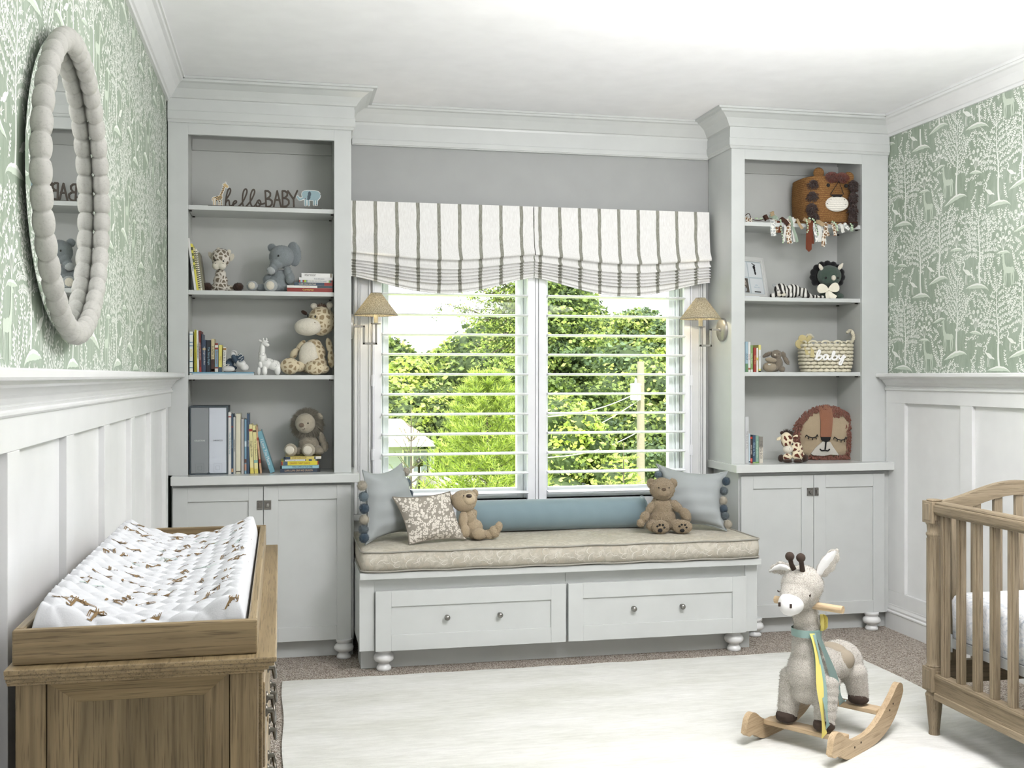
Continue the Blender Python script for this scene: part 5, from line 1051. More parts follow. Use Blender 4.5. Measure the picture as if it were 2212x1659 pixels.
# small giraffe plush
g = Toy('plush_giraffe', 'small seated grey-brown giraffe plush with dark brown feet beside the leaning books', 'soft toy', 478, 627.5, 5.43, S2)
g.body('body', G1, [(478, 556, 4, 20, 21, 17), (478, 548, 3, 19, 14, 16), (477, 590, 2, 12, 12, 10), (477, 604, 2, 16, 15, 12), (476, 618, 2, 20, 12, 15), (497, 620, 6, 16, 6, 6), (458, 620, 6, 12, 6, 6)], hair=900, hl=1.6, hw=.3)
for u, d in ((450.6, 12), (517, 10)): g.body('foot', P_DBR, [(u, 618, d, 11, 9.5, 8)], hair=500, hl=2)
g.body('muzzle', P_CRM, [(472, 573, 18, 9, 8.5, 8), (485, 573, 18, 8.5, 8.5, 8), (478, 568, 16, 13, 8, 8)], sm=8)
for u, v in ((472.6, 536.5), (495.4, 541)): g.body('horn', P_CRM, [(u, v, 2, 4.8, 5.2, 4.5), (u - (u - 482) * .12, v + 7, 2, 3.4, 5, 3.4)])
for u, v, r in ((456, 549, -30), (500, 553, 25)): g.body('ear', P_CRM, [(u, v, 0, 5, 9, 3, r)], hair=200)
for u, v, d in ((470, 561, 19), (487.5, 563, 19)): g.blob('eye', EYE, [(u, v, d, 2.0, 2.2, 1.6)], 10)
for u in (472.5, 488.5): g.blob('nostril', STI, [(u, 568.5, 25, .8, .9, .8)], 8)
# elephant
g = Toy('plush_elephant', 'seated blue-grey elephant plush beside the flat book stack', 'soft toy', 596, 628.5, 5.41, S2)
g.body('body', P_ELE, [(609, 552, 4, 27, 25, 22), (601, 566, 12, 15, 13, 13), (594, 577, 16, 10, 11, 9), (597, 609, 0, 27, 20, 19), (606, 597, 0, 21, 18, 17), (612, 618, 0, 16, 11, 14), (569, 619, 12, 16, 8, 8), (598, 618, 16, 12, 9, 12)], hair=2600, hl=2, hw=.3)
g.body('trunk_tip', P_ELL, [(590, 583, 20, 9.5, 9, 8)], hair=200, hl=1.5)
g.body('arm', P_ELE, [(624, 587, 10, 9, 15, 8, -12), (629, 599, 12, 10, 13, 9)], hair=500, hl=2); g.body('arm', P_ELE, [(580, 600, 8, 9, 12, 8, 30)], hair=300, hl=2)
g.body('ear', P_ELE, [(634, 545, -4, 16, 27, 4, -6)], hair=600, hl=2, label='large right ear'); g.body('ear', P_ELE, [(586, 531, -4, 9, 9, 4)], hair=200, hl=2)
for u, v, d, r in ((590.7, 616, 26, 15), (549.5, 616, 20, 12.5)):
    f = g.body('foot', P_ELL, [(u, v, d, r, r - 1.5, 7)], hair=400, hl=1.6); g.blob('foot_pad', P_CRM, [(u, v, d + 5, r * .62, r * .62, 3)], parent=f)
g.blob('eye', EYE, [(607, 552, 26, 1.8, 2.3, 1.5)], 10)
# big giraffe plush
g = Toy('plush_giraffe', 'large tan giraffe plush with huge white muzzle seated at the right of the third shelf', 'soft toy', 674, 811, 5.43, S3)
g.body('body', G2, [(694, 694, 0, 30, 32, 28), (678, 745, 0, 17, 12, 16), (676, 764, 0, 28, 26, 24), (676, 787, 2, 32, 22, 26), (648, 793, 18, 18, 12, 13), (700, 798, 12, 14, 10, 14)], vox=1.4, hair=800, hl=1.2)
g.body('muzzle', P_CRM, [(669, 708, 22, 29, 19, 21), (664, 713, 24, 22, 13, 17), (684, 706, 18, 15, 16, 16)], sm=8)
g.body('belly', P_CRM, [(670, 771, 15, 22, 32, 13)], sm=8)
for L, lb in (([(651, 748, 6, 7, 15, 8, 38), (637, 765, 8, 8, 13, 8, 30)], None), ([(712, 748, 4, 7, 18, 8, -12), (716, 776, 6, 7.5, 20, 8, -4)], None)): g.body('arm', G2, L, hair=200, hl=1.2)
for u, v, d in ((632, 792, 28), (686, 796, 30)): g.body('foot', G2, [(u, v, d, 21, 18 if u < 660 else 15, 12)], hair=200, hl=1.2)
for u, v in ((678, 662), (712, 660)): g.body('horn', P_CRM, [(u, v, 0, 7.5, 7, 6.5), (u + (3 if u < 690 else -2), v + 10, 0, 5, 9, 5)])
g.body('ear', P_DBR, [(657, 676, 0, 8, 4.5, 3, 28)]); g.body('ear', G2, [(716, 686, -2, 6, 11, 3)])
g.body('mane', plush('brown_tuft', (146, 118, 96), curl=200), [(697, 664, -2, 12, 5, 5, 15)], hair=400, hl=6, hw=.5)
for u, v in ((670, 684), (685.8, 686.5)): g.blob('eye', EYE, [(u, v, 25, 2.4, 3.2, 2)], 12)
g.blob('nostril', plain('brown_nostril', (110, 84, 60), .9), [(685.8, 700, 34.5, 2, 2, 1.4)], 10)
# ceramic giraffe
CER = plain('white_glazed_ceramic', (232, 232, 228), .15)
g = Toy('ceramic_giraffe', 'white glazed giraffe figurine standing between the baby shoes and the big giraffe plush', 'figurine', 580, 811, 5.40, S3)
bd = g.body('body', CER, [(571, 742, 0, 6.5, 6, 6), (576, 745, 3, 7, 4.5, 5, 20), (567, 756, 0, 6.2, 16, 6.5, 0), (566, 768, 0, 7.5, 12, 8), (567, 775, 0, 9.5, 14, 9), (578, 786, 0, 16, 12, 11), (592, 790, 0, 14, 12, 11), (560, 802, 4, 4.2, 11, 5), (573, 802, 6, 6, 11, 6), (564, 789, 3, 6, 8, 7), (600, 800, 2, 7, 12, 6), (596, 803, -8, 4, 8, 5), (569, 734, 0, 1.8, 4, 1.8), (576, 734, 0, 1.8, 4, 1.8), (562, 737, 0, 4, 2.6, 2, 30), (577, 739, -3, 3, 2, 2)], vox=.8, sm=5)
for u, v, r in ((563, 764, 3), (571, 766, 3.6), (563, 776, 3.6), (577, 777, 3.4), (590, 780, 3.6), (604, 784, 4), (597, 790, 3)): 
    mb = MB(); mb.tube([g.P(u + r * .8 * math.cos(a), v + r * math.sin(a), 8.6 if u < 574 else 9.8) for a in [6.283 * i / 14 for i in range(15)]], .28 * g.k, 5); build(mb, 'painted_ring', plain('grey_glaze_line', (150, 150, 146), .3), bd, fix=False)
g.blob('eye', EYE, [(573, 744, 6.6, .9, .9, .6)], 8)
# baby shoes
SHN = plain('navy_suede', (62, 78, 94), .85, bump=.4, bscale=500, bdist=.001); SHW = plain('white_leather', (208, 208, 206), .35); LCE = plain('white_lace', (232, 232, 228), .8)
g = Toy('baby_shoe', 'white and navy baby saddle shoe leaning toe-down on its mate', 'shoe', 515, 807, 5.385, ZB)
g.body('upper', SHW, [(531, 797, 12, 9, 8, 9), (524, 789, 12, 12, 9, 10, 35), (512, 778, 8, 9, 9, 9, 35), (505, 768, 4, 7, 7, 8)], vox=.7); g.body('saddle', SHN, [(512, 780, 11, 12.5, 7, 9.5, 52), (521, 777, 11, 9, 9, 10), (524, 785, 12, 7.5, 4, 10)], vox=.7)
mb = MB(); mb.tube([g.P(505 + 6 * math.cos(a) + 3, 767 + 5.5 * math.sin(a), 8 - 3 * math.sin(a)) for a in [6.283 * i / 16 for i in range(17)]], 1.5 * g.k, 6); build(mb, 'collar', SHW, g.t, fix=False)
g.line('laces', LCE, [(514, 765, 16), (519, 772, 21), (526, 768, 22), (530, 772, 21), (521, 778, 23), (530, 778, 22), (523, 784, 23), (531, 784, 21)], .7)
g = Toy('baby_shoe', 'white and navy baby saddle shoe standing flat, partly under its leaning mate', 'shoe', 498, 807, 5.40, ZB)
g.body('upper', SHW, [(498, 801, 18, 14, 7.5, 12), (497, 800, 4, 13, 6, 14)], vox=.7); g.body('saddle', SHN, [(497, 792, 8, 9.5, 11, 11), (498, 786, 2, 8, 9, 9), (499, 798, 8, 15.5, 6, 9)], vox=.7); g.line('laces', LCE, [(491, 793, 20), (498, 790, 21), (501, 791, 20), (492, 797, 23), (503, 797, 22)], .8)
mb = MB(); mb.lathe([(14 * g.k, 0), (15 * g.k, .8 * g.k), (15 * g.k, 2.4 * g.k), (13 * g.k, 3 * g.k)], tuple(g.P(498, 807, 12)), 24, M=None); build(mb, 'sole', plain('grey_rubber_sole', (96, 98, 98), .6), g.t, fix=False)
# lion plush on the books
P_LIO = plush('taupe_plush', (150, 142, 126), curl=240, strength=.6, dist=.003); P_LIF = plush('light_taupe_plush', (176, 168, 150), curl=300, strength=.4, dist=.002)
g = Toy('plush_lion', 'small seated grey-beige lion plush with shaggy mane on top of the book stack', 'soft toy', 664, 985.5, 5.44, ZLION)
g.body('body', P_LIO, [(668, 963, 0, 24, 21, 18), (668, 972, 0, 24, 13, 18), (690, 974, 8, 13, 10, 13), (645, 976, 12, 10, 8, 10)], hair=1500, hl=2)
g.body('head', P_LIF, [(661, 916, 8, 22, 22, 18), (656, 921, 20, 12, 11, 9)], hair=500, hl=1, sm=7)
rgm = random.Random(3); mn = MB(); mn.add(*[x for x in (lambda m: (m.v, m.f))(g.lumps([(664, 916, -4, 27, 26, 14)]))], 0, True)
for i in range(5200):
    a = rgm.uniform(0, 6.283); rr = rgm.uniform(19, 28); c = g.P(664 + rr * math.cos(a), 916 - rr * math.sin(a), rgm.uniform(-8, 10)); d = Vector((math.cos(a), rgm.uniform(-.5, .5), math.sin(a) - .25)).normalized(); e = Vector((-math.sin(a), rgm.uniform(-1, 1), math.cos(a))) * .5 * g.k; L = rgm.uniform(6, 14) * g.k; b = len(mn.v)
    m_ = c + d * L * .55 + Vector((0, 0, -.06)) * L; mn.add([c - e, c + e, m_ + e * .6, m_ - e * .6, c + d * L + Vector((rgm.uniform(-.2, .2), 0, -.3)) * L], [(0, 1, 2, 3), (3, 2, 4)], 0, True)
build(mn, 'mane', plush('grey_shaggy_mane', (138, 132, 118), curl=200), g.t, fix=False)
g.blob('nose', plush('brown_velour_nose', (118, 104, 90), curl=400, strength=.1), [(657, 919, 29, 6, 5, 3)]); g.blob('eye', EYE, [(670, 915, 25, 1.7, 1.5, 1.2)], 10); g.line('mouth', STI, [(658, 928.5, 28.5), (661, 929, 28.5), (664, 926, 27.5)], .5)
for u, v, d in ((633, 972, 26), (671.5, 972, 28)): f = g.body('foot', P_LIF, [(u, v, d, 14.5, 14, 7)], hair=500, hl=1.6); g.blob('foot_pad', P_CRM, [(u - 1, v, d + 5, 10, 9.5, 3)], parent=f)
g.body('arm', P_LIO, [(697, 950, 6, 7, 16, 7, -14), (703, 966, 8, 8, 12, 8)], hair=500, hl=2); g.body('ear', P_LIF, [(692, 901, 6, 6, 8, 3, -30)], hair=200)
# ---- small giraffe plush on the right counter
ZR = ZC['R']
g = Toy('plush_giraffe', 'small cream giraffe plush with dark brown patches and hooves in front of the lion pillow', 'soft toy', 1712, 994, 5.37, ZR)
g.body('body', G3, [(1698, 948, 8, 13, 15, 11), (1697, 940, 6, 12, 11, 10), (1713, 962, 0, 9, 16, 9, -30), (1722, 970, 0, 13, 19, 11), (1730, 982, 0, 9, 10, 9), (1718, 979, 12, 11, 11, 9), (1697, 983, 14, 10, 9, 8)], hair=900, hl=1.2, hw=.3)
g.body('muzzle', P_CRM, [(1698.5, 966, 13, 11, 9, 9)], sm=7); g.blob('eye', plain('dark_blue_eye', (40, 52, 70), .2), [(1707.5, 954.5, 15, 1.7, 1.9, 1.4)], 10); g.blob('nostril', STI, [(1700, 964, 22, .8, .9, .8)], 8)
for u, v, d, a, b in ((1696, 990, 22, 10, 4.5), (1718.5, 990, 22, 10.5, 4.5), (1737, 985, 4, 8, 8), (1685, 985, 10, 7, 8)): g.body('hoof', P_DBR, [(u, v, d, a, b, 7)], hair=200, hl=1.2)
for u, v, r in ((1689, 931, 20), (1708, 931, -20)): g.body('horn', P_DBR, [(u, v, 4, 5.4, 4.6, 4.5)])
g.body('mane', P_DBR, [(1699, 929, 2, 8, 3.5, 4)], hair=300, hl=6, hw=.4)
for u, v, r in ((1682, 943, -28), (1717, 939, -28)): g.body('ear', G3, [(u, v, 4, 7, 3.6, 2.5, r)], hair=80, hl=1)
# ---- grey bunny, right bookcase
P_BUN = plush('grey_brown_bunny_plush', (134, 124, 110), curl=260, strength=.6, dist=.003); P_BUB = plush('beige_bunny_velour', (164, 152, 132), curl=300, strength=.3, dist=.002)
g = Toy('plush_bunny', 'small grey-brown floppy-eared bunny plush slumped against the golf book row', 'soft toy', 1668, 801, 5.41, SR[2])
g.body('body', P_BUN, [(1676, 763, 4, 12, 10, 10), (1678, 782, 0, 13, 16, 12), (1668, 792, 2, 16, 9, 12), (1687, 795, 10, 6.5, 7, 7)], hair=1200, hl=1.6, hw=.35)
g.body('arm', P_BUB, [(1662, 775, 14, 13, 6, 7, 8)], hair=200, hl=1); g.body('belly', P_BUB, [(1660, 790, 10, 15, 11, 9)], hair=200, hl=1)
g.body('ear', P_BUN, [(1657, 763, 2, 12, 4.5, 3, -26)], hair=200); g.body('ear', P_BUN, [(1692, 764, 2, 5, 8, 3, -20), (1698, 776, 2, 5, 11, 3, -32)], hair=300)
g.blob('nose', P_CRM, [(1671, 763.5, 13, 2.3, 1.8, 1.5)], 10); g.blob('eye', EYE, [(1679.5, 762, 13, 1, 1.1, 1)], 8); g.line('collar_tag', plain('white_label_tape', (196, 196, 190), .8), [(1655, 784.5, 17), (1660, 785, 17.5)], 1.6)
# ---- tiger
def tiger_mat():
    k = NT('white_tiger_stripes', 1.0, spec=.05); v = k.coord((1, .4, .55)); w = k.n('ShaderNodeTexWave', {'Vector': v, 'Scale': 14.0, 'Distortion': 4.5, 'Detail': 2.0, 'Detail Scale': 1.5}).outputs[0]
    k.color(k.ramp(w, [(.30, (56, 54, 52)), (.46, (206, 204, 198)), (1, (224, 222, 216))])); k.bump(k.noise(k.coord(), 300, 3), .5, .003); return k.m
TG = tiger_mat()
g = Toy('plush_tiger', 'white and black striped tiger plush lying down beside the photo frame', 'soft toy', 1708, 638.5, 5.41, SR[1])
g.body('body', TG, [(1685, 619, 6, 14, 13, 13), (1683, 628, 14, 12, 8.5, 10), (1712, 622, 0, 20, 14.5, 14), (1700, 626, 4, 14, 12, 12), (1735, 626, 2, 10, 11, 10), (1741, 632, 6, 11, 6, 8)], hair=1600, hl=1.6, hw=.35)
g.body('tail', TG, [(1748, 634.5, 6, 9, 4, 4), (1760, 635, 8, 8, 3.6, 4), (1772, 635.5, 10, 6, 3, 3.5)], hair=300, hl=1.4)
for u, v, d in ((1705, 632, 16), (1667, 633, 12)): g.body('paw', TG, [(u, v, d, 8 if u > 1700 else 7, 6, 6)], hair=200, hl=1.2)
for u, v in ((1672, 610), (1703, 612)): g.body('ear', P_ELL, [(u, v, 2, 4, 4.5, 2.5)], hair=100, hl=1.4)
for u in (1678, 1687): g.body('cheek', P_CRM, [(u, 631.5, 23, 5, 4.5, 3.5)], hair=60, hl=1)
g.blob('nose', STI, [(1682, 628, 26.5, 3.6, 2, 1.5)], 10)
for u in (1676, 1692): g.blob('eye', EYE, [(u, 621.5, 19 if u < 1680 else 17, 1.8, 1, 1.2)], 8)
# ---- dinosaur with cream bow
P_DIN = plush('dark_teal_green_plush', (50, 62, 62), (82, 102, 88), curl=420, strength=.9, dist=.003); P_BLK = plush('black_plush', (26, 26, 28), curl=260, strength=.5, dist=.003); SAT = plain('cream_satin_ribbon', (214, 210, 192), .3)
g = Toy('plush_dinosaur', 'dark green three-horned dinosaur plush wearing a cream satin bow', 'soft toy', 1793, 638, 5.42, SR[1])
g.body('body', P_DIN, [(1789, 588, 8, 26, 23, 19), (1789, 599, 14, 20, 13, 14), (1795, 626, 0, 20, 14, 15), (1810, 632, 12, 9, 7.5, 8), (1774, 632, 12, 9, 7, 8)], hair=700, hl=1)
g.body('frill', P_BLK, [(1789, 577, -6, 27, 18, 7)] + [(1789 + 31 * math.cos(a), 587 - 26 * math.sin(a), -6, 8, 8, 6) for a in [math.radians(x) for x in range(-30, 211, 24)]] + [(1789, 590, -6, 31, 25, 6)], hair=500, hl=1.4)
for u, v, r in ((1769.5, 571, -28), (1811, 569, 38)): g.body('horn', P_CRM, [(u, v, 14, 4.5, 8, 4.2, r), (u + (-2.2 if r < 0 else 3.4), v - 5, 14, 2.6, 4.6, 2.4, r)])
g.body('nose_horn', P_CRM, [(1792.5, 594, 28, 5, 6.2, 5)])
for u in (1776.5, 1802.5): g.blob('eye', EYE, [(u, 593.5, 26, 2.2, 2.5, 1.8)], 10)
g.line('mouth', STI, [(1781, 606, 28), (1787, 609, 28.5), (1797, 606.5, 28)], .5)
def bow(g, c, loops, tails, mat, name='bow'):
    mb = MB()
    for (du, dv, ru, rv, rot) in loops:
        R = math.radians(rot); pts = []
        for k in range(25):
            a = 6.283 * k / 24; x, y = ru * (1 + math.cos(a)) / 2 * 2, rv * math.sin(a) * (.5 + .5 * abs((1 + math.cos(a)) / 2)) * 1.6; pts.append((x, y))
        rows = [[g.P(c[0] + x * math.cos(R) - y * math.sin(R), c[1] - x * math.sin(R) - y * math.cos(R), c[2] + w * 2.5 + 3 * math.sin(math.pi * x / (2 * ru + .01))) for x, y in pts] for w in (-1, 1)]
        mb.grid(rows, 0, True); ctr = [g.P(c[0], c[1], c[2] - 1)]; mb.add(rows[0][:-1], [tuple(range(24))], 0, True); mb.add(rows[1][:-1], [tuple(range(24))], 0, True)
    for pts, w in tails:
        L = [g.P(*p) for p in pts]; side = []
        for i, p in enumerate(L):
            t_ = (L[min(i + 1, len(L) - 1)] - L[max(i - 1, 0)]).normalized(); n_ = Vector((t_.z, 0, -t_.x)) * w * g.k / 2; side.append([p - n_, p + Vector((0, -.6 * g.k, 0)), p + n_])
        mb.grid(side, 0, True)
    mb.ell(g.P(*c), (3.4 * g.k, 3 * g.k, 3.6 * g.k), n=12); return build(mb, name, mat, g.t, fix=False)
bow(g, (1781, 619, 27), [(0, 0, 12, 8, 172), (0, 0, 12, 8, 18)], [([(1781, 620, 27), (1785, 630, 29), (1796, 637.5, 30)], 12), ([(1781, 620, 27), (1779, 630, 29), (1780, 637.5, 30)], 9)], SAT)
# ================================================================ BEARS ON THE SEAT
ZCU = .5665
def atz(u, v, Z):
    a = (u - U0) / F_PX; t_ = (Z - CAM_H) * F_PX / (V0 - v); return Vector((t_ * (TS + a * TC), t_ * (TC - a * TS), Z))
q = atz(1020, 1164, ZCU)
g = Toy('teddy_bear', 'slim pale beige teddy bear slouching against the leopard-print pillow', 'soft toy', 1020, 1168, q.y, ZCU)
g.body('body', P_TAN, [(1010, 1106, 0, 12, 12, 11), (1014, 1122, 0, 15, 17, 13, -18), (1024, 1144, 0, 19, 19, 16), (1028, 1156, 0, 21, 12, 16), (1036, 1157, 12, 15, 11, 12), (1056, 1158, 2, 18, 10, 9), (1068, 1152, 4, 12, 13, 10), (1077, 1142, 4, 8, 12, 9, 14)], hair=4200, hl=2.0, hw=.5, disp=2.0, ds=.006)
g.body('foot', P_TAN, [(1035, 1154, 20, 15, 12.5, 10)], hair=600, hl=2.0, hw=.5, disp=1.5, ds=.006)
g.body('arm', P_TAN, [(1001, 1127, 10, 10, 22, 9, 4), (1005, 1150, 14, 11, 15, 10, 6)], hair=1100, hl=2.0, hw=.5, disp=1.5, ds=.006); g.body('arm', P_TAN, [(1023, 1112, -4, 7, 9, 7, -30)], hair=300, hl=2.0)
g.body('head', P_TAN, [(1002, 1086, 4, 27, 23, 23, 12), (1013, 1080, 8, 18, 18, 18)], hair=2800, hl=1.8, hw=.5, disp=1.5, ds=.006)
g.body('ear', P_TAN, [(971, 1081, 0, 9.5, 9.5, 5)], hair=400); g.body('ear', P_TAN, [(1026, 1070, -2, 7, 9, 5)], hair=300)
mz = g.body('muzzle', plush('smooth_beige_muzzle', (206, 188, 158), curl=300, strength=.3, dist=.001), [(1014, 1079, 22, 13, 13, 9)], sm=7); g.blob('nose', EYE if 0 else plain('dark_brown_nose', (58, 46, 38), .4), [(1014.5, 1072, 30, 6.6, 4.2, 3)], 12, parent=mz); g.blob('eye', EYE, [(1003, 1072, 26, 1.4, 1.4, 1.2)], 8)
q = atz(1440, 1150, ZCU)
g = Toy('teddy_bear', 'curly brown-beige teddy bear with black paw prints seated before the right grey pillow', 'soft toy', 1432, 1155, q.y, ZCU)
kw = dict(hair=3800, hl=2.8, hw=.6, disp=3.4, ds=.007)
g.body('body', P_TN2, [(1430, 1100, 0, 24, 27, 20), (1430, 1122, 0, 29, 26, 22), (1430, 1138, 0, 28, 14, 20), (1412, 1138, 14, 18, 13, 14), (1462, 1138, 14, 18, 13, 14)], **kw)
g.body('head', P_TN2, [(1430, 1061, 4, 27, 24, 22), (1430, 1070, 8, 22, 15, 18)], hair=2200, hl=2.6, hw=.6, disp=3, ds=.007)
for u in (1407, 1453): g.body('ear', P_TN2, [(u, 1049, 0, 10, 11, 5)], hair=500, hl=2.4, hw=.6, disp=2, ds=.006)
g.body('muzzle', P_TN2, [(1431, 1066, 22, 13, 11, 9)], hair=500, hl=1.8, hw=.5); g.blob('nose', plain('brown_stitched_nose', (86, 70, 54), .8), [(1430, 1058.5, 31, 5, 3, 2.5)], 12)
for u in (1420, 1442): g.blob('eye', EYE, [(u, 1056, 24, 1.4, 1.4, 1.2)], 8)
g.body('arm', P_TN2, [(1405, 1102, 6, 9, 16, 9, 30), (1392, 1120, 10, 10, 13, 9, 26), (1383, 1133, 12, 9, 9, 8)], hair=900, hl=2.6, hw=.6, disp=2.4, ds=.006); g.body('arm', P_TN2, [(1460, 1098, 6, 10, 16, 9, -44), (1479, 1116, 10, 11, 17, 10, -28)], hair=1000, hl=2.6, hw=.6, disp=2.4, ds=.006)
for u, w in ((1423, 19), (1470, 21)):
    f = g.body('foot', P_TN2, [(u, 1139, 28, w, 15, 9)], hair=900, hl=2.2, hw=.6, disp=2, ds=.006)
    for du, dv, r in ((0, 6.5, 4), (-6, -2.5, 2), (-1, -6, 2.1), (6, -5.5, 2.1), (9, 0, 2)):
        g.blob('paw_print', plain('black_embroidery', (24, 22, 22), .8), [(u + du - 2, 1139 + dv, 37.5, r * 1.25, r, 1.5)], 10, parent=f)
# ================================================================ PILLOWS
def pillow(name, label, C, thick, mat, cat='pillow', pinch=.10, N=26, pipe=None, wr=.004, seed=1, seam=None, poms=None):
    """C = four corners TL, TR, BR, BL in room coordinates"""
    TL, TR, BR, BL = [Vector(p) for p in C]; ctr = (TL + TR + BR + BL) / 4; nrm = (TR - TL).cross(BL - TL).normalized(); nrm = -nrm if nrm.y > 0 else nrm
    zmin = min(p.z for p in C); t = thing(name, label, cat, (ctr.x, ctr.y, zmin)); rg = random.Random(seed); ph = [rg.uniform(0, 6.28) for _ in range(8)]
    def S(u, v, s):
        p = TL.lerp(TR, u).lerp(BL.lerp(BR, u), v); e = lambda q: 1 - abs(2 * q - 1) ** 2.2
        cu, cv = 2 * u - 1, 2 * v - 1; pull = pinch * (e(u) * cv ** 3 if 1 else 0); p = p + (TL - BL) * (pull * .5) - (TR - TL) * (pinch * .5 * e(v) * cu ** 3)
        h = max(0, e(u)) ** .62 * max(0, e(v)) ** .62 * thick; r = abs(cu) ** 2 + abs(cv) ** 2
        w = wr * (math.sin(9 * u + 13 * v + ph[0]) * math.sin(17 * v - 6 * u + ph[1]) + .6 * math.sin(26 * (u + v) + ph[2]) * max(0, r - .6)) * min(1, h / (thick * .3))
        w += wr * 2.2 * math.exp(-((min(u, 1 - u) + min(v, 1 - v)) * 6) ** 2) * math.sin(34 * (cu - cv) + ph[3]) * min(1, h / (thick * .15))
        return p + nrm * (s * (h + w * (1 if s > 0 else 0)) + .0008 * s)
    mb = MB(); mb.grid([[S(i / N, j / N, 1) for i in range(N + 1)] for j in range(N + 1)], 0, True); mb.grid([[S(i / N, j / N, -.55) for i in range(N + 1)] for j in range(N + 1)], 0, True)
    rim = [(i / N, 0) for i in range(N)] + [(1, j / N) for j in range(N)] + [(1 - i / N, 1) for i in range(N)] + [(0, 1 - j / N) for j in range(N)]; rim.append(rim[0])
    mb.grid([[S(a, b, 1) for a, b in rim], [S(a, b, -.55) for a, b in rim]], 0, True)
    build(mb, 'cover', mat, t, world=True, fix=False)
    if pipe: mb = MB(); mb.tube([(S(a, b, 1) + S(a, b, -.55)) / 2 for a, b in rim], .0036, 7, cap=False); build(mb, 'piping', pipe, t, world=True, fix=False)
    return t, S
PG = fabric('pale_blue_grey_velvet', (158, 163, 163), .3, 700); POMC = [plush('cream_yarn', (198, 190, 172), curl=300), plush('dusty_blue_yarn', (122, 140, 150), curl=300), plush('dark_blue_yarn', (66, 88, 106), curl=300), plush('slate_yarn', (98, 110, 116), curl=300)]
def pompom(parent, p, r, c, seed):
    mb = MB(); mb.ell(p, r * .8, n=14); rg = random.Random(seed)
    for i in range(900):
        d = Vector((rg.gauss(0, 1), rg.gauss(0, 1), rg.gauss(0, 1))).normalized(); e = d.cross(Vector((rg.uniform(-1, 1), rg.uniform(-1, 1), 1))).normalized() * .0007; o = Vector(p) + d * r * .7; mb.add([o - e, o + e, o + d * r * .34 * rg.uniform(.7, 1.15)], [(0, 1, 2)], 0, True)
    build(mb, 'pompom', POMC[c], parent, world=True, fix=False, label=['cream pompom', 'dusty blue pompom', 'dark blue pompom', 'slate grey pompom'][c])
tl, tr_, br, bl = at(783, 1016, 5.06), at(868, 1000, 5.42), at(905, 1148, 5.36), at(789, 1178, 5.07)
bl.z = br.z = ZCU + .004
t, S = pillow('throw_pillow', 'pale blue-grey pillow with pompoms leaning in the left corner of the window seat', (tl, tr_, br, bl), .084, PG, pinch=.20, pipe=PG, wr=.006, seed=3)
for i, (v, c) in enumerate(((.22, 0), (.37, 1), (.53, 2), (.68, 0), (.81, 3), (.925, 2))): p = (S(0, v, 1) + S(0, v, -.55)) / 2; pompom(t, p + Vector((-.020, -.02, .004)) if v < .9 else p + Vector((-.012, -.02, .008)), .027, c, i)
for i, (v, c) in enumerate(((.12, 0), (.27, 1), (.42, 2))): p = (S(1, v, 1) + S(1, v, -.55)) / 2; pompom(t, p + Vector((.016, -.01, 0)), .025, c, 20 + i)
tl, tr_, br, bl = at(1418, 1002, 5.40), at(1572, 1018, 5.22), at(1570, 1146, 5.14), at(1432, 1150, 5.26); bl.z = br.z = ZCU + .004
t, S = pillow('throw_pillow', 'pale grey pillow with pompoms leaning in the right corner behind the curly teddy bear', (tl, tr_, br, bl), .086, PG, pinch=.20, pipe=PG, wr=.006, seed=7)
for i, (v, c) in enumerate(((.19, 2), (.36, 3), (.52, 0), (.66, 2), (.77, 3), (.93, 0))): p = (S(1, v, 1) + S(1, v, -.55)) / 2; pompom(t, p + Vector((.014, -.008, .004 if v < .9 else .012)), .025, c, 40 + i)
for i, (v, c) in enumerate(((.16, 1), (.55, 2))): p = (S(0, v, 1) + S(0, v, -.55)) / 2; pompom(t, p + Vector((-.018, -.005, 0)), .024, c, 50 + i)
def leopard():
    k = NT('taupe_and_cream_leopard_weave', .95, spec=.1); v = k.coord((1, 0, 1)); a = k.n('ShaderNodeTexVoronoi', {'Vector': v, 'Scale': 72.0, 'Randomness': .75}); d = a.outputs['Distance']
    wob = k.noise(v, 160, 2); s = k.n('ShaderNodeMath', {0: d, 1: k.n('ShaderNodeMath', {0: wob, 1: .32}, operation='MULTIPLY').outputs[0]}, operation='ADD').outputs[0]
    k.color(k.ramp(s, [(.36, (150, 144, 134)), (.42, (214, 208, 198)), (.66, (218, 212, 202)), (.72, (152, 146, 136)), (1, (150, 144, 134))])); k.bump(k.noise(v, 600, 2), .5, .001); return k.m
tl, tr_, br, bl = at(848, 1074, 5.10), at(972, 1062, 5.20), at(1007, 1160, 5.14), at(884, 1178, 5.03); bl.z = br.z = ZCU + .004
pillow('throw_pillow', 'small leopard-print pillow leaning on the left blue-grey pillow', (tl, tr_, br, bl), .055, leopard(), pinch=.12, pipe=fabric('taupe_piping', (128, 122, 112)), wr=.003, seed=11)
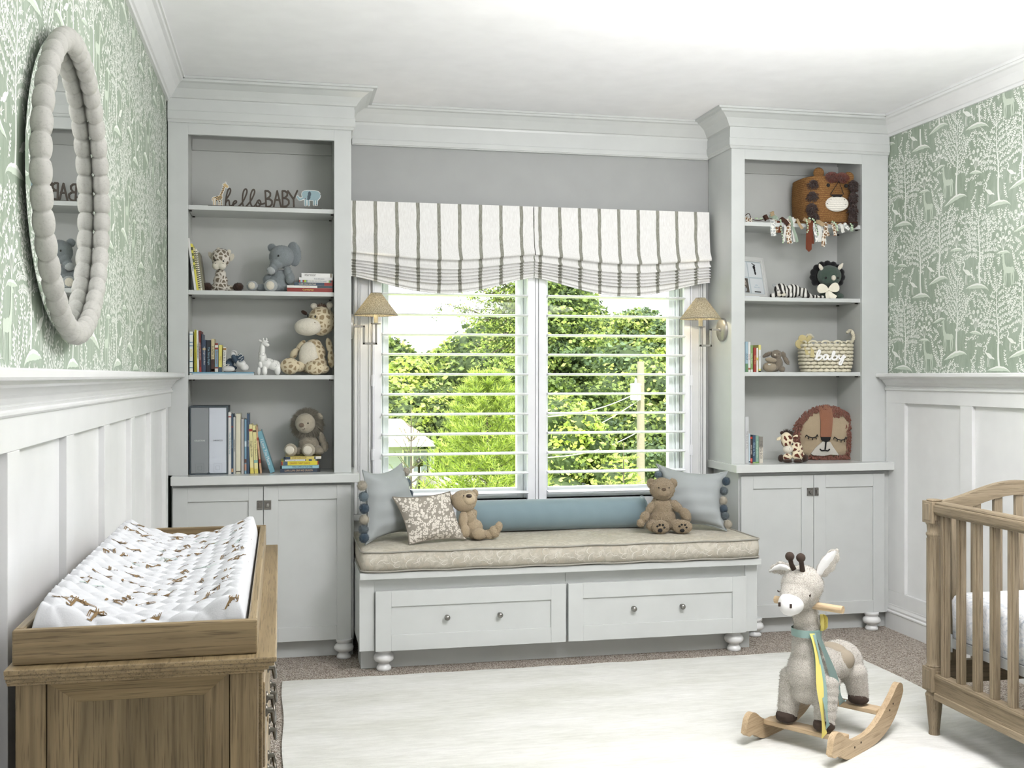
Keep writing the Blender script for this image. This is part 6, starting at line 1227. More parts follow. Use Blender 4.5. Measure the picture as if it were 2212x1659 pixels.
# bolster
BL = fabric('steel_blue_velvet', (126, 146, 153), .25, 500); BL.node_tree.nodes['Principled BSDF'].inputs['Sheen Weight'].default_value = .5
a, b = at(990, 1115, 5.40), at(1392, 1115, 5.40); r = .079; t = thing('bolster_pillow', 'long round steel-blue velvet bolster lying along the back of the window seat', 'pillow', ((a.x + b.x) / 2, 5.40, ZCU)); prof = []
mb = MB(); P_ = []
for i in range(61):
    s = i / 60; x = a.x + (b.x - a.x) * s; e = min(s, 1 - s); rr = r * (.93 + .07 * min(1, e / .03)) if 0 < i < 60 else r * .86; P_.append([(x, 5.40 + (rr + .0014 * math.sin(x * 70 + 3 * math.cos(an) * 2)) * math.cos(an), ZCU + r + rr * math.sin(an)) for an in [6.283 * k / 32 for k in range(32)]])
mb.grid(P_, 0, True, wrap=True); mb.add(P_[0], [tuple(range(32))], 0); mb.add(P_[-1], [tuple(range(32))[::-1]], 0); build(mb, 'cover', BL, t, world=True)
for x in (a.x + .012, b.x - .012): mb = MB(); mb.tube([(x, 5.40 + r * 1.0 * math.cos(an), ZCU + r + .003 + r * 1.0 * math.sin(an)) for an in [6.283 * k / 32 for k in range(33)]], .003, 6, cap=False); build(mb, 'piping', BL, t, world=True)
# ================================================================ HELLO BABY SIGN
M_SIGN = plain('dark_walnut_stained_wood', (66, 56, 46), .6)
YS = 5.385
t = thing('hello_baby_sign', 'dark wooden cut-out sign reading hello BABY on the top left shelf', 'sign', (at(572, 445, YS).x, YS, SL[0]))
def zs(a, b, d=0, Y=YS): p = at(440 + a / 8.193, 370 + b / 8.193, Y); return p
base_v = zs(1100, 608).z                   # height of the plinth's top in the cut-out's plane
dz = SL[0] + .007 - base_v
fz = lambda a, b, d: (zs(a, b).x, YS - .003 + d, zs(a, b - (a - 1100) * .029).z + dz)
mb = MB(); xa, xb = zs(80, 600).x, zs(2085, 600).x; mb.box((xa, YS - .018, SL[0] + .0003), (xb, YS + .018, SL[0] + .007)); build(mb, 'plinth', M_SIGN, t, world=True, bevel=.001)
hello = [[(385, 590), (388, 500), (400, 400), (428, 290), (458, 258), (476, 290), (455, 360), (402, 440)], [(395, 500), (425, 462), (450, 480), (455, 540), (480, 568), (520, 545), (570, 515), (582, 490), (556, 478), (525, 510), (520, 560), (560, 590), (610, 580), (665, 535), (720, 450), (765, 335), (755, 280), (722, 285), (695, 355), (685, 480), (700, 570), (735, 592), (790, 540), (850, 460), (900, 345), (892, 292), (862, 300), (832, 380), (825, 500), (848, 575), (885, 590), (930, 540), (955, 492), (988, 480), (1010, 525), (990, 575), (950, 588), (925, 560)], [(955, 495), (985, 545), (1040, 548), (1085, 535)]]
mb = MB()
for pth in hello: mb.ribbon(smooth_path(pth, 3), 27, fz, .006, 0, 8)
build(mb, 'script_letters', M_SIGN, t, world=True, fix=False)
mb = MB()
for pth in ([(1088, 318), (1106, 600)], [(1088, 318), (1140, 322), (1180, 360), (1178, 410), (1140, 448), (1104, 458)], [(1104, 458), (1165, 462), (1210, 500), (1208, 560), (1170, 598), (1108, 600)], [(1238, 602), (1300, 326), (1368, 604)], [(1262, 482), (1345, 486)], [(1392, 328), (1398, 604)], [(1392, 328), (1440, 330), (1480, 365), (1478, 412), (1440, 448), (1400, 456)], [(1400, 456), (1462, 462), (1506, 500), (1508, 556), (1468, 600), (1400, 604)], [(1490, 332), (1590, 482), (1656, 334)], [(1590, 482), (1596, 606)]): mb.ribbon(pth, 32, fz, .006, 0, 10)
build(mb, 'block_letters', M_SIGN, t, world=True, fix=False)
WB = plain('white_cut_out_edge', (226, 226, 222), .6); TANP = plain('painted_tan_giraffe', (196, 170, 126), .7); BLP = plain('painted_blue_elephant', (142, 166, 172), .7, bump=0); DKP = plain('painted_dark_spots', (62, 50, 40), .7); EBP = plain('painted_slate_ear', (70, 84, 92), .7)
def cut(name, strokes, spots, mat, w):
    mb = MB()
    for pth, ww in strokes: mb.ribbon(pth, ww + w, fz, .004, 0, 12)
    o = build(mb, name, WB, t, world=True, fix=False, label='painted cut-out with white edge')
    mb = MB(); f2 = lambda a, b, d: (fz(a, b, 0)[0], YS - .0036 + d, fz(a, b, 0)[2])
    for pth, ww in strokes: mb.ribbon(pth, ww, f2, .0006, 0, 12)
    f3 = lambda a, b, d: (fz(a, b, 0)[0], YS - .0042 + d, fz(a, b, 0)[2])
    for si, (x, y, r, m) in enumerate(spots): mb.prism([(x + r * math.cos(a) * (.8 if m != 2 else .62), y + r * math.sin(a)) for a in [6.283 * k / 18 for k in range(18)]], f3, .0005, m, -.00006 * (si % 9))
    build(mb, 'painting', mat, o, world=True, fix=False)
cut('giraffe_cut_out', [([(180, 440), (300, 410)], 66), ([(290, 400), (345, 280), (372, 200)], 34), ([(375, 190), (415, 225)], 46), ([(178, 440), (178, 556)], 14), ([(206, 440), (206, 556)], 14), ([(272, 430), (272, 560)], 14), ([(310, 420), (318, 560)], 14), ([(340, 190), (352, 175)], 8), ([(180, 420), (152, 432)], 5), ([(380, 180), (388, 150)], 7)],
    [(x, y, r, 1) for x, y, r in ((236, 396, 13), (205, 412, 10), (232, 430, 12), (260, 420, 11), (290, 405, 14), (292, 440, 13), (228, 466, 12), (262, 455, 9), (312, 385, 10), (318, 350, 11), (295, 362, 9), (330, 320, 11), (312, 322, 8), (348, 290, 11), (326, 292, 9), (352, 260, 9), (334, 256, 8), (350, 225, 9), (366, 240, 7), (178, 480, 9), (206, 490, 8), (284, 484, 10), (316, 470, 8), (178, 515, 7), (272, 520, 7), (318, 515, 7), (206, 530, 7), (366, 186, 9), (320, 420, 9), (178, 550, 6), (320, 552, 6))], [TANP, DKP], 20)
cut('elephant_cut_out', [([(1830, 420), (1980, 430)], 170), ([(1800, 400), (1830, 440)], 130), ([(1760, 470), (1700, 490), (1658, 440)], 34), ([(1800, 500), (1802, 590)], 30), ([(1852, 520), (1856, 590)], 30), ([(1955, 520), (1955, 590)], 28), ([(1998, 500), (1998, 588)], 30), ([(2040, 440), (2066, 410)], 7)],
    [(1872, 400, 46, 2), (1862, 450, 46, 2), (1850, 480, 30, 2), (1797, 478, 9, 3), (1802, 598, 8, 1), (1856, 600, 8, 1), (1956, 598, 8, 1), (1998, 596, 8, 1), (2070, 408, 9, 1)], [BLP, DKP, EBP, plain('painted_red_eye', (130, 40, 40), .6)], 18)
# ================================================================ LION BASKET
def rope(name, c1, c2, c3, pitch):
    k = NT(name, .95, spec=.1); v = k.coord(); sz = k.n('ShaderNodeSeparateXYZ', {0: v}).outputs; f = k.n('ShaderNodeMath', {0: k.n('ShaderNodeMath', {0: sz[2], 1: 1 / pitch}, operation='MULTIPLY').outputs[0]}, operation='FRACT').outputs[0]
    st = k.noise(k.coord((1, 1, .6)), 240, 2, .6); base = k.ramp(st, [(.35, c1), (.65, c2)]); g_ = k.ramp(f, [(0, 1.0), (.14, .0), (.86, .0), (1, 1.0)])
    m = k.n('ShaderNodeMix', {'Factor': g_}, data_type='RGBA'); k.l(base, m.inputs[6]); m.inputs[7].default_value = (*s2l(c3), 1); k.color(m.outputs[2]); return k.m
RP = rope('tan_coiled_rope', (116, 84, 50), (150, 114, 72), (98, 54, 40), .0102); YB_ = 5.46
RUS = plush('rust_brown_wool', (122, 62, 46), curl=200, strength=.9); DKW = plush('dark_brown_wool', (66, 40, 30), curl=200, strength=.9); BLW = plain('black_wool_stitch', (22, 20, 20), .9); WHW = rope('white_coiled_rope', (214, 210, 200), (230, 226, 218), (150, 146, 136), .0102)
g = Toy('lion_basket', 'brown coiled rope storage basket with a lion face on the top right shelf', 'basket', 1773, 476, 5.455, SR[0]); k_ = g.k
mb = MB(); P_ = []; rows = 24; Ht = 100 * k_
for i in range(rows * 4 + 1):
    zz = i / (rows * 4); ph = (zz * rows) % 1; r = (56 - 2 * (1 - zz) - 1.2 * abs(2 * ph - 1) ** 2 + 3 * math.sin(math.pi * zz)) * k_; row = []
    for q in range(48):
        a = 6.283 * q / 48; ca, sa = math.cos(a), math.sin(a); sc = 1 / (abs(ca) ** 3.2 + abs(sa) ** 3.2) ** (1 / 3.2); x, y = r * ca * sc, r * .82 * sa * sc; c, s_ = math.cos(.30), math.sin(.30)
        row.append((x * c - y * s_, x * s_ + y * c, .001 + zz * Ht * (1 + .03 * math.cos(a + 1.2))))
    P_.append(row)
inner = [[(x * .93, y * .93, z) for x, y, z in r_] for r_ in P_[::-1][:70]]; mb.grid(P_ + inner, 0, True, wrap=True); mb.add([(x, y, .001) for x, y, z in P_[0]], [tuple(range(48))], 0); build(mb, 'basket_body', RP, g.t, fix=False)
FD = 46
def face(pts, r, closed=False): mb = MB(); mb.tube([g.P(*p) for p in pts], r * k_, 6); build(mb, 'face_stitching', BLW, g.t, fix=False)
fd = lambda u: 50.5 + (1786 - u) * .16 * -1 if 0 else 47.5 + (1795 - u) * .30 * 0
g.blob('muzzle', WHW, [(1793, 433, 49, 25, 16.5, 5)], 24)
mb = MB(); mb.prism([(1778.6, 413.6), (1806.6, 413.6), (1794.5, 427)], lambda x, y, d: g.P(x, y, 51.5 - d / k_), .002); build(mb, 'nose', BLW, g.t, fix=False)
face([(1779, 413, 51), (1797, 385, 51), (1806.5, 413, 51)], .9); face([(1771, 432, 51), (1778, 435.5, 52), (1786, 434.5, 52), (1794.5, 427, 52), (1802, 434.5, 52), (1810, 436, 52), (1816, 432.5, 50)], .8)
for u, v in ((1774.7, 393.6), (1812.7, 395)): g.blob('eye', BLW, [(u, v, 48.5 + (0 if u < 1800 else 0), 4.2, 4.2, 2)], 12)
for u, v in ((1780, 424), (1787, 427), (1780.6, 431), (1808, 425), (1802, 427.6), (1809, 432)): g.blob('whisker_dot', BLW, [(u, v, 51.6, 1.5, 1.2, .8)], 8)
def wool(g, u, v, d, r, mat, seed, name='wool_pompom', n=420, ru=None):
    mb = g.lumps([(u, v, d, (ru or r) * .8, r * .8, r * .7)], 12); rg = random.Random(seed); c = g.P(u, v, d); kk = g.k
    for i in range(n):
        q_ = rg.uniform(-1, 1); a = rg.uniform(0, 6.283); dr = Vector((math.sqrt(1 - q_ * q_) * math.cos(a) * (ru or r) / r, -abs(q_), math.sqrt(1 - q_ * q_) * math.sin(a))).normalized(); e = Vector((rg.uniform(-1, 1), rg.uniform(-1, 1), rg.uniform(-1, 1))) * 1.0 * kk; o = c + Vector((dr.x * (ru or r), dr.y * r, dr.z * r)) * kk * .6; q = o + dr * r * .42 * kk * rg.uniform(.6, 1.1) + Vector((rg.uniform(-.2, .2) * r * kk, 0, -.28 * r * kk)); mb.add([o - e, o + e, q + e * .6, q - e * .6], [(0, 1, 2, 3)], 0, True)
    return build(mb, name, mat, g.t, fix=False)
for i, (u, v, d) in enumerate(((1745, 391, 44), (1743, 416, 45), (1741.5, 441, 45), (1745, 460, 45), (1832, 391, 34), (1831, 417, 35), (1830, 442, 36), (1829, 460, 38), (1829, 472, 42))): wool(g, u, v, d, 14 if i not in (7, 8) else 10, DKW, i, ru=13 if i < 4 else 10)
wool(g, 1783, 374, 46, 12, RUS, 50, 'forelock', 700, ru=17); wool(g, 1805, 375, 44, 12, RUS, 51, 'forelock', 600, ru=17)
for u, v, d in ((1760, 364, 30), (1826, 372, 22)): g.body('ear', RP, [(u, v, d, 12, 12, 4)], sm=3)
# ================================================================ RAG GARLAND ON THE SHELF EDGE
def giraffe_ribbon(): return spotted('giraffe_print_ribbon', (214, 208, 196), (128, 100, 74), 60, .10, .03)
def grey_ribbon(): return spotted('grey_cell_print_ribbon', (224, 224, 218), (168, 172, 170), 60, .10, .03)
GR = giraffe_ribbon(); GY = grey_ribbon(); SG = fabric('sage_ribbon', (142, 156, 140)); WR = fabric('white_cotton_ribbon', (208, 208, 202)); BR = fabric('chestnut_brown_ribbon', (104, 58, 42)); DB = fabric('dark_brown_ribbon', (66, 46, 38)); BU = fabric('burlap_ribbon', (162, 142, 112)); MT = plain('mint_beads', (186, 206, 174), .4)
g = Toy('rag_garland', 'rag ribbon garland with mint beads draped over the front of the top right shelf', 'garland', 1730, 479, 5.334, SR[0])
mb = MB(); cord = [(1610, 462, 0), (1618, 458, 0), (1624, 470, 2), (1640, 473, 3), (1660, 468, 3), (1680, 475, 3), (1705, 477, 4), (1735, 474, 4), (1760, 478, 4), (1790, 477, 4), (1820, 480, 4), (1852, 486, 2)]; mb.tube([g.P(u, min(v, 477.5), d) for u, v, d in smooth_path(cord, 4)], .8 * g.k, 6); build(mb, 'cord', DB, g.t, fix=False)
ribs = [((1610, 466), (1616, 484), 8, GR), ((1619, 468), (1623, 480), 6, GR), ((1648, 470), (1656, 466), 12, DB), ((1668, 472), (1667, 508), 11, GY), ((1673, 470), (1674, 500), 10, GR), ((1681, 474), (1683, 500), 7, BR), ((1694, 478), (1692, 520), 6, WR), ((1698, 470), (1703, 524), 10, GR), ((1702, 468), (1708, 524), 7, GY), ((1711, 466), (1714, 520), 6, WR), ((1705, 464), (1719, 521), 6, SG), ((1686, 468), (1700, 486), 9, DB), ((1662, 462), (1680, 471), 9, SG), ((1664, 455), (1669, 464), 9, BU), ((1718, 470), (1731, 492), 6, BU), ((1748, 474), (1743, 536), 13, BR), ((1752, 478), (1752, 524), 8, BR), ((1756, 478), (1762, 520), 7, GY), ((1766, 480), (1769, 520), 8, WR), ((1760, 476), (1778, 484), 9, BU), ((1775, 478), (1779, 524), 11, GY), ((1784, 478), (1775, 530), 8, GR), ((1781, 477), (1785, 508), 7, GR), ((1797, 478), (1800, 508), 7, GR), ((1800, 478), (1806, 494), 6, GY), ((1812, 480), (1821, 500), 7, WR), ((1820, 480), (1832, 494), 7, GY), ((1838, 482), (1836, 498), 6, SG), ((1700, 470), (1716, 474), 8, WR), ((1735, 470), (1748, 478), 8, BU)]
rgr = random.Random(12)
for i, ((u1, v1), (u2, v2), w, m) in enumerate(ribs):
    mb = MB(); n = 8; rows = []; dd = 5 + (i % 4) * 2.2
    for j in range(n + 1):
        s = j / n; u = u1 + (u2 - u1) * s + 1.2 * math.sin(s * 5 + i); v = v1 + (v2 - v1) * s; d = dd * min(1, s * 4 + .35) + 1.2 * math.sin(s * 7 + i * 2)
        if v < 479: d = max(d, 2)
        dirx, dirz = (v2 - v1), (u2 - u1); L = math.hypot(dirx, dirz) or 1; ox, oz = dirx / L * w / 2, -dirz / L * w / 2
        tip = (w * .5 if (j == n and m is BR and i == 15) else 0); rows.append([g.P(u - ox, v - oz, d), g.P(u, v + tip * (1 if j == n else 0), d + 1.0), g.P(u + ox, v + oz, d)])
    mb.grid(rows, 0, True); build(mb, 'ribbon', m, g.t, fix=False)
for pth in ([(1683, 474), (1684, 490), (1687, 505), (1688, 522)], [(1738, 474), (1742, 486), (1741, 500)], [(1744, 470), (1755, 474), (1760, 490), (1763, 505)], [(1795, 477), (1803, 485), (1806, 496)], [(1629, 470), (1643, 471)], [(1834, 482), (1838, 494)]):
    mb = MB()
    for u, v in smooth_path(pth, 3): mb.ell(g.P(u + rgr.uniform(-1, 1), v, 13), 1.9 * g.k, n=8)
    build(mb, 'bead_string', MT, g.t, fix=False)
# ================================================================ PHOTO FRAME
FRM = paint('off_white_frame', (202, 203, 200), .5)
t = thing('photo_frame', 'white keepsake photo frame with baby footprints leaning at the left of the second right shelf', 'picture frame', (2.475, 5.42, SR[1]), rot=(-math.radians(11), 0, math.radians(24)))
W2, HF = .135, .232; fr = lambda x, y, d: (x, d, y)
mb = MB()
for (xa, xb, za, zb) in ((-W2, -W2 + .026, 0, HF), (W2 - .026, W2, 0, HF), (-W2 + .0262, W2 - .0262, 0, .026), (-W2 + .0262, W2 - .0262, HF - .026, HF)): mb.box((xa, 0, za), (xb, .014, zb)); mb.box((xa + .006, -.003, za + (.006 if zb - za > .1 else .005)), (xb - .010 if xb - xa < .05 else xb, .002, zb - .006))
build(mb, 'frame', FRM, t, bevel=.001)
mb = MB(); mb.box((-W2 + .024, .006, .024), (W2 - .024, .010, HF - .024)); bd = build(mb, 'mount', plain('pale_blue_grey_mount', (178, 188, 192), .7), t)
mb = MB()
for xa, xb, za, zb in ((-W2 + .03, -.004, .120, HF - .032), (.004, W2 - .03, .120, HF - .032), (-W2 + .03, -.004, .03, .112)): mb.box((xa, .0052, za), (xb, .0061, zb))
build(mb, 'card', plain('white_card', (206, 210, 212), .7), bd, world=False)
INK = plain('black_ink', (28, 28, 30), .8); mb = MB()
def blotch(x, z, rx, rz, m=0): mb.prism([(x + rx * math.cos(a), z + rz * math.sin(a)) for a in [6.283 * q / 12 for q in range(12)]], lambda a, b, d: (a, .0046 + d, b), .0005, m)
for cx, s in ((.052, 1), (-.052, -1)):
    blotch(cx, .175, .010, .012); blotch(cx + .002 * s, .160, .007, .012); blotch(cx + .004 * s, .143, .007, .010)
    for q in range(5): blotch(cx - .012 * s + q * .0052 * s, .190 + (.006 - q * .0022), .0026, .0034)
build(mb, 'footprint', INK, bd)
mb = MB(); mb.box((-.094, .0040, .032), (-.012, .0050, .110)); ph = build(mb, 'baby_photo', plain('dark_grey_photo', (84, 78, 72), .5), bd)
mb = MB(); sk = lambda x, z, rx, rz, m, y=.0035: mb.prism([(x + rx * math.cos(a), z + rz * math.sin(a)) for a in [6.283 * q / 16 for q in range(16)]], lambda a, b, d: (a, y + d, b), .0004, m)
sk(-.048, .084, .020, .023, 0); sk(-.056, .048, .026, .016, 1, .0034); sk(-.040, .070, .006, .004, 2, .0030); sk(-.052, .084, .003, .002, 2, .003); sk(-.036, .084, .003, .002, 2, .003); sk(-.072, .078, .004, .007, 0, .003)
build(mb, 'baby_picture', [plain('grey_tone_skin', (170, 160, 150), .6), plain('grey_tone_shirt', (150, 152, 154), .6), plain('grey_tone_shade', (90, 82, 78), .6)], ph, fix=False)
tx = text_mb('Theodore\nJames', .016, lambda x, y, d: (.052 + x * .9, .0050, .078 + y)); 
mb = MB(); mb.box((.006, .0053, .03), (.104, .0061, .112)); build(mb, 'card', plain('white_card', (206, 210, 212), .7), bd)
for x, z, r in ((.03, .10, .006), (.045, .098, .004), (.024, .09, .003), (.07, .095, .004)): pass
tx = text_mb('hello\nlittle one', .012, lambda x, y, d: (.052 + x, .0048, .070 + y)); build(tx, 'lettering', plain('soft_blue_lettering', (140, 166, 180), .7), bd, fix=False)
mb = MB(); mb.box((.03, .0045, .036), (.08, .0052, .041)); build(mb, 'caption', INK, bd)
mb = MB(); a, b = at(1609, 640, 5.35), at(1641, 640, 5.35); mb.box((a.x - .05, 5.35, SR[1] + .0003), (b.x, 5.372, SR[1] + .006)); own(mb, 'card_stack', plain('white_card', (206, 210, 212), .7), 'small white card lying on the shelf in front of the photo frame', 'card')
# ================================================================ WOVEN BABY BASKET
RPW = plain('cream_cotton_rope', (212, 206, 184), .9, bump=.6, bscale=260, bdist=.002)
g = Toy('rope_basket', 'cream woven rope basket with the word baby in white script on the third right shelf', 'basket', 1783, 801.5, 5.43, SR[2]); kk = g.k
mb = MB(); rg = random.Random(9); NR, NC = 8, 26
def ring(a, r): sc = 1 / (abs(math.cos(a)) ** 3 + abs(math.sin(a)) ** 3) ** (1 / 3); return Vector((r * math.cos(a) * sc, r * .62 * math.sin(a) * sc, 0))
for i in range(NR):
    zz = (3.6 + i * 7.7) * kk; r = (48 + 5 * math.sin(min(1, (i + .6) / 3) * 1.57) + .3 * i) * kk
    for j in range(NC):
        a = 6.283 * (j + .5 * (i % 2)) / NC; p = ring(a, r) + Vector((0, 0, zz)); tg = (ring(a + .05, r) - ring(a - .05, r)).normalized(); R = Matrix((tg, Vector((-tg.y, tg.x, 0)), Vector((0, 0, 1)))).transposed(); mb.ell(p, (7.6 * kk, 3.4 * kk, 3.7 * kk), R, 10)
for j in range(NC): a = 6.283 * j / NC; mb.tube([ring(a, 47 * kk) + Vector((0, 0, 2 * kk)), ring(a, 51 * kk) + Vector((0, 0, 30 * kk)), ring(a, 52 * kk) + Vector((0, 0, 60 * kk))], 1.8 * kk, 6)
for j in range(13): a = 6.283 * j / 13 + .2; p = ring(a, 52 * kk) + Vector((0, 0, 62 * kk)); tg = (ring(a + .05, 1) - ring(a - .05, 1)).normalized(); mb.tube([p + tg * (9 * math.cos(q)) * kk + Vector((0, 0, 4.5 * math.sin(q) * kk)) for q in [3.1416 * h_ / 6 for h_ in range(7)]], 2.2 * kk, 7)
build(mb, 'woven_body', RPW, g.t, fix=False)
for pth in ([(1834, 742, 4), (1842, 730, 4), (1841, 718, 4), (1836, 711, 3), (1830, 716, 0)], [(1744, 742, -6), (1742, 728, -8), (1750, 720, -8), (1757, 726, -8)]):
    mb = MB(); sp = smooth_path(pth, 5)
    for s in (-1, 1): mb.tube([g.P(u + s * 2.4 * math.sin(i * 1.6), v, d + s * 2.4 * math.cos(i * 1.6)) for i, (u, v, d) in enumerate(sp)], 2.6 * kk, 7)
    build(mb, 'braided_handle', RPW, g.t, fix=False)
s4 = lambda a, b: (1580 + a / 4.878, 500 + b / 4.878)
paths = [[(832, 1335), (870, 1290), (885, 1255), (872, 1245), (852, 1280), (845, 1325), (865, 1342), (895, 1325), (898, 1300), (878, 1300)], [(898, 1312), (925, 1310)], [(960, 1295), (935, 1290), (918, 1312), (925, 1338), (950, 1332), (962, 1300), (965, 1330), (985, 1338), (1005, 1315)], [(1005, 1320), (1030, 1285), (1032, 1258), (1018, 1262), (1010, 1300), (1012, 1335), (1040, 1340), (1060, 1318), (1048, 1300)], [(1058, 1312), (1080, 1300)], [(1078, 1300), (1080, 1325), (1100, 1332), (1125, 1300)], [(1130, 1296), (1118, 1350), (1100, 1390), (1082, 1385), (1095, 1355), (1145, 1310)]]
mb = MB()
for pth in paths: mb.ribbon(smooth_path([s4(*p) for p in pth], 3), 3.6, lambda x, y, d: g.P(x, y, 37.5 - d / kk * 1), .003, 0, 8)
build(mb, 'baby_lettering', plain('white_glossy_letters', (236, 236, 234), .35), g.t, fix=False)
org = NT('sheer_gold_organza', .5); org.b.inputs['Base Color'].default_value = (*s2l((206, 190, 130)), 1); org.b.inputs['Alpha'].default_value = .62
bow(g, (1741, 735, 8), [(0, 0, 13, 8, 200), (0, 0, 10, 6, 150), (0, 0, 7, 4, 60)], [([(1741, 735, 8), (1735, 748, 24), (1738, 764, 30)], 12), ([(1741, 735, 8), (1746, 750, 32), (1744, 770, 38)], 9)], org.m)
# ================================================================ LION FACE PILLOW
LT = plush('oatmeal_punch_yarn', (192, 170, 138), (212, 192, 160), curl=500, strength=1, dist=.003); LC = plush('terracotta_punch_yarn', (158, 102, 74), (180, 124, 94), curl=500, strength=1, dist=.003); LM = plush('rust_mane_yarn', (138, 80, 62), (166, 104, 82), curl=300, strength=1); LW = plush('ivory_punch_yarn', (216, 212, 202), curl=500, strength=.8, dist=.002)
g = Toy('lion_pillow', 'round-headed lion face pillow with rust yarn mane in the corner of the right counter', 'pillow', 1782, 994, 5.50, ZR); kk = g.k
def dome(u, v): r = ((u - 1782) / 66) ** 2 + ((v - 938) / 60) ** 2; return 5 + 17 * max(0, 1 - r) ** .5
g.body('pillow_body', LT, [(1782, 936, 0, 64, 56, 20), (1780, 966, 0, 60, 27, 16), (1826, 948, 0, 22, 42, 13)], vox=1.6, sm=3)
def patch(name, outline, mat, lift):
    mb = MB(); n = len(outline); cu = sum(p[0] for p in outline) / n; cv = sum(p[1] for p in outline) / n; rows = []
    for s in (0.02, .3, .55, .8, 1.0): rows.append([g.P(cu + (u - cu) * s, cv + (v - cv) * s, dome(cu + (u - cu) * s, cv + (v - cv) * s) + lift) for u, v in outline])
    mb.grid(rows, 0, True, wrap=True); rows2 = [rows[-1], [p + Vector((0, 6 * kk, 0)) for p in rows[-1]]]; mb.grid(rows2, 0, True, wrap=True); return build(mb, name, mat, g.t, fix=False)
patch('forehead_stripe', [(1766, 880), (1780, 876), (1796, 880), (1793, 910), (1789, 944), (1766, 944), (1767, 910)], LC, 1.6)
patch('muzzle', [(1771, 954), (1778, 953), (1787, 955), (1794, 966), (1808, 984), (1790, 982), (1775, 985), (1752, 984), (1748, 980), (1758, 966)], LW, 1.8)
patch('nose', [(1767, 944), (1787.5, 944), (1786, 951), (1777.5, 956), (1768.5, 951)], BLW, 3.4)
def yarn(pts, r): mb = MB(); mb.tube([g.P(u, v, dome(u, v) + 3.2) for u, v in pts], r * kk, 6); build(mb, 'embroidery', BLW, g.t, fix=False)
yarn([(1777, 955), (1776.5, 966), (1776, 971)], 1.7); yarn([(1765, 970), (1769, 973.5), (1776, 973), (1782, 974), (1786, 970)], 1.5)
for c in ([(1736, 940), (1741, 944), (1749, 946), (1756, 944), (1759, 939)], [(1795, 944), (1802, 949), (1810, 951), (1817, 950), (1821, 944)]):
    yarn(c, 1.2)
    for u, v in c: yarn([(u, v), (u + (u - c[2][0]) * .12, v + 5)], .9)
mb = MB(); rg = random.Random(77)
for i in range(1300):
    a = rg.uniform(-.55, math.pi + .35); r = rg.uniform(.90, 1.08); u, v = 1782 + 64 * r * math.cos(a), 938 - 58 * r * math.sin(a)
    if i < 240: u, v = rg.uniform(1745, 1845), rg.uniform(984, 993)
    elif i < 520: u, v = rg.uniform(1824, 1848), rg.uniform(915, 990)
    elif i < 620: u, v = rg.uniform(1790, 1812), rg.uniform(880, 900)
    c = g.P(u, min(v, 992.5), dome(u, v) * .5 + rg.uniform(0, 5)); d = Vector((rg.uniform(-.5, .5) + .3 * (u - 1782) / 64, -.3, -rg.uniform(.2, 1))).normalized(); L = 7 * kk
    pts = [c, c + d * L * .5 + Vector((0, -2 * kk, 0)), c + d * L]; pts = [Vector((p.x, p.y, max(p.z, .003))) for p in pts]; mb.tube(pts, 1.25 * kk, 5)
build(mb, 'yarn_mane', LM, g.t, fix=False)
# ================================================================ ROCKING TOY
RM = Vector((1.8911, 3.6412, .0125)); ANG = -54.84
BIR = dict(light=(196, 174, 142), dark=(170, 148, 118), pore=(130, 108, 80))
t = thing('rocking_giraffe', 'plush grey-beige giraffe rocking toy with ribbons on wooden rockers standing on the rug', 'rocking toy', tuple(RM), math.radians(ANG))
WD = wood('honey_hardwood_lengthwise', 'Y', **BIR); WD2 = wood('honey_hardwood_across', 'X', **BIR)
FUR = plush('grey_beige_short_fur', (174, 168, 157), (208, 203, 193), curl=150, strength=.6, dist=.004); HOOF = plain('dark_brown_suede', (58, 46, 38), .95, bump=.3, bscale=400, bdist=.001); WM = fabric('white_felt', (214, 214, 212), .3, 500)
rk_top = smooth_path([(-.193, .050), (-.178, .098), (-.150, .116), (-.120, .108), (-.085, .085), (-.03, .062), (.03, .056), (.10, .060), (.17, .080), (.24, .115), (.30, .150), (.335, .176), (.36, .184), (.386, .172), (.392, .146)], 4)
rk_bot = smooth_path([(.392, .146), (.37, .115), (.32, .065), (.25, .028), (.16, .006), (.06, .0), (0, .0), (-.05, .002), (-.09, .010), (-.12, .026), (-.145, .036), (-.17, .034), (-.193, .050)], 4)
for x in (-.1765, .1545):
    mb = MB(); poly = rk_top + rk_bot[1:-1]; n = len(poly)
    # strip of quads keeps the concave outline true
    top = [p for p in rk_top]; bot = [p for p in rk_bot][::-1]
    def interp(L, y):
        for (y0, z0), (y1, z1) in zip(L, L[1:]):
            if (y0 - y) * (y1 - y) <= 0 and y1 != y0: return z0 + (z1 - z0) * (y - y0) / (y1 - y0)
        return L[0][1] if abs(y - L[0][0]) < abs(y - L[-1][0]) else L[-1][1]
    ys = [-.193 + .585 * (.5 - .5 * math.cos(math.pi * k / 60)) for k in range(61)]
    sec = []
    for y in ys:
        zt, zb = interp(top, y), interp(bot, y)
        if zt - zb < .004: m_ = (zt + zb) / 2; zt, zb = m_ + .002, m_ - .002
        sec.append([(x, y, zb), (x + .022, y, zb), (x + .022, y, zt), (x, y, zt)])
    mb.grid(sec, 0, False, wrap=True); mb.add(sec[0], [(0, 1, 2, 3)]); mb.add(sec[-1], [(3, 2, 1, 0)])
    rk = build(mb, 'rocker', WD, t, bevel=.004)
    for y, z in ((-.02, .035), (.03, .040), (.27, .10), (.30, .118)):
        mb = MB(); mb.lathe([(.004, -.0006), (.004, .0006), (0, .0008)], (0, 0, 0), 10, M=Matrix.Translation((x + (.0225 if x > 0 else -.0005), y, z)) @ Matrix.Rotation(math.pi / 2 * (1 if x > 0 else -1), 4, 'Y')); build(mb, 'screw', HOOF, rk)
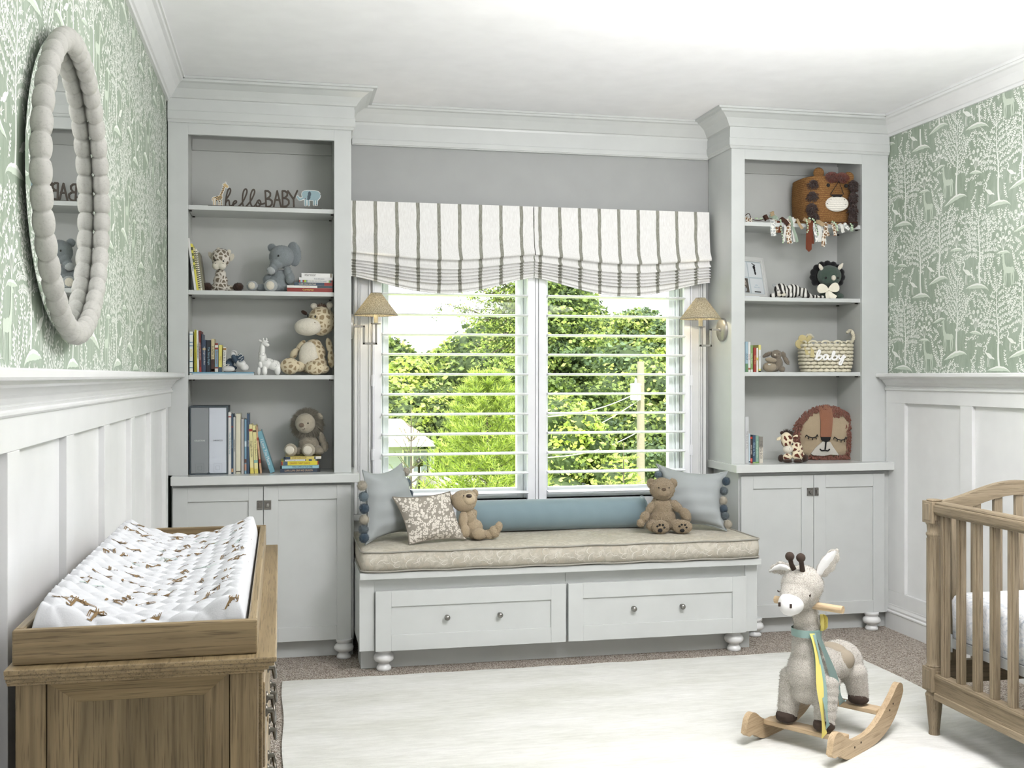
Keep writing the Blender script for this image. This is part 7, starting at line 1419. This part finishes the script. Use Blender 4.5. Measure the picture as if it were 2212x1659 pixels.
for y, z in ((-.045, .058), (.235, .092)): mb = MB(); mb.box((-.154, y - .030, z), (.154, y + .030, z + .018)); build(mb, 'footboard', WD2, t, bevel=.003)
def E(c, r, rx=0, ry=0, rz=0): return (c, r, Euler((math.radians(rx), math.radians(ry), math.radians(rz))).to_matrix())
def skin(name, mat, L, vox=.0045, hair=0, hlen=.006, hw=.0008, parent=None, sm=5, seed=1, disp=.0):
    mb = MB()
    for c, r, R in L: mb.ell(c, r, R, 18)
    return build(furry(mb, vox, sm, disp, .02, hair, hlen, hw, seed), name, mat, parent or t, fix=False)
legs = []
for x, yf, zf, yt, zt in ((-.072, -.045, .095, -.02, .23), (.075, -.045, .095, -.01, .23), (-.068, .235, .130, .215, .22), (.072, .235, .130, .215, .22)):
    n = 6
    for k in range(n): s = k / (n - 1); legs.append(E((x * (1 - .12 * s), yf + (yt - yf) * s, zf + .012 + (zt - zf) * s), (.037 + .010 * s, .038 + .012 * s, .036)))
body = legs + [E((0, -.02, .275), (.076, .078, .095), -8), E((0, -.025, .355), (.058, .062, .085), -4), E((0, .06, .275), (.080, .10, .066), 8), E((0, .15, .272), (.084, .10, .068)), E((0, .225, .262), (.088, .082, .078)), E((0, .235, .235), (.092, .062, .055)), E((0, -.032, .425), (.048, .050, .070), -6), E((0, -.045, .480), (.046, .048, .055)), E((0, -.03, .20), (.060, .055, .045)),
    E((0, -.066, .590), (.074, .076, .070), 10), E((0, -.100, .565), (.062, .066, .052), 24), E((0, -.060, .548), (.058, .056, .045)), E((0, -.125, .548), (.048, .052, .046), 24)]
skin('body', FUR, body, hair=16000, hlen=.0075, hw=.0007)
skin('muzzle', WM, [E((0, -.150, .535), (.047, .040, .040), 18), E((0, -.160, .528), (.038, .036, .034), 18)], vox=.003, sm=8)
for x in (-.020, .024): mb = MB(); mb.box((x - .003, -.199, .530), (x + .003, -.192, .544)); build(mb, 'nostril', HOOF, t, fix=False)
for x, s in ((.060, 1), (-.058, -1)):
    mb = MB(); mb.tube([(x + .008 * math.cos(a) * .4 * s, -.112 - .010 * math.cos(a) - .012, .572 - .006 * math.sin(a)) for a in [math.pi * k / 6 for k in range(7)]], .0022, 6); build(mb, 'closed_eyelid', HOOF, t, fix=False)
for x in (-.019, .022):
    mb = MB(); mb.tube([(x * .8, -.098, .645), (x, -.112, .668), (x * 1.05, -.120, .690)], [.010, .0085, .0085], 10); mb.ell((x * 1.05, -.122, .697), .0165, n=14); build(mb, 'horn', HOOF, t, fix=False)
def ear(pts_out, mat, name, lift, parent=None):
    """leaf-shaped cupped ear: list of (centre, half width) stations"""
    rows = []
    for c, w, wd in pts_out: c, wd = Vector(c), Vector(wd).normalized(); rows.append([c + wd * w * q + Vector((0, 1, 0)) * (.010 * (q * q)) + lift for q in (-1, -.6, -.2, .2, .6, 1)])
    mb = MB(); mb.grid(rows, 0, True); o = build(mb, name, mat, parent or t, fix=False); return o
for sx, st in ((1, [((.050, -.055, .625), .012, (-.5, -.3, .6)), ((.066, -.05, .648), .026, (-.62, -.35, .55)), ((.084, -.047, .672), .032, (-.64, -.35, .5)), ((.103, -.045, .700), .026, (-.66, -.35, .45)), ((.116, -.043, .722), .006, (-.7, -.3, .4))]),
               (-1, [((-.048, -.06, .628), .012, (.1, -.3, .7)), ((-.070, -.058, .636), .023, (.1, -.4, .7)), ((-.096, -.057, .637), .025, (.1, -.4, .7)), ((-.122, -.056, .630), .017, (.1, -.4, .6)), ((-.142, -.056, .620), .003, (.1, -.4, .6))])):
    e = skin('ear', FUR, [E(Vector(c) + Vector((0, .010, 0)), (w * .95 + .002, .006, w * .95 + .002)) for c, w, wd in st], vox=.003, hair=1200, hlen=.006, hw=.0006)
    ear([(c, w * .82, wd) for c, w, wd in st], WM, 'ear_lining', Vector((0, -.0005, 0)), e)
for x, y, z in ((-.072, -.050, .094), (.076, -.050, .094), (-.068, .230, .128), (.073, .230, .128)):
    skin('hoof', HOOF, [E((x, y, z + .002), (.039, .042, .019)), E((x, y - .006, z + .012), (.036, .038, .020))], vox=.004)
mb = MB(); mb.tube([(-.115, -.055, .520), (.150, -.055, .520)], .0135, 16); build(mb, 'handle', WD2, t)
# harness, saddle, mane and ribbons
skin('saddle', fabric('taupe_corduroy_saddle', (150, 140, 124), .6, 300), [E((0, .150, .318), (.060, .052, .026)), E((.05, .150, .285), (.040, .046, .044), 0, 45), E((-.05, .150, .285), (.040, .046, .044), 0, -45)], vox=.004)
SAL = plain('sage_teal_satin', (132, 158, 152), .32); YEL_ = plain('yellow_satin', (212, 198, 112), .35); SAG = plain('slate_sage_satin', (110, 130, 126), .4)
mb = MB(); ringp = []
for k in range(33): a = 6.283 * k / 32; ringp.append((.053 * math.cos(a), -.036 + .055 * math.sin(a)))
mb.grid([[(x * f, y if f == 1 else y, z + .012 * math.cos(3.14 * k / 16) * 0) for k, (x, y) in enumerate(ringp)] for f, z in ((1, .405), (1.03, .418), (1.0, .432))], 0, True); build(mb, 'neck_ribbon', SAL, t, fix=False)
for pts, w, m in (([(.040, -.080, .425), (.062, -.085, .33), (.078, -.082, .22), (.088, -.078, .14), (.096, -.070, .095)], .016, SAL), ([(.046, -.082, .425), (.070, -.090, .34), (.084, -.096, .24), (.092, -.094, .15), (.098, -.090, .075)], .019, YEL_), ([(.050, -.076, .425), (.078, -.080, .33), (.094, -.086, .23), (.104, -.086, .15), (.106, -.08, .105)], .015, SAL), ([(.052, -.060, .425), (.082, -.040, .34), (.100, -.020, .26), (.108, .0, .20), (.112, .022, .170)], .024, SAG)):
    sp = smooth_path(pts, 5); rows = [[Vector(p) + Vector((-.55, -.75, 0)).normalized() * w * .5 * q + Vector((.004 * math.sin(i * .5) * (q), 0, (-.012 * q if i == len(sp) - 1 else 0))) for q in (-1, 0, 1)] for i, p in enumerate(sp)]
    mb = MB(); mb.grid(rows, 0, True); build(mb, 'ribbon_tail', m, t, fix=False)
mb = MB(); rg = random.Random(15)
for k in range(5):
    a0 = rg.uniform(0, 6.28); c = Vector((.052, -.030, .432 + .006 * k)); rows = []
    for i in range(13): a = a0 + 6.28 * i / 12; q = c + Vector((.010, .014 * math.cos(a), .018 * math.sin(a))) + Vector((.006 * math.cos(a * 2), 0, .012)); rows.append([q + Vector((-.006, 0, 0)), q + Vector((.006, 0, .002))])
    mb.grid(rows, 0, True)
build(mb, 'ribbon_knot', YEL_, t, fix=False)
mb = MB()
for k in range(420):
    s = rg.random(); c = Vector((rg.uniform(-.006, .006), .016 - .012 * s + (.02 if s < .15 else 0), .40 + .20 * s)); d = Vector((rg.uniform(-.3, .3), 1, rg.uniform(.0, .7))).normalized(); e = Vector((.0016, 0, .0008)); mb.add([c - e, c + e, c + d * .030], [(0, 1, 2)], 0, True)
build(mb, 'mane', HOOF, t, fix=False)
mb = MB(); mb.tube([(0, .305, .30), (0, .335, .29), (0, .345, .25), (0, .34, .20)], [.010, .009, .008, .011], 8); build(mb, 'tail', HOOF, t, fix=False)
